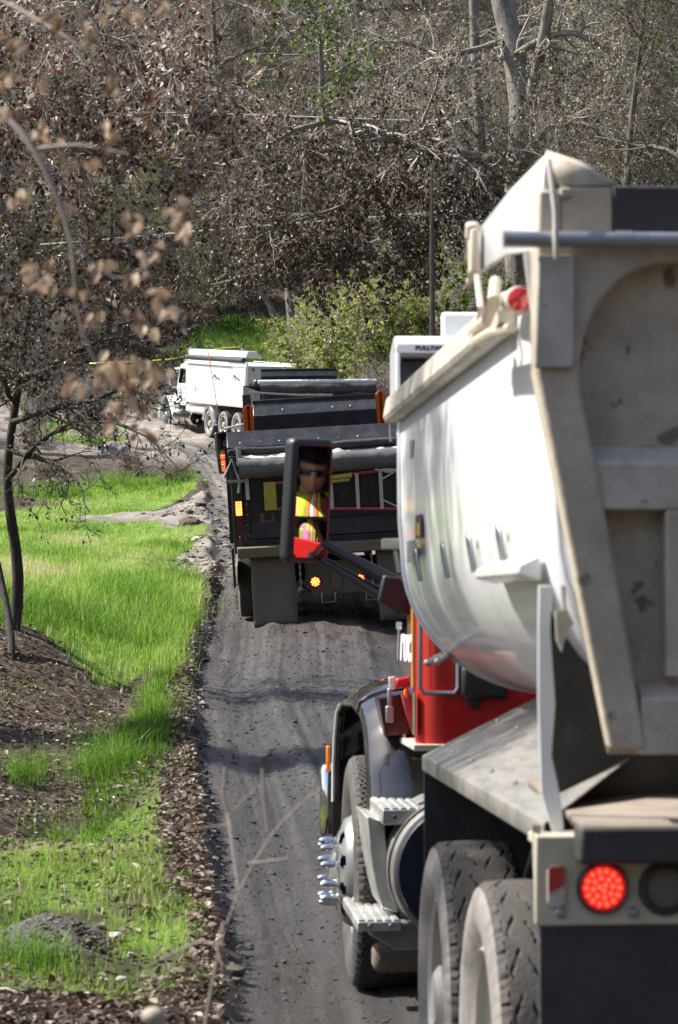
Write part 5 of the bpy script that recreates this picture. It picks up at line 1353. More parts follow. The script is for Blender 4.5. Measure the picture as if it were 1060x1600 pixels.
for s in (-1, 1):
    m = MB(); m.bb(s * 1.236, s * 1.26, y0, y1, 1.20, 1.27); m.build('bottom_rail', M['creamlight'], bed3)
    m = MB(); m.bb(s * 1.236, s * 1.27, y0 + .02, y0 + .16, 1.22, zt3 - .05); m.build('corner_post', M['creamlight'], bed3)
    m = MB(); m.bb(s * 1.236, s * 1.26, y0, y1 + .1, zt3 - .10, zt3); m.build('top_rail', M['white'], bed3)
    # rolled tarp along the top of the side, housing above
    m = MB(); m.tube([(s * 1.25, y0 + .3, zt3 + .12), (s * 1.25, y1 - .1, zt3 + .16)], .085, 12)
    if s < 0: m.build('tarp_roll', M['blacktarp'], T3)
    m = MB(); m.tube([(s * 1.36, y0 + 1.5, zt3 + .02), (s * 1.36, y1 - .2, zt3 + .04)], .018, 6); m.build('tarp_rod', M['whitepipe'], T3)
    mm = MB(); mm.lathe([(.05, 0), (.05, -.03), (0, -.04)], 'Y', (s * -1.02, y0 - .03, zt3 - .18), 12); mm.build('marker_lamp', M['redlens'], T3)
m = MB(); m.prism([(-1.18, zt3 + .22), (-1.10, zt3 + .46), (-.75, zt3 + .46), (-.55, zt3 + .22)], 'Y', y0 + .3, y1 - .1); m.build('tarp_cover', M['white'], T3, bevel=.03)
for px, py in ((339, 587), (370, 588)):
    v = F3.X(px, py, -1.24); m = MB(); m.box((-1.26, v.y, v.z - .02), (.05, .50, .06), (12, 0, 0)); m.tube([(-1.29, v.y - .3, v.z - .08), (-1.30, v.y, v.z + .05), (-1.29, v.y + .25, v.z - .1)], .02, 6); m.build('side_bracket', M['steel'], bed3)
v = F3.X(306, 607, -1.24); m = MB(); m.box((-1.243, v.y, v.z), (.01, .10, .16)); m.build('sticker', M['ink'], bed3)
v = F3.X(328, 660, -1.3)
for s in (-1, 1):
    f = MB()
    def fn(u, t_): a = R(8 + 178 * u); return Vector((s * (1.28 - .36 * t_), 4.0 + .62 * math.cos(a), .52 + .62 * math.sin(a)))
    f.grid(fn, 20, 3); f.build('axle_fender', M['chrome'], T3, solid=.015)
    m = MB(); m.tube([(s * 1.02, 4.7, .95), (s * 1.02, YF3 - 2.2, .95)], .17, 14); m.build('air_tank', M['white'], T3)
    mr = MB(); mr.bb(s * 1.30, s * 1.48, YF3 - .75, YF3 - .69, 1.75, 2.25); mr.tube([(s * .98, YF3 - .72, 2.3), (s * 1.4, YF3 - .72, 2.3)], .02, 6); mr.tube([(s * .98, YF3 - .72, 1.7), (s * 1.4, YF3 - .72, 1.7)], .02, 6); mr.build('mirror', M['chrome'], T3, bevel=.02)
    cl = MB(); cl.sphere((s * .9, YF3 - .9, 2.70), .07, 10, 6); cl.build('roof_lamp', M['redlens'] if s < 0 else M['amber'], T3)
wp = MB(); a = F3.X(328, 612, -1.34); wp.tube([F3.X(340, 640, -1.32), F3.X(334, 600, -1.36), F3.X(325, 547, -1.4)], .016, 6); who = wp.build('whip_aerial', M['orange'], T3)
sv = MB(); sv.bb(-1.0, 1.0, YF3 - .42, YF3 - .25, 2.36, 2.46); sv.build('sun_visor', M['white'], T3)

# ------------------------------------------------------------------ fourth truck, black, between the orange and the white one
T4o = WP(500, 800, 56.5); T4o.z = 0.12; T4o.x = -.42
M4 = frame_matrix((-.10, 1, .07), T4o, roll=-.9)
F4 = Frame(M4)
T4 = tag(empty('dump_truck', mat4=M4), 'black dump truck mostly hidden ahead of the orange one, rolled tarp on top', 'dump truck', 'dump trucks queued along the track')
running_gear(T4, 7.9, (1.15, 2.45)); front_end(T4, 7.9, 6.3, 7.6, M['black'], M['black'], 2.55, 1.0)
zt4 = F4.Y(406, 612, 0).z
x4 = F4.Y(406, 600, 0).x; W4 = -x4
b = MB()
for s in (-1, 1): b.bb(s * (W4 - .05), s * W4, .02, 5.5, 1.1, zt4 - .02)
b.bb(-W4, W4, 5.45, 5.5, 1.1, zt4); b.bb(-W4 + .05, W4 - .05, .0, 5.45, 1.1, 1.16); b4 = b.build('dump_bed', M['black'], T4, bevel=.01)
g = MB(); g.bb(-W4 + .06, W4 - .06, -.03, .02, 1.05, zt4 - .05); g.bb(-W4 + .3, -W4 + .36, -.06, -.03, 1.1, zt4 - .1); g4 = g.build('tailgate', M['blacksat'], T4, bevel=.01)
z_bar = F4.Y(406, 598, .0).z
m = MB(); m.tube([(-W4 - .03, .08, z_bar + .01), (W4 + .03, .08, z_bar + .01)], .045, 12); m.build('tarp_bar', M['whitepipe'], T4, bevel=.01)
zr4 = F4.Y(406, 606, -.1).z
m = MB()
def f4(u, v):
    a = 2 * math.pi * v; x = -W4 + 2 * W4 * u; rr = .10 * (1 + .2 * mnoise.noise(Vector((x * 4, math.cos(a), math.sin(a)))))
    return Vector((x, -.10 + rr * math.cos(a), zr4 - .02 + rr * math.sin(a)))
m.grid(f4, 60, 14); m.build('tarp_roll', M['blacktarp'], T4)
yh = 5.2; a4, b4_, c4 = F4.Y(408, 578, yh), F4.Y(408, 588, yh), F4.Y(408, 600, yh)
m = MB(); m.prism([(yh, c4.z - .3), (yh, b4_.z), (yh + .12, a4.z - .03), (yh + .12, a4.z + .02), (yh + .16, a4.z + .02), (yh + .16, c4.z - .3)], 'X', a4.x, -a4.x + .1); m.build('headboard', M['blacksat'], T4, bevel=.01)
m = MB(); P_ = [F4.Y(388, 613, -.25), F4.Y(470, 617.5, -.25), F4.Y(520, 617, -.25)]; m.tube(P_, .022, 8); m.tube([F4.Y(398, 614, -.25), F4.Y(399, 640, -.25)], .02, 6); m.build('grab_rail', M['steel'], T4)
s0, s1 = F4.Y(444, 609, -.07), F4.Y(506, 616.5, -.07)
m = MB(); m.bb(s0.x, s1.x, -.075, -.061, s1.z, s0.z); sg = m.build('sign_panel', M['creamlight'], T4); xm = s0.x + (s1.x - s0.x) * .55
m = MB(); m.bb(s0.x + .004, xm, -.078, -.0755, s1.z + .006, s0.z - .006); m.build('red_panel', M['redprint'], sg)
text('PULLTARPS', .105, text_mat(((s0.x + xm) / 2, -.0795, (s0.z + s1.z) / 2), (1, 0, 0), (0, 0, 1)), M['whiteprint'], sg)
text('800-368-3075', .075, text_mat(((s1.x + xm) / 2, -.0765, (s0.z + s1.z) / 2), (1, 0, 0), (0, 0, 1)), M['black'], sg)
for s in (-1, 1):
    m = MB(); m.bb(s * 1.12, s * .55, -.02, .0, .15, 1.0); m.build('mudflap', M['flap'], T4)
# ------------------------------------------------------------------ the two drivers, seen in their mirrors
M['skin'] = mat('skin', (0.38, 0.20, 0.135), 0.5, dirt=(0.30, 0.12, 0.085), damt=.5, dscale=22, bump=.15, bscale=160, var=.08, dirt_rough=.5)
M['hair'] = mat('dark_hair', (0.022, 0.015, 0.012), 0.5)
M['shades'] = mat('dark_sunglasses', (0.008, 0.008, 0.009), 0.08, coat=1)
M['hivis'] = mat('yellow_hi_vis', (0.36, 0.46, 0.03), 0.7)
M['hivis_o'] = mat('orange_hi_vis', (0.62, 0.15, 0.02), 0.7)
M['silver'] = mat('silver_tape', (0.55, 0.56, 0.56), 0.35)
M['pink'] = mat('pink_shirt', (0.65, 0.12, 0.24), 0.8)
M['oshirt'] = mat('orange_shirt', (0.78, 0.22, 0.10), 0.8)
M['jeans'] = mat('dark_trousers', (0.03, 0.035, 0.05), 0.85)
M['lips'] = mat('lips', (0.33, 0.11, 0.09), 0.5)
def head_point(u, v):
    a = 2 * math.pi * u; b = math.pi * (v - .5)
    x, y, z = math.cos(b) * math.cos(a), math.cos(b) * math.sin(a), math.sin(b)
    jaw = max(0, -z)
    X_ = x * .076 * (1 - .26 * jaw ** 1.3); Y_ = y * .098 + .012 * jaw; Z_ = z * .118
    if y < 0: Y_ *= 1 + .04 * max(0, z); Y_ += .02 * jaw
    if y > 0:
        nose = math.exp(-(X_ / .014) ** 2) * math.exp(-((Z_ + .012) / .030) ** 2) * (.026 if Z_ < -.012 else .022)
        brow = math.exp(-((Z_ - .028) / .012) ** 2) * .005; sock = -.007 * math.exp(-((abs(X_) - .032) / .016) ** 2) * math.exp(-((Z_ - .008) / .014) ** 2)
        chin = .008 * math.exp(-(X_ / .022) ** 2) * math.exp(-((Z_ + .095) / .018) ** 2); lip = .004 * math.exp(-(X_ / .022) ** 2) * math.exp(-((Z_ + .055) / .012) ** 2)
        Y_ += (nose + brow + sock + chin + lip) * y
    return Vector((X_, Y_, Z_))
def person(name, base, head_at, look, label, shirt, vest, stripe, group=None):
    """seated figure; base = hip point in world, head_at = head centre in world, look = direction of the face"""
    Rw = M1.to_3x3() if group is None else group
    L = lambda v: base + Rw @ Vector(v)
    root = tag(empty(name, base), label, 'person')
    inv = Rw.inverted(); hl = inv @ (head_at - base)
    J = {'pel': ((0, 0, .0), .13), 'bel': ((0, .01, .17), .135), 'che': ((0, .0, .36), .145), 'nb': ((hl.x * .5, hl.y * .5, .50), .075), 'nk': ((hl.x, hl.y - .012, hl.z - .13), .056), 'hd': ((hl.x, hl.y - .01, hl.z - .03), .06)}
    E = [('pel', 'bel'), ('bel', 'che'), ('che', 'nb'), ('nb', 'nk'), ('nk', 'hd')]
    for s in (-1, 1):
        t = 'l' if s < 0 else 'r'
        J['sh' + t] = ((s * .17, 0, .455), .07); J['el' + t] = ((s * .25, .16, .22), .046); J['wr' + t] = ((s * .19, .40, .26), .030); J['pa' + t] = ((s * .18, .46, .275), .030)
        J['hp' + t] = ((s * .10, .06, -.02), .10); J['kn' + t] = ((s * .14, .44, .02), .068); J['an' + t] = ((s * .14, .56, -.36), .045); J['to' + t] = ((s * .14, .72, -.40), .038)
        E += [('che', 'sh' + t), ('sh' + t, 'el' + t), ('el' + t, 'wr' + t), ('wr' + t, 'pa' + t), ('pel', 'hp' + t), ('hp' + t, 'kn' + t), ('kn' + t, 'an' + t), ('an' + t, 'to' + t)]
        for k in range(4):
            dx = (k - 1.5) * .019; ln = (.036, .042, .040, .032)[k]
            J[f'f{t}{k}a'] = ((s * .18 + dx, .485 + ln * .4, .283), .0095); J[f'f{t}{k}b'] = ((s * .18 + dx, .49 + ln, .262), .0085); J[f'f{t}{k}c'] = ((s * .18 + dx, .485 + ln * .8, .24), .0075)
            E += [('pa' + t, f'f{t}{k}a'), (f'f{t}{k}a', f'f{t}{k}b'), (f'f{t}{k}b', f'f{t}{k}c')]
        J[f't{t}a'] = ((s * .18 - s * .035, .455, .285), .010); J[f't{t}b'] = ((s * .18 - s * .045, .485, .275), .0085); E += [('pa' + t, f't{t}a'), (f't{t}a', f't{t}b')]
    bm = bmesh.new(); lay = bm.verts.layers.skin.verify(); V_ = {}
    for k, (p, r) in J.items():
        v = bm.verts.new(p); v[lay].radius = (r, r); V_[k] = v
    V_['pel'][lay].use_root = True
    for a, b_ in E: bm.edges.new((V_[a], V_[b_]))
    me = bpy.data.meshes.new('body'); bm.to_mesh(me); bm.free()
    o = bpy.data.objects.new('body_tmp', me); COL.objects.link(o)
    o.modifiers.new('skin', 'SKIN'); sb = o.modifiers.new('sub', 'SUBSURF'); sb.levels = 2
    dg = bpy.context.evaluated_depsgraph_get(); ev = o.evaluated_get(dg); m2 = bpy.data.meshes.new_from_object(ev)
    bpy.data.objects.remove(o)
    # head turned towards the mirror
    lk = (inv @ look).normalized(); hx = lk.cross(Vector((0, 0, 1))).normalized(); hz = hx.cross(lk)
    H = lambda v: hl + hx * v.x + lk * v.y + hz * v.z
    mb = MB(); mb.grid(head_point and (lambda u, v: H(head_point(u, v))), 40, 32)
    for s in (-1, 1): mb.sphere(H(Vector((s * .078, -.008, -.002))), .03, 8, 6, sc=(.35, .6, 1))
    bm = bmesh.new(); bm.from_mesh(m2)
    vs = [bm.verts.new(v) for v in mb.v]
    for f in mb.f:
        try: bm.faces.new([vs[i] for i in f])
        except ValueError: pass
    bmesh.ops.remove_doubles(bm, verts=bm.verts, dist=1e-5)
    bmesh.ops.recalc_face_normals(bm, faces=bm.faces)
    mo = bpy.data.meshes.new('body'); bm.to_mesh(mo); bm.free(); bpy.data.meshes.remove(m2)
    for m_ in (M['skin'], shirt, M['jeans']): mo.materials.append(m_)
    mi = []
    for p in mo.polygons:
        c = p.center; d_head = (c - hl).length
        arm = abs(c.x) > .17 and c.z < .42 and c.y > .1 and c.z > .15
        if c.z < .06: mi.append(2)
        elif d_head < .16 or c.z > .50 or (arm and c.y > .14): mi.append(0)
        else: mi.append(1)
    mo.polygons.foreach_set('material_index', mi); mo.polygons.foreach_set('use_smooth', [True] * len(mi))
    mt = Matrix.Translation(base) @ Rw.to_4x4(); root.matrix_world = mt
    link(bpy.data.objects.new('body', mo), root)
    # vest: open at the neck in a V
    def vest_pt(u, v):
        a = 2 * math.pi * u; z = .06 + .47 * v
        ax = .165 + .085 * v; w = ax * (1 if v < .8 else 1 - ((v - .8) / .2) ** 1.5 * .62); d = .168 - .02 * v - (.28 * max(0, v - .8))
        return Vector((w * math.cos(a), .0 + d * math.sin(a), z + (.012 if v > .9 else 0)))
    for nm, mt_, cond in (('vest', vest, 0), ('vest_stripe', stripe, 1), ('reflective_tape', M['silver'], 2)):
        m = MB(); nu, nv = 48, 16
        for i in range(nu):
            for j in range(nv):
                u, v = (i + .5) / nu, (j + .5) / nv
                a = u * 360; x = math.cos(R(a))
                if 76 + 14 * (1 - v) < a < 104 - 14 * (1 - v) and v > .35: continue
                sx_ = abs(abs(x) - .55)
                k = 2 if sx_ < .06 else (1 if sx_ < .17 else 0)
                if v < .3: k = 2 if .14 < v < .24 else 0
                if k != cond: continue
                b0 = len(m.v); m.add([vest_pt(i / nu, j / nv), vest_pt((i + 1) / nu, j / nv), vest_pt((i + 1) / nu, (j + 1) / nv), vest_pt(i / nu, (j + 1) / nv)], [(0, 1, 2, 3)], 0, True)
        m.build(nm, mt_, root, solid=.004)
    # hair, sunglasses, lips
    m = MB()
    def hp(u, v):
        p = head_point(u, .40 + .60 * v); a = 2 * math.pi * u; fr_ = max(0, math.sin(a))
        if fr_ > .2 and p.z < .062: p.z = p.z * .2 + .062 * .8 - 0
        q = Vector((p.x, p.y, p.z)); n_ = q.normalized()
        return H(q + n_ * (.016 + .006 * mnoise.noise(q * 40)) + Vector((0, -.006, .004)))
    m.grid(hp, 40, 14); m.build('hair', M['hair'], root)
    m = MB()
    for s in (-1, 1):
        m.grid(lambda u, v: H(Vector((s * (.008 + .062 * u), .104 - .028 * u * u, .024 - .040 * v + .010 * math.sin(math.pi * u) * (v - .5) * 1.0))), 8, 6)
        m.tube([H(Vector((s * .068, .078, .018))), H(Vector((s * .082, .0, .012)))], .0035, 6)
    m.tube([H(Vector((-.012, .107, .016))), H(Vector((.012, .107, .016)))], .004, 6)
    m.build('sunglasses', M['shades'], root, solid=.003)
    m = MB(); m.grid(lambda u, v: H(Vector(((u - .5) * .048, .1045 - .012 * (2 * u - 1) ** 2 + .003 * math.sin(v * math.pi), -.050 - .013 * v))), 8, 4); m.build('lips', M['lips'], root)
    return root
hw1 = M1 @ HEAD1
person('person', M1 @ Vector((HEAD1.x, HEAD1.y - .02, 1.62)), hw1, (M1 @ MC) - hw1, 'driver of the red cab in dark sunglasses and yellow vest, seen in the mirror', M['pink'], M['hivis'], M['hivis_o'])
hw2 = M2 @ HEAD2
person('person', M2 @ Vector((HEAD2.x, HEAD2.y - .02, 1.48)), hw2, (M2 @ MC2) - hw2, 'driver of the orange truck in sunglasses and orange vest, seen in its mirror', M['oshirt'], M['hivis_o'], M['hivis'], M2.to_3x3())
# ------------------------------------------------------------------ grass
M['grass'] = leaf_mat('fresh_grass', [(0, (0.05, 0.10, 0.014)), (0.35, (0.14, 0.28, 0.03)), (0.7, (0.29, 0.46, 0.065)), (0.92, (0.42, 0.50, 0.14)), (1, (0.56, 0.50, 0.28))], trans=0.5, rough=0.45)
def blades(xy, h, w, lean, tint, name, label):
    n = len(xy); x, y = xy[:, 0], xy[:, 1]; z = height(x, y) - .01
    a = rng.random(n) * 6.283; b = rng.random(n) * 6.283
    ld = np.stack([np.cos(a), np.sin(a), 0 * a], 1) * lean[:, None]; sd = np.stack([np.cos(b), np.sin(b), 0 * b], 1) * (w / 2)[:, None]
    p = np.stack([x, y, z], 1); H_ = h[:, None]; up = np.array([[0, 0, 1.0]])
    m1 = p + up * H_ * .5 + ld * H_ * .25; m2 = p + up * H_ * (1 - .25 * lean[:, None]) * .95 + ld * H_
    v = np.stack([p - sd, p + sd, m1 + sd * .8, m1 - sd * .8, m2], 1).reshape(-1, 3)
    k = np.arange(n)[:, None] * 5
    me = arr_mesh(name, v, [(k + np.array([[0, 1, 2, 3]]), 0), (k + np.array([[3, 2, 4]]), 0)], tints=[tint, tint]); me.materials.append(M['grass'])
    return tag(link(bpy.data.objects.new(name, me)), label, 'grass', kind='stuff')
def dens(poly, n, bias=None):
    p = sample(n * 2, poly); p = p[(p[:, 0] > -0.135 * p[:, 1] - .8)]
    keep = (rng.random(len(p)) < np.clip(.62 + 1.1 * fbm(p[:, 0] * .9, p[:, 1] * .5, 3), .08, 1)) & ~inside(PATH, p[:, 0], p[:, 1])
    p = p[keep]; return p + rng.normal(0, .004, p.shape) * p[:, 1:2] * np.array([1.0, 2.0]) * (rng.random((len(p), 1)) < .3)
allp = []; hh = []; ww = []; ln = []; tt = []
for poly, n, h0, w0, t0 in ((G_FIELD, 78000, .15, .008, .62), (G_STRIP, 9000, .15, .006, .38), (G_NEAR, 21000, .085, .0042, .46), (G_MID, 9000, .13, .014, .55), (G_FAR, 3500, .13, .02, .6), (G_HILL, 7000, .22, .035, .35), (G_DIRT, 1600, .12, .011, .6)):
    p = dens(poly, n); m = len(p)
    tall = np.clip(1 + 1.6 * fbm(p[:, 0] * .8 + 4, p[:, 1] * .35, 3), .35, 2.4)
    tall = tall * np.where(p[:, 1] < 60, 1 - .5 * sstep(38, 50, p[:, 1]), 1)
    if poly is G_FIELD: tall = tall * (1 + 1.2 * np.exp(-((p[:, 1] - 32) / 3.0) ** 2))
    allp.append(p); hh.append(h0 * tall * rng.uniform(.55, 1.35, m)); ww.append(w0 * rng.uniform(.6, 1.3, m)); ln.append(np.abs(rng.normal(.28, .25, m)))
    tt.append(np.clip(t0 + .9 * fbm(p[:, 0] * .7, p[:, 1] * .3, 3) + rng.normal(0, .17, m) + (rng.random(m) < .06) * .6, 0, 1))
P_, Hh, Ww, Ln, Tt = (np.concatenate(q) for q in (allp, hh, ww, ln, tt))
far_ = P_[:, 1] > 60
# tufts of longer grass
tp = []; 
for px, py, cnt, rad in ((165, 1225, 900, .16), (200, 1185, 500, .14), (235, 1175, 350, .1), (140, 985, 900, .35), (215, 950, 700, .3), (265, 985, 800, .25), (60, 965, 700, .35), (180, 1020, 600, .25), (255, 1010, 500, .2), (35, 1225, 260, .10), (20, 1500, 260, .12), (75, 1515, 220, .10), (40, 1440, 150, .1), (190, 760, 500, .5), (75, 778, 700, .5), (110, 1330, 350, .15), (280, 925, 400, .2), (60, 1215, 120, .08)):
    c = hit(px, py); q = rng.normal(0, 1, (cnt, 2)) * rad + c; tp.append(q)
tp = np.concatenate(tp); m = len(tp); tp = tp[road_uv(tp[:, 0], tp[:, 1]) < -.1]; m = len(tp)
blades(np.concatenate([P_[~far_], tp]), np.concatenate([Hh[~far_], np.clip(rng.normal(.30, .09, m) * np.clip(tp[:, 1] / 26, .6, 1.25), .06, .6)]), np.concatenate([Ww[~far_], np.clip(.00020 * tp[:, 1], .004, .012) * rng.uniform(.7, 1.3, m)]),
       np.concatenate([Ln[~far_], np.abs(rng.normal(.45, .3, m))]), np.concatenate([Tt[~far_], np.clip(rng.normal(.33, .16, m), 0, 1)]), 'grass', 'bright green grass of the meadow and ditch beside the track')
blades(P_[far_], Hh[far_], Ww[far_], Ln[far_], Tt[far_], 'grass', 'green grass in patches by the bend and on the slope behind')
# low weeds on the bank and verge
M['weed'] = leaf_mat('low_weeds', [(0, (0.03, 0.06, 0.012)), (0.6, (0.09, 0.16, 0.025)), (1, (0.22, 0.24, 0.06))], trans=.35)
pw = np.concatenate([sample(260, L_BANK), sample(60, L_BERM), sample(90, G_NEAR)]); pw = pw[(pw[:, 0] > -.14 * pw[:, 1]) & (fbm(pw[:, 0] * 1.1, pw[:, 1] * .7, 2) > -.02)]
pw = np.repeat(pw, 16, 0) + rng.normal(0, .05, (len(pw) * 16, 2)); n = len(pw)
v, f = leaf_faces(np.column_stack([pw, height(pw[:, 0], pw[:, 1]) + rng.random(n) * .06]), unit(np.stack([rng.normal(size=n), rng.normal(size=n), rng.random(n) * .8], 1)), unit(rng.normal(size=(n, 3)) * .4 + [0, 0, 1]), rng.uniform(.02, .05, n), .6)
t = rng.random(n); me = arr_mesh('ground_weeds', v, [(f, 0)], tints=[np.concatenate([t, t])]); me.materials.append(M['weed'])
tag(link(bpy.data.objects.new('ground_weeds', me)), 'low leafy weeds growing through the litter of the ditch bank', 'weeds', kind='stuff')

# ------------------------------------------------------------------ branch builder
def child_branches(pp, pr, k, t0, t1, ang, angsd, L, npts, ratio, wander, up, rmin=.003, Lfall=.5, bias=None):
    B, n, _ = pp.shape; N = B * k
    pi = np.repeat(np.arange(B), k); t = t0 + (t1 - t0) * ((np.tile(np.arange(k), B) + rng.random(N)) / k)
    f = t * (n - 1); i = np.minimum(f.astype(int), n - 2); fr = (f - i)[:, None]
    a = pp[pi, i]; b = pp[pi, i + 1]; base = a + (b - a) * fr; tan = unit(b - a)
    rad = (pr[pi, i] * (1 - fr[:, 0]) + pr[pi, i + 1] * fr[:, 0])
    perp = rng.normal(size=(N, 3)); perp -= tan * (perp * tan).sum(1, keepdims=True); perp = unit(perp)
    an = np.radians(rng.normal(ang, angsd, N))[:, None]
    d = unit(tan * np.cos(an) + perp * np.sin(an) + (0 if bias is None else np.array(bias)))
    Ls = L * rng.uniform(.55, 1.3, N) * (1 - Lfall * t)
    st = (Ls / (npts - 1))[:, None]
    out = np.empty((N, npts, 3)); out[:, 0] = base
    for j in range(1, npts):
        d = unit(d + rng.normal(0, wander, (N, 3)) + np.array([0, 0, up])); out[:, j] = out[:, j - 1] + d * st
    r0 = np.maximum(rad * ratio, rmin); rr = r0[:, None] * np.linspace(1, .30, npts)[None]
    return out, np.maximum(rr, rmin * .6)
def smooth_path(pts, n):
    pts = np.array(pts, float); s = np.concatenate([[0], np.cumsum(np.linalg.norm(np.diff(pts, axis=0), axis=1))])
    q = np.linspace(0, s[-1], n); p = np.stack([np.interp(q, s, pts[:, k]) for k in range(3)], 1)
    for _ in range(2): p[1:-1] = (p[:-2] + 2 * p[1:-1] + p[2:]) / 4
    return p
def tubes(parts):
    """parts: (pts (B,n,3), rad (B,n), sides) -> verts, quads"""
    V = []; Q = []; off = 0
    for pts, rad, k in parts:
        B, n, _ = pts.shape
        tg = np.empty_like(pts); tg[:, 1:-1] = pts[:, 2:] - pts[:, :-2]; tg[:, 0] = pts[:, 1] - pts[:, 0]; tg[:, -1] = pts[:, -1] - pts[:, -2]; tg = unit(tg)
        u = unit(np.cross(tg, np.array([.37, .55, .1]))); w = np.cross(tg, u)
        a = np.arange(k) * 2 * math.pi / k
        ring = pts[:, :, None] + (u[:, :, None] * np.cos(a)[None, None, :, None] + w[:, :, None] * np.sin(a)[None, None, :, None]) * rad[:, :, None, None]
        V.append(ring.reshape(-1, 3))
        base = (np.arange(B) * n * k)[:, None, None] + (np.arange(n - 1) * k)[None, :, None] + np.arange(k)[None, None]
        nxt = (np.arange(B) * n * k)[:, None, None] + (np.arange(n - 1) * k)[None, :, None] + ((np.arange(k) + 1) % k)[None, None]
        Q.append(np.stack([base, nxt, nxt + k, base + k], -1).reshape(-1, 4) + off); off += B * n * k
    return np.concatenate(V), np.concatenate(Q)
def leaves_on(pp, per, size, droop=.5, t0=.2, w=.6, curl=.15, clump=0.0):
    B, n, _ = pp.shape; N = int(B * per); pi = rng.integers(0, B, N); t = t0 + (1 - t0) * rng.random(N)
    f = t * (n - 1); i = np.minimum(f.astype(int), n - 2); fr = (f - i)[:, None]
    p = pp[pi, i] + (pp[pi, i + 1] - pp[pi, i]) * fr
    ax = unit(rng.normal(size=(N, 3)) + unit(pp[pi, i + 1] - pp[pi, i]) * .5 + np.array([0, 0, -droop])); nr = unit(rng.normal(size=(N, 3)))
    return leaf_faces(p, ax, nr, size * rng.uniform(.6, 1.35, N), w, curl), N
def plant_mesh(name, wood, leaves, mats):
    """wood: tube parts; leaves: (verts, faces, tint, material slot)"""
    V, Q = tubes(wood); gs = [(Q, 0)]; ti = [np.zeros(len(Q))]; Vs = [V]; off = len(V)
    for (v, f), t, slot in leaves:
        gs.append((f + off, slot)); ti.append(np.concatenate([t, t])); Vs.append(v); off += len(v)
    me = arr_mesh(name, np.concatenate(Vs), gs, smooth=[True] + [False] * len(leaves), tints=ti)
    for m in mats: me.materials.append(m)
    return me
M['bark'] = mat('grey_bark', (0.145, 0.13, 0.11), 0.9, dirt=(0.36, 0.345, 0.32), damt=.8, dscale=2.2, bump=.8, bscale=9, var=.4, stretch=(1, 1, .6), spots=(6, .6, (.05, .045, .04)))
M['barkmid'] = mat('brown_grey_bark', (0.10, 0.088, 0.075), 0.9, dirt=(0.22, 0.20, 0.18), damt=.7, dscale=2.2, bump=.6, bscale=9, var=.35, stretch=(1, 1, .35))
M['darkbark'] = mat('dark_bark', (0.030, 0.025, 0.021), 0.9, dirt=(0.085, 0.073, 0.062), damt=.6, dscale=5, bump=.6, bscale=20, var=.3, stretch=(1, 1, .3))
M['twig'] = mat('grey_twigs', (0.27, 0.238, 0.205), 0.75, dirt=(0.50, 0.46, 0.41), damt=.7, dscale=.8, var=.25)
M['fartwig'] = mat('brown_grey_twigs', (0.13, 0.112, 0.09), 0.75, dirt=(0.47, 0.42, 0.355), damt=.75, dscale=.55, var=.3, dlo=.5)
M['darktwig'] = mat('dark_twigs', (0.062, 0.050, 0.043), 0.8, dirt=(0.19, 0.16, 0.14), damt=.5, dscale=.7, var=.25)
M['deadleaf'] = leaf_mat('dead_brown_leaves', [(0, (0.024, 0.016, 0.011)), (0.5, (0.080, 0.054, 0.038)), (0.8, (0.17, 0.125, 0.09)), (1, (0.34, 0.27, 0.20))], trans=.18, rough=.45)
M['paleleaf'] = leaf_mat('pale_dry_leaves', [(0, (0.24, 0.18, 0.13)), (0.45, (0.48, 0.40, 0.32)), (1, (0.78, 0.72, 0.64))], trans=.3, rough=.5)
M['rustleaf'] = leaf_mat('rusty_leaves', [(0, (0.07, 0.030, 0.016)), (0.6, (0.20, 0.085, 0.04)), (1, (0.36, 0.21, 0.12))], trans=.35, rough=.5)
M['greenleaf'] = leaf_mat('green_leaves', [(0, (0.05, 0.11, 0.016)), (0.6, (0.16, 0.30, 0.03)), (1, (0.36, 0.46, 0.08))], trans=.4, rough=.4)
M['yellowleaf'] = leaf_mat('yellow_green_leaves', [(0, (0.16, 0.19, 0.04)), (0.6, (0.42, 0.46, 0.09)), (1, (0.62, 0.58, 0.24))], trans=.4, rough=.5)
LEAFM = ['deadleaf', 'paleleaf', 'rustleaf', 'greenleaf', 'yellowleaf']
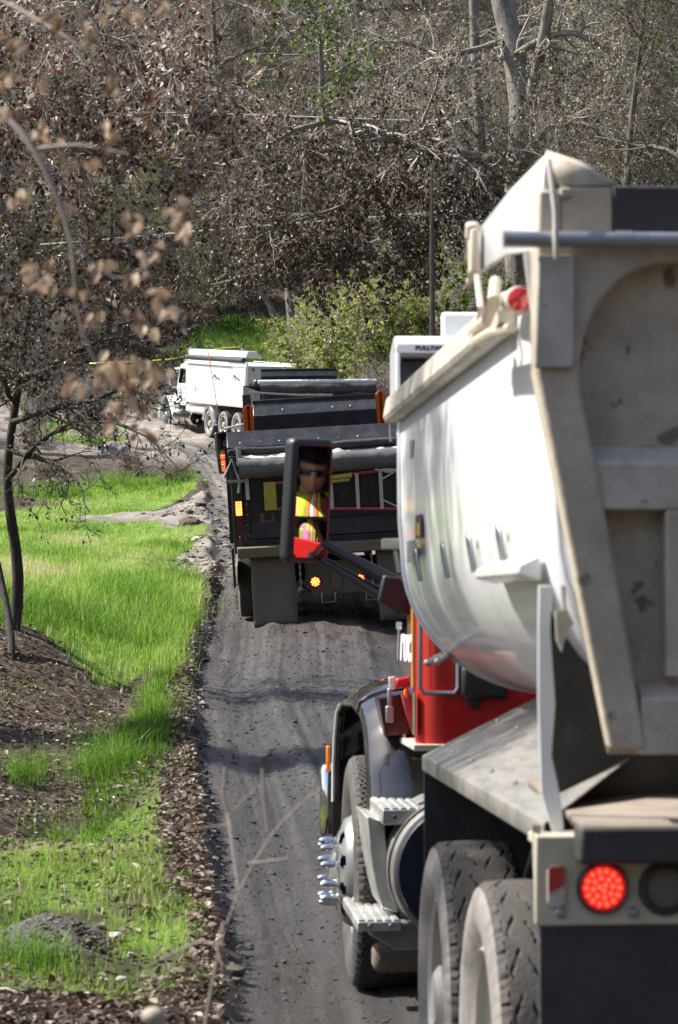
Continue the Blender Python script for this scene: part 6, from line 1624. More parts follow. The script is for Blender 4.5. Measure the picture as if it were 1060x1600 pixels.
def make_tree(seed, H, r, lean=(0, 0), limbs=9, br=8, tw=7, dead=2.0, pale=.5, green=0.0, twig='twig', bark='bark', spread=.42, up=.03, leaf=.075, droop=-.02, t0=.22, rust=0.0, q4=3, trunks=1):
    global rng
    keep = rng; rng = np.random.default_rng(seed)
    tr = []
    for k in range(trunks):
        a = rng.random() * 6.28; o = .0 if trunks == 1 else .25
        p = [(o * math.cos(a), o * math.sin(a), -.4)]; ls = .14 + (.22 if trunks > 1 else 0)
        for j in range(1, 8): p.append((p[-1][0] + rng.normal(lean[0], ls) * H / 9, p[-1][1] + rng.normal(lean[1], ls) * H / 9, -.4 + (H + .4) * j / 7))
        tr.append(smooth_path(p, 12))
    T = np.stack(tr); TR = np.repeat(np.linspace(r, r * .22, 12)[None], len(tr), 0)
    TR[:, 0] *= 1.4
    l1, r1 = child_branches(T, TR, limbs, t0, .97, 58, 14, H * spread, 9, .55, .17, up, .02, .55)
    l2, r2 = child_branches(l1, r1, br, .18, 1, 48, 16, H * spread * .42, 7, .5, .22, up * .5 + droop, .008, .4)
    l3, r3 = child_branches(l2, r2, tw, .12, 1, 46, 18, H * spread * .17 + .25, 5, .55, .26, droop, .0048, .35)
    l4, r4 = child_branches(l3, r3, q4, .1, 1, 46, 18, H * spread * .085 + .14, 4, .62, .28, droop, .0040, .3)
    wood = plant_mesh('trunk', [(T, TR, 10), (l1, r1, 6)], [], [M[bark]])
    lv = []
    for k, amt in enumerate((dead, pale, rust, green, 0)):
        if amt > 0:
            src = l3
            if k == 3:      # green shoots sit together on a few twigs
                sel = rng.random(len(l3)) < .06; src = l3[sel]; amt = amt / .06
            elif k != 1 and not rust: src = l4; amt = amt / q4
            (v, f), N = leaves_on(src, amt, leaf, .5); lv.append(((v, f), np.clip(rng.beta(1.6, 2.0, N), 0, 1), k + 1))
    crown = plant_mesh('crown', [(l2, r2, 4), (l3, r3, 3), (l4, r4, 3)], lv, [M[twig]] + [M[q] for q in LEAFM])
    rng = keep
    return wood, crown
def put_tree(protos, name, xy, sc, rz, label, cat='tree', group=None, parts=('trunk', 'crown'), z=None, tilt=0):
    x, y = xy; zz = float(height(np.array([x]), np.array([y]))[0]) if z is None else z
    e = tag(empty(name, (x, y, zz - .05)), label, cat, group); e.rotation_euler = (0, R(tilt), rz); e.scale = (sc, sc, sc)
    for nm, me in zip(parts, protos): link(bpy.data.objects.new(nm, me), e)
    return e
A1 = make_tree(11, 13, .22, limbs=14, br=12, tw=9, dead=1.2, pale=1.3, green=1.2, leaf=.07, bark='barkmid', twig='fartwig')
A4 = make_tree(14, 8.6, .11, limbs=13, br=9, tw=8, dead=4.5, pale=1.5, t0=.54, spread=.24, leaf=.06, bark='barkmid')
A2 = make_tree(12, 12, .18, limbs=15, br=12, tw=9, dead=1.0, pale=1.5, green=1.4, spread=.38, leaf=.07, bark='barkmid', twig='fartwig')
A3 = make_tree(13, 14, .24, lean=(.12, 0), limbs=14, br=12, tw=9, dead=1.5, pale=1.1, green=.5, leaf=.07, bark='barkmid', twig='fartwig')
B1 = make_tree(21, 10, .22, limbs=12, br=9, tw=8, dead=4.2, pale=.12, twig='darktwig', bark='darkbark', droop=-.07, green=.12)
B2 = make_tree(22, 9, .18, limbs=12, br=9, tw=8, dead=3.4, pale=.2, twig='darktwig', bark='darkbark', droop=-.05, rust=.5)
S1 = make_tree(31, 3.6, .04, limbs=10, br=8, tw=7, q4=2, dead=0, pale=.15, green=0, spread=.5, trunks=5, t0=.1, up=.08)
S2 = make_tree(32, 4.2, .05, limbs=9, br=8, tw=7, dead=.4, pale=.3, green=5.0, spread=.45, trunks=5, t0=.1, up=.06, leaf=.08)
S3 = make_tree(33, 1.5, .022, limbs=7, br=5, tw=5, q4=2, dead=.2, rust=1.6, pale=.3, spread=.5, trunks=5, t0=.1, up=.05, leaf=.055, twig='twig')
_k = rng; rng = np.random.default_rng(5)
def yellow_shrub(seed):
    global rng
    w, c = make_tree(seed, 4.0, .05, limbs=9, br=8, tw=7, dead=1.6, pale=1.8, spread=.48, trunks=5, t0=.08, up=.05)
    for i, m_ in enumerate(LEAFM):
        if m_ == 'paleleaf': c.materials[i + 1] = M['yellowleaf']
        if m_ == 'deadleaf': c.materials[i + 1] = M['greenleaf']
    return w, c
S4 = yellow_shrub(34)
S5 = make_tree(35, 3.8, .05, limbs=10, br=8, tw=8, dead=.4, pale=5.0, green=2.0, spread=.48, trunks=5, t0=.08, up=.05, leaf=.085)
for i, m_ in enumerate(LEAFM):
    if m_ == 'paleleaf': S5[1].materials[i + 1] = M['yellowleaf']
rng = _k
# ------------------------------------------------------------------ woodland on the slope behind and beside the track
GR_BG = 'bare trees on the slope behind the bend'
rr_ = np.random.default_rng(99)
lab = 'grey twiggy leafless tree among others on the slope behind the bend'
for i, (x, y, p, s) in enumerate([(-22, 118, A1, 1.3), (-15, 121, A2, 1.35), (-10.5, 126, A3, 1.3), (-6, 131, A1, 1.25), (-1.0, 128, A2, 1.3), (4, 124, A3, 1.2), (9, 119, A1, 1.3), (14, 121, A2, 1.35), (19, 118, A3, 1.3),
        (-18, 138, A3, 1.4), (-12, 142, A1, 1.4), (-5, 146, A2, 1.5), (2, 143, A3, 1.4), (8, 140, A1, 1.4), (15, 140, A2, 1.5), (22, 136, A1, 1.4), (-24, 150, A2, 1.5), (-14, 160, A1, 1.6), (-3, 164, A3, 1.6), (7, 160, A2, 1.6), (18, 158, A3, 1.6), (27, 152, A1, 1.6), (-30, 136, A1, 1.5)]):
    put_tree(p, 'bare_tree', (x, y), s, rr_.random() * 6.28, lab, 'tree', GR_BG)
lab2 = 'grey twiggy tree in the thicket right of the track behind the trucks'
for x, y, p, s in [(7.2, 72, A1, 1.0), (10.5, 80, A2, 1.1), (6.0, 88, A3, 1.0), (13, 74, A3, 1.0), (8.8, 66, A2, 1.0), (11.8, 67, A1, .95), (14, 88, A1, 1.1), (9.5, 94, A2, 1.1), (4.2, 98, A2, 1.05), (16, 80, A2, 1.1), (6.4, 58, A2, .85), (8.0, 56, A3, .8)]:
    put_tree(p, 'bare_tree', (x, y), s, rr_.random() * 6.28, lab2, 'tree', 'trees of the thicket right of the track')
lab3 = 'grey twiggy tree overhanging the meadow left of the track'
for x, y, p, s in [(-19.5, 84, A1, 1.1), (-21, 94, A2, 1.1), (-24, 104, A1, 1.05)]:
    put_tree(p, 'bare_tree', (x, y), s, rr_.random() * 6.28, lab3, 'tree', 'trees left of the meadow')
# dead-leaved trees
lab4 = 'tree with dense dead brown leaves behind the white bed of the nearest truck'
for x, y, p, s in [(4.6, 66, B1, .85), (6.8, 63, B2, .95), (8.4, 72, B1, 1.0)]:
    put_tree(p, 'dead_leaved_tree', (x, y), s, rr_.random() * 6.28, lab4, 'tree', 'dead-leaved trees right of the track')
put_tree(B1, 'dead_leaved_tree', (-9.8, 114), .7, 2.2, 'dark dead-leaved tree behind the nose of the white truck', 'tree')
# shrubs
for x, y, p, s, nm, l in [(1.1, 61.5, S1, .72, 'bare_shrub', 'pale bare brush reaching over the black truck from the right'), (2.2, 59.5, S1, .75, 'bare_shrub', 'pale bare brush right of the black truck, nearer the white bed'),
        (1.9, 64.5, S5, 1.15, 'leafy_shrub', 'yellow-green shrub behind the pale brush right of the black truck'), (2.9, 68.5, S5, 1.1, 'leafy_shrub', 'yellow-green shrub deeper in the thicket right of the black truck'), (.7, 77, S5, 1.1, 'leafy_shrub', 'yellow-green shrub beyond the black truck left of the thicket'), (2.4, 82, S4, 1.4, 'leafy_shrub', 'tall olive shrub beyond the black truck'), (-.3, 92, S5, 1.2, 'leafy_shrub', 'far yellow-green shrub right of the forked trunk at the slope foot'), (3.3, 63, S2, 1.0, 'leafy_shrub', 'fresh green shrub beside the white tarp housing of the nearest truck'), (1.3, 71, S5, 1.15, 'leafy_shrub', 'tall yellow-green shrub right of the forked trunk'),
        (-9.5, 121, S4, 1.5, 'leafy_shrub', 'green-yellow shrub on the slope above the white truck, left one'), (-5.6, 124, S4, 1.3, 'leafy_shrub', 'green-yellow shrub on the slope above the white truck, right one'), (-7.6, 130, S4, 1.6, 'leafy_shrub', 'green-yellow shrub highest on the slope above the white truck'), (-13, 117, S4, 1.3, 'leafy_shrub', 'green-yellow shrub behind the left tree on the slope'),
        (.6, 104, S1, 1.0, 'bare_shrub', 'bare shrub at the foot of the slope beside the forked trunk'), (-11.5, 107, S1, .9, 'bare_shrub', 'bare shrub left of the white truck at the slope foot'),
        (-6.6, 62.5, S3, .6, 'burnt_shrub', 'rusty brown burnt shrub at the left edge of the upper meadow'), (-3.9, 64.5, S3, .42, 'burnt_shrub', 'small rusty shrub nearest the road bend'), (-5.2, 68, S3, .5, 'burnt_shrub', 'rusty brown shrub beside the grey boulder'),
        (-8.6, 76, S1, .55, 'bare_shrub', 'bare grey brush behind the burnt shrubs'), (-7.6, 82, S1, .5, 'bare_shrub', 'bare grey brush left of the bend')]:
    e_ = put_tree(p, nm, (x, y), s, rr_.random() * 6.28, l, 'shrub')
    if nm == 'burnt_shrub': e_.scale = (s * 1.7, s * 1.3, s * .75)

# ------------------------------------------------------------------ big oak on the right: pale trunk, long limb to the left, hanging dead leaves
def W_(pts): return [tuple(WP(*p)) for p in pts]
def custom_tree(name, label, trunks, limbs, spec, bark, twig, cat='tree'):
    """trunks, limbs: (photo path with distances, r0, r1); everything stands where it is built"""
    wood = []; par = []
    for pts, r0, r1 in trunks: p = smooth_path(W_(pts), 14); wood.append((p[None], np.linspace(r0, r1, 14)[None], 12))
    for pts, r0, r1 in limbs:
        p = smooth_path(W_(pts), 14); p[1:-1] += rng.normal(0, r0 * .35, (12, 3)); wood.append((p[None], np.linspace(r0, r1, 14)[None], 7)); par.append((p[None], np.linspace(r0, r1, 14)[None]))
    tw = []; lv = []
    for (pp, pr), sp in zip(par, spec):
        k1, L1, k2, L2, up, dead, pale, rust, green, leaf, ang = sp
        if not k1: continue
        b1, q1 = child_branches(pp, pr, k1, .05, 1, ang, 18, L1, 8, .5, .2, up, .006, .25)
        b2, q2 = child_branches(b1, q1, k2, .1, 1, 48, 16, L2, 6, .5, .24, up, .0045, .3)
        b3, q3 = child_branches(b2, q2, 5, .1, 1, 45, 16, L2 * .5, 5, .6, .25, up, .0036, .3)
        tw += [(b1, q1, 4), (b2, q2, 3), (b3, q3, 3)]
        for k, amt in enumerate((dead, pale, rust, green)):
            if amt > 0: (v, f), N = leaves_on(b3, amt, leaf, .6); lv.append(((v, f), rng.beta(1.6, 2, N), k + 1))
    org = Vector(W_(trunks[0][0])[0]) if trunks else Vector(W_(limbs[0][0])[0])
    e = tag(empty(name, org), label, cat)
    o = np.array(org)
    wood = [(p - o, r, k) for p, r, k in wood]; tw = [(p - o, r, k) for p, r, k in tw]; lv = [((v - o, f), t, s) for (v, f), t, s in lv]
    link(bpy.data.objects.new('trunk' if trunks else 'branch', plant_mesh('trunk', wood, [], [M[bark]])), e)
    if tw: link(bpy.data.objects.new('crown', plant_mesh('crown', tw, lv, [M[twig]] + [M[q] for q in LEAFM])), e)
    return e
custom_tree('oak_tree', 'big oak with thick mottled grey trunk and a long limb reaching left above the trucks',
    [([(850, 720, 62), (815, 480, 62), (803, 300, 62), (826, 180, 62), (800, 70, 62.4), (772, -60, 62.6)], .37, .25), ([(822, 190, 62), (850, 60, 61.5), (872, -80, 61)], .16, .10)],
    [([(800, 262, 61.8), (760, 248, 61.2), (700, 238, 60), (620, 222, 58.5), (545, 188, 57), (508, 182, 56.5), (440, 214, 56), (395, 240, 55.5)], .17, .03),
     ([(508, 185, 56.5), (504, 120, 56.3), (498, 60, 56), (480, -20, 56)], .07, .02),
     ([(640, 228, 59), (590, 290, 58.5), (520, 330, 58), (440, 350, 57.5), (390, 380, 57)], .06, .012),
     ([(720, 240, 60), (700, 330, 59.5), (650, 380, 59), (560, 410, 58.5), (480, 420, 58)], .06, .012),
     ([(790, 90, 62.3), (900, 40, 61), (1000, 120, 60.5), (1090, 160, 60)], .10, .02),
     ([(800, 270, 61.8), (860, 190, 61), (960, 200, 60.3), (1080, 260, 60)], .08, .02),
     ([(800, 60, 62.4), (700, 90, 61.5), (600, 60, 60), (520, 90, 59)], .09, .02)],
    [(34, 1.9, 9, .8, -.10, 3.6, .25, .3, .06, .085, 65), (12, 1.3, 8, .6, .02, .8, .5, .2, 2.6, .08, 60), (22, 1.6, 9, .7, -.12, 6.5, .15, .3, .05, .085, 62), (26, 1.7, 9, .75, -.10, 6.5, .12, .3, .12, .085, 62),
     (22, 2.0, 9, .8, -.03, .9, 1.1, .1, .4, .07, 62), (22, 2.0, 9, .8, -.04, 1.0, 1.2, .1, .5, .07, 62), (24, 2.0, 9, .8, -.04, 1.1, 1.0, .1, .3, .07, 62)], 'bark', 'twig')
custom_tree('slender_tree', 'slender pale-barked tree standing left of the big oak trunk', [([(775, 620, 68), (757, 300, 68), (745, 140, 68), (738, -60, 68)], .17, .11)],
    [([(752, 220, 68), (680, 150, 67), (600, 130, 66)], .05, .015), ([(742, 60, 68), (820, 20, 67), (900, 60, 66)], .05, .015)], [(20, 1.8, 8, .8, -.02, .6, .4, 0, .4, .07, 60)] * 2, 'bark', 'twig')
custom_tree('slender_tree', 'slender grey tree right of the big oak, above the truck tailgate', [([(1010, 640, 70), (1000, 300, 70), (982, 120, 70), (975, -60, 70)], .20, .14)],
    [([(990, 220, 70), (920, 130, 69), (860, 110, 68)], .05, .015), ([(985, 150, 70), (1060, 60, 69), (1110, 40, 68)], .05, .015)], [(20, 1.8, 8, .8, -.02, .7, .4, 0, .6, .07, 60)] * 2, 'bark', 'twig')
custom_tree('forked_tree', 'forked grey trunk rising beyond the black truck at the foot of the slope',
    [([(464, 590, 110), (463, 520, 110), (452, 440, 110), (456, 350, 110), (440, 220, 110)], .33, .16), ([(458, 575, 110), (440, 518, 109.6), (428, 488, 109.3), (400, 440, 109)], .22, .08)],
    [([(455, 400, 110), (400, 340, 108), (330, 330, 107)], .10, .02), ([(456, 380, 110), (520, 320, 109), (580, 330, 108)], .10, .02), ([(450, 300, 110), (400, 240, 109), (340, 200, 108)], .09, .02), ([(446, 260, 110), (510, 200, 109), (560, 150, 108)], .09, .02)],
    [(24, 3.2, 9, 1.4, -.08, 2.6, .4, .3, .1, .13, 60)] * 4, 'bark', 'twig')

# ------------------------------------------------------------------ small tree on the ditch bank, left edge
custom_tree('bank_tree', 'small dark two-stemmed tree on the ditch bank at the left edge',
    [([(22, 985, 27.4), (34, 915, 27.4), (22, 830, 27.4), (6, 760, 27.4), (14, 690, 27.4), (28, 620, 27.3), (38, 540, 27.2), (52, 450, 27)], .066, .026),
     ([(16, 1065, 26.4), (22, 1010, 26.6), (8, 935, 27), (-4, 870, 27.2), (-30, 790, 27.4), (-50, 660, 27.6)], .042, .022)],
    [([(8, 755, 27.4), (60, 690, 27), (130, 650, 26.6), (200, 660, 26.2), (250, 700, 25.9), (290, 745, 25.6)], .03, .005),
     ([(20, 660, 27.3), (80, 640, 27), (160, 620, 26.6), (230, 590, 26.2)], .035, .008),
     ([(30, 600, 27.3), (90, 560, 27), (170, 530, 26.5), (250, 520, 26)], .035, .008),
     ([(40, 530, 27.2), (100, 470, 27), (190, 430, 26.5), (270, 440, 26)], .03, .007),
     ([(12, 700, 27.4), (70, 720, 27), (120, 745, 26.6), (140, 800, 26.2)], .03, .007),
     ([(48, 470, 27.1), (40, 400, 27), (70, 330, 26.8)], .03, .007),
     ([(-40, 720, 27.5), (20, 560, 28), (60, 420, 28.4)], .03, .01),
     ([(26, 640, 27.3), (-10, 560, 27), (-40, 480, 26.8)], .03, .01)],
    [(12, .60, 5, .32, -.02, .35, .03, .05, 0, .042, 52), (14, .60, 6, .32, -.01, 1.3, .12, .2, 0, .042, 52), (14, .60, 6, .32, 0, 2.0, .15, .2, .03, .042, 52), (16, .6, 6, .32, 0, 1.6, .3, .2, .03, .042, 52), (8, .55, 5, .28, -.04, .4, .05, .2, .05, .042, 52), (12, .6, 6, .3, 0, 1.6, .3, .2, .2, .042, 52), (12, .6, 6, .3, 0, 2.4, .2, .2, .3, .042, 52), (10, .6, 6, .3, 0, 2.0, .2, .2, .1, .042, 52)], 'darkbark', 'darktwig')
# tree whose trunk stands left of the frame; its boughs cross the upper left
custom_tree('overhanging_tree', 'pale-twigged tree out of the left edge, its boughs crossing the upper left corner',
    [([(-1130, 1180, 24), (-1100, 900, 24), (-1060, 600, 24), (-1030, 300, 23.5), (-1000, -100, 23)], .14, .08)],
    [([(-1040, 480, 23.8), (-500, 330, 23.2), (-80, 215, 22.5), (40, 220, 22), (130, 228, 21.7), (220, 246, 21.4), (300, 250, 21)], .03, .005),
     ([(-1055, 600, 23.9), (-500, 430, 23.2), (-60, 350, 22.5), (60, 368, 22), (200, 386, 21.6), (300, 372, 21.3), (360, 330, 21), (374, 285, 20.8)], .028, .004),
     ([(-1030, 380, 23.6), (-500, 160, 22.8), (-60, 60, 22), (100, 20, 21.5), (240, 60, 21), (330, 130, 20.7)], .03, .005),
     ([(-1035, 420, 23.6), (-500, 220, 22.9), (-40, 130, 22.2), (100, 120, 21.8), (210, 170, 21.5), (300, 200, 21.2)], .026, .005),
     ([(-1050, 640, 23.8), (-500, 500, 23), (-60, 440, 22.6), (40, 470, 22.2), (150, 470, 21.8), (230, 440, 21.5)], .024, .005),
     ([(-1020, 200, 23.3), (-500, 0, 22.8), (-100, -60, 22.4), (80, -60, 22), (260, -30, 21.4), (420, 20, 21)], .03, .005)],
    [(55, .8, 9, .42, -.02, .5, 1.2, .9, .02, .052, 55), (22, .8, 9, .42, -.02, .8, .6, .3, .02, .042, 55), (59, .85, 9, .44, -.01, .5, 1.2, .9, .05, .052, 55), (59, .8, 9, .44, -.01, .5, 1.2, .9, .04, .052, 55), (55, .75, 9, .42, -.02, .5, 1.2, .9, .02, .052, 55), (22, .8, 8, .4, -.02, .9, .4, 1.0, .08, .042, 55)], 'bark', 'twig')
# branch close to the camera with tan leaves (out of focus)
NB = tag(empty('hanging_branch', WP(-60, 120, 5.6)), 'blurred pale branch close to the camera hanging at the upper left with tan leaves', 'branch')
o_ = np.array(NB.location)
bp_ = [([(-60, 120, 5.6), (10, 180, 5.55), (60, 232, 5.5), (90, 310, 5.5), (124, 384, 5.5), (112, 450, 5.5), (118, 520, 5.5), (150, 566, 5.5)], .0085, .0028), ([(-80, -40, 5.8), (40, 20, 5.7), (110, 60, 5.6), (190, 130, 5.6)], .006, .002), ([(124, 384, 5.5), (150, 420, 5.5), (190, 440, 5.5), (235, 410, 5.5)], .0035, .0015), ([(60, 232, 5.5), (120, 225, 5.45), (200, 240, 5.4)], .0035, .0015), ([(150, 566, 5.5), (190, 590, 5.5), (215, 640, 5.5)], .0028, .0015)]
wood = [(smooth_path(W_(p), 12)[None] - o_, np.linspace(a, b, 12)[None], 6) for p, a, b in bp_]
link(bpy.data.objects.new('twig', plant_mesh('twig', wood, [], [mat('pale_branch_bark', (.30, .25, .21), .8)])), NB)
tanl = leaf_mat('tan_leaves', [(0, (0.14, 0.085, 0.05)), (0.6, (0.36, 0.25, 0.16)), (1, (0.52, 0.41, 0.30))], trans=.35)
M['tanleaf'] = tanl
lp_ = []
for px, py, n_, sp in [(70, 428, 7, 26), (45, 415, 4, 18), (192, 600, 8, 30), (160, 590, 4, 20), (225, 560, 5, 24), (185, 640, 4, 16), (245, 590, 4, 22), (288, 330, 3, 14), (285, 350, 2, 10), (205, 345, 3, 18), (165, 410, 4, 16), (130, 455, 2, 12), (215, 432, 4, 16), (250, 455, 3, 14), (265, 478, 3, 14), (235, 395, 3, 14), (60, 200, 3, 16), (20, 175, 3, 14), (95, 225, 2, 12), (140, 245, 2, 12), (35, 70, 2, 12), (150, 40, 5, 22), (215, 20, 3, 14), (255, 10, 2, 10), (180, 135, 3, 14), (60, 120, 2, 14), (145, 490, 2, 10), (270, 320, 2, 10), (240, 512, 2, 10), (20, 60, 2, 12), (170, 560, 4, 22), (205, 500, 3, 18), (120, 600, 2, 14), (30, 300, 2, 14), (100, 330, 2, 14), (175, 200, 2, 14), (90, 20, 3, 18), (10, 120, 2, 12), (215, 670, 2, 12)]:
    for k in range(int(n_ * 2.0)): lp_.append((px + rng.normal(0, sp * .6), py + rng.normal(0, sp * .6), 5.5 + rng.normal(0, .12)))
for k, (px, py, D) in enumerate(lp_):
    p = np.array([WP(px, py, D)]) - o_
    v, f = leaf_faces(p, unit(np.array([[rng.normal(0, .7), rng.normal(0, .5), -.9]])), unit(np.array([[rng.normal(0, .5), -1.0, rng.normal(0, .5)]])), np.array([rng.uniform(.024, .037)]), .58, .12)
    t = np.full(2, rng.random()); me = arr_mesh('leaf', v, [(f, 0)], tints=[t]); me.materials.append(tanl)
    link(bpy.data.objects.new('leaf', me), NB)
# bare dry stalk close to the camera at the foot of the frame
SK = tag(empty('dry_stalk', WP(316, 1790, 6.0)), 'blurred bare forked stalk rising in front of the track at the bottom', 'plant')
o_ = np.array(SK.location)
bp_ = [([(312, 1790, 6), (318, 1600, 6), (340, 1500, 6), (348, 1450, 6), (372, 1390, 6), (400, 1345, 6), (420, 1300, 6), (448, 1268, 6.05), (500, 1232, 6.1)], .0052, .001), ([(420, 1300, 6), (414, 1260, 6), (410, 1200, 6)], .0042, .003), ([(356, 1268, 6.1), (349, 1240, 6.1), (352, 1198, 6.1)], .0042, .003), ([(372, 1390, 6), (364, 1330, 6.05), (356, 1268, 6.1)], .0016, .0022), ([(358, 1288, 6.1), (330, 1292, 6.1), (285, 1296, 6.1)], .002, .0012), ([(360, 1275, 6.1), (380, 1248, 6.1), (408, 1226, 6.1)], .0016, .001),
       ([(342, 1480, 6), (365, 1492, 6), (375, 1498, 6)], .004, .003), ([(345, 1478, 6), (310, 1470, 6), (250, 1500, 6)], .003, .002), ([(388, 1350, 6), (420, 1346, 6), (450, 1342, 6)], .003, .002), ([(316, 1640, 6), (270, 1580, 6), (240, 1530, 6)], .003, .002), ([(350, 1440, 6), (338, 1480, 5.98), (348, 1510, 5.96)], .003, .002)]
link(bpy.data.objects.new('stem', plant_mesh('stem', [(smooth_path(W_(p), 14)[None] - o_, np.linspace(a, b, 14)[None], 6) for p, a, b in bp_], [], [mat('dry_stalk_bark', (.34, .27, .22), .8)])), SK)
sd_ = WP(240, 1588, 5.0)
SH = tag(empty('seed_head', WP(236, 1800, 5.0)), 'pale blurred dry seed head poking up at the bottom left', 'plant')
m = MB(); b0 = Vector(SH.location); m.tube([Vector((0, 0, 0)), (sd_ - b0) * .6, sd_ - b0], .003, 6); m.build('stem', M['palefab'], SH)
m = MB(); m.sphere(sd_ - b0, .021, 14, 10, sc=(1.1, 1, .85)); m.sphere(sd_ - b0 + Vector((.012, 0, -.012)), .014, 10, 8); m.build('head', mat('pale_seed_head', (.36, .31, .25), .9, bump=.4), SH)

put_tree(A4, 'shade_tree', (-5.0, 11.2), 1.0, 2.0, 'small twiggy tree beyond the left edge dappling the white bed', 'tree')
# ------------------------------------------------------------------ small things
def lump_thing(name, label, cat, c, r, sc, mt, seed, parent=None):
    bm = bmesh.new(); bmesh.ops.create_icosphere(bm, subdivisions=3, radius=1.0)
    for v in bm.verts:
        n_ = mnoise.noise(v.co * 1.7 + Vector((seed, 0, 0))) * .35 + mnoise.noise(v.co * 5 + Vector((0, seed, 0))) * .12
        v.co = Vector((v.co.x * sc[0], v.co.y * sc[1], v.co.z * sc[2])) * r * (1 + n_)
    me = bpy.data.meshes.new(name); bm.to_mesh(me); bm.free(); me.materials.append(mt)
    me.polygons.foreach_set('use_smooth', [True] * len(me.polygons)); me.set_sharp_from_angle(angle=R(30))
    o = bpy.data.objects.new(name, me); o.location = c; link(o)
    return tag(o, label, cat)
M['rock'] = mat('grey_rock', (.26, .25, .24), .9, dirt=(.12, .11, .10), damt=.6, dscale=6, bump=.5)
M['palerock'] = mat('pale_rock', (.42, .40, .37), .9, dirt=(.2, .18, .16), damt=.5, dscale=8, bump=.4)
def at_ground(px, py): x, y = hit(px, py); return Vector((x, y, float(height(np.array([x]), np.array([y]))[0])))
lump_thing('boulder', 'grey boulder beside the burnt shrubs on the upper meadow', 'rock', at_ground(178, 718) + Vector((0, 0, .15)), .42, (1.2, .8, .7), M['rock'], 3)
lump_thing('rock', 'pale flat rock on the churned edge of the track left of the orange truck', 'rock', at_ground(311, 862) + Vector((0, 0, .03)), .10, (1.2, .8, .55), M['palerock'], 5)
lump_thing('rock', 'small grey lump of earth beside the meadow edge', 'rock', at_ground(284, 880) + Vector((0, 0, .02)), .075, (1.3, .8, .6), M['rock'], 8)
lump_thing('rock', 'brown clod heap where the path meets the track', 'rock', at_ground(298, 833) + Vector((0, 0, .05)), .20, (1.2, .8, .75), mat('brown_clod', (.085, .068, .054), .95, bump=.8, bscale=12), 9)
gp = at_ground(78, 1478)
gm = mat('dark_gravel', (.060, .058, .058), .9, dirt=(.17, .165, .165), damt=.8, dscale=40, bump=1.0, bscale=70)
GP = tag(empty('gravel_heap', gp), 'low heap of dark gravel in the grass at the lower left', 'gravel heap')
m = MB()
def gh(u, v):
    a = 2 * math.pi * u; r_ = v
    z = .175 * (1 - v ** 1.6) - .03; q = Vector((.33 * r_ * math.cos(a), .42 * r_ * math.sin(a), z)); q.z += .035 * mnoise.noise(q * 9) + .012 * mnoise.noise(q * 40)
    return q
m.grid(gh, 60, 20); m.build('mound', gm, GP)
n = 700; a = rng.random(n) * 6.28; r_ = np.sqrt(rng.random(n)); q = np.column_stack([.34 * r_ * np.cos(a), .43 * r_ * np.sin(a), .17 * (1 - r_ ** 1.6) - .028])
v, f = lumps(q, np.clip(rng.lognormal(-4.7, .45, n), .004, .022)); me = arr_mesh('pebbles', v, [(f, 0)], tints=[np.repeat(rng.random(n) * .8, len(ICO_F))]); me.materials.append(M['clod'])
tag(link(bpy.data.objects.new('pebbles', me), GP), kind='stuff')
for k, (px, py, r_) in enumerate([(182, 1470, .035), (30, 1590, .03), (105, 1572, .028), (206, 1508, .022), (190, 1530, .02), (140, 1583, .022), (60, 1580, .02), (262, 1345, .03), (8, 1555, .024)]):
    lump_thing('stone', ['pale stone right of the dark gravel heap', 'rounded stone at the very bottom left corner', 'pale stone below the gravel heap near the bottom edge', 'small stone in the grass right of the gravel heap', 'small stone under the gravel heap', 'flat stone beside the pale seed head', 'small grey stone near the bottom left corner', 'stone on the leafy verge beside the track', 'stone at the left edge near the bottom'][k], 'stone', at_ground(px, py) + Vector((0, 0, r_ * .3)), r_, (1.2, .9, .7), M['palerock'] if k % 2 == 0 else M['rock'], 20 + k)
st = at_ground(178, 692); ST = tag(empty('marker_stake', st), 'white and blue marker stake standing behind the grey boulder', 'stake')
m = MB(); m.bb(-.05, .05, -.03, .03, -.05, .75); m.build('post', M['whitepipe'], ST, bevel=.005); m = MB(); m.bb(-.055, .055, -.035, .035, .35, .6); m.build('band', mat('pale_blue_band', (.30, .40, .60), .5), ST)
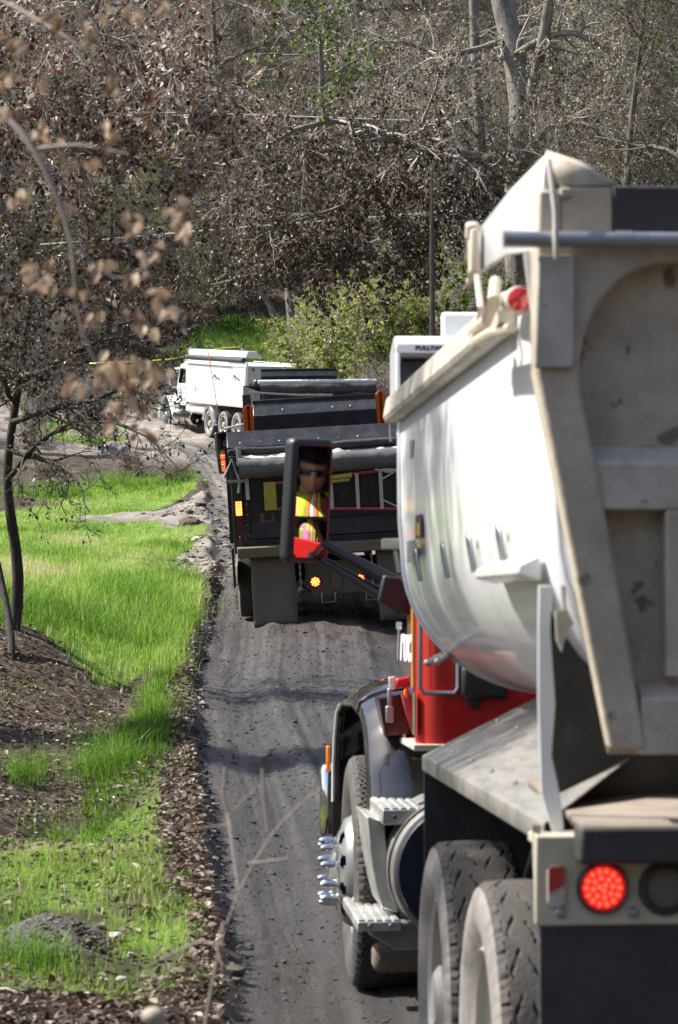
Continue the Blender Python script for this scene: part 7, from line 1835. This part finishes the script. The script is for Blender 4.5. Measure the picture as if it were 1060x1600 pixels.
# caution tape and overhead lines
def line_thing(name, label, cat, pts, r, mt, flat=None):
    p = smooth_path(W_(pts), 24); o0 = Vector(p[0]); m = MB()
    if flat:
        vs = []
        for k, q in enumerate(p): vs += [Vector(q) - o0 + Vector((0, 0, flat / 2)), Vector(q) - o0 - Vector((0, .02 * math.sin(k), flat / 2))]
        m.add(vs, [(2 * k, 2 * k + 1, 2 * k + 3, 2 * k + 2) for k in range(len(p) - 1)])
        o = m.build(name, mt, None, solid=.002)
    else: m.tube([Vector(q) - o0 for q in p], r, 6); o = m.build(name, mt, None)
    o.location = o0
    return tag(o, label, cat)
line_thing('caution_tape', 'yellow caution tape strung across the green slope behind the white truck', 'tape', [(140, 568, 105.5), (270, 562, 105), (330, 545, 106.5), (400, 541, 107), (463, 536, 109)], 0, M['cautiontape'], .05)
line_thing('overhead_line', 'thin white line across the twigs at the upper left, lower one', 'cable', [(-200, 400, 92), (120, 378, 92), (250, 366, 92), (365, 356, 92), (700, 330, 93)], .022, M['whitepipe'])
line_thing('overhead_line', 'thin white line across the twigs at the upper left, upper one', 'cable', [(-200, 180, 96), (120, 176, 96), (240, 175, 96), (330, 177, 96), (700, 190, 96)], .02, M['whitepipe'])

# ------------------------------------------------------------------ undergrowth that nobody could count: brush and dead leaves of the slope and the thicket
n = 15000
Dq = np.concatenate([104 + 75 * rng.random(9500) ** 1.2, rng.uniform(52, 104, 5500)]); 
Xq = np.concatenate([Dq[:9500] * rng.uniform(-.16, .16, 9500), np.zeros(5500)]); k = np.arange(9500, n)
Xq[k] = lx_at(Dq[k]) + road_right(Dq[k]) + .6 + rng.random(5500) ** 1.3 * 9
sel = ~(inside(G_HILL, Xq, Dq) & (rng.random(n) < .85)); Xq, Dq = Xq[sel], Dq[sel]; n = len(Xq)
root = np.column_stack([Xq, Dq, height(Xq, Dq)]); d = unit(np.stack([rng.normal(0, .6, n), rng.normal(0, .6, n), np.full(n, .8)], 1)); L = rng.uniform(.5, 1.9, n) * np.where(Dq > 104, 1.5, 1)
pp = np.empty((n, 5, 3)); pp[:, 0] = root
for j in range(1, 5):
    d = unit(d + rng.normal(0, .28, (n, 3)) + [0, 0, -.06]); pp[:, j] = pp[:, j - 1] + d * (L / 4)[:, None]
rad = np.linspace(1, .3, 5)[None] * (.00012 * Dq)[:, None]
b2, q2 = child_branches(pp, rad, 2, .3, .95, 45, 15, .7, 4, .7, .25, 0, .004)
lv = []
for slot, amt, sz in ((1, 1.3, .11), (2, .42, .10), (5, .6, .13), (4, .4, .12)):
    (v, f), N = leaves_on(pp, amt, sz, .4); lv.append(((v, f), rng.beta(1.6, 2, N), slot))
me = plant_mesh('undergrowth', [(pp, rad, 3), (b2, q2, 3)], lv, [M['darktwig']] + [M[q] for q in LEAFM])
tag(link(bpy.data.objects.new('undergrowth', me)), 'tangled grey brush with dead leaves covering the slope and the thicket', 'undergrowth', kind='stuff')
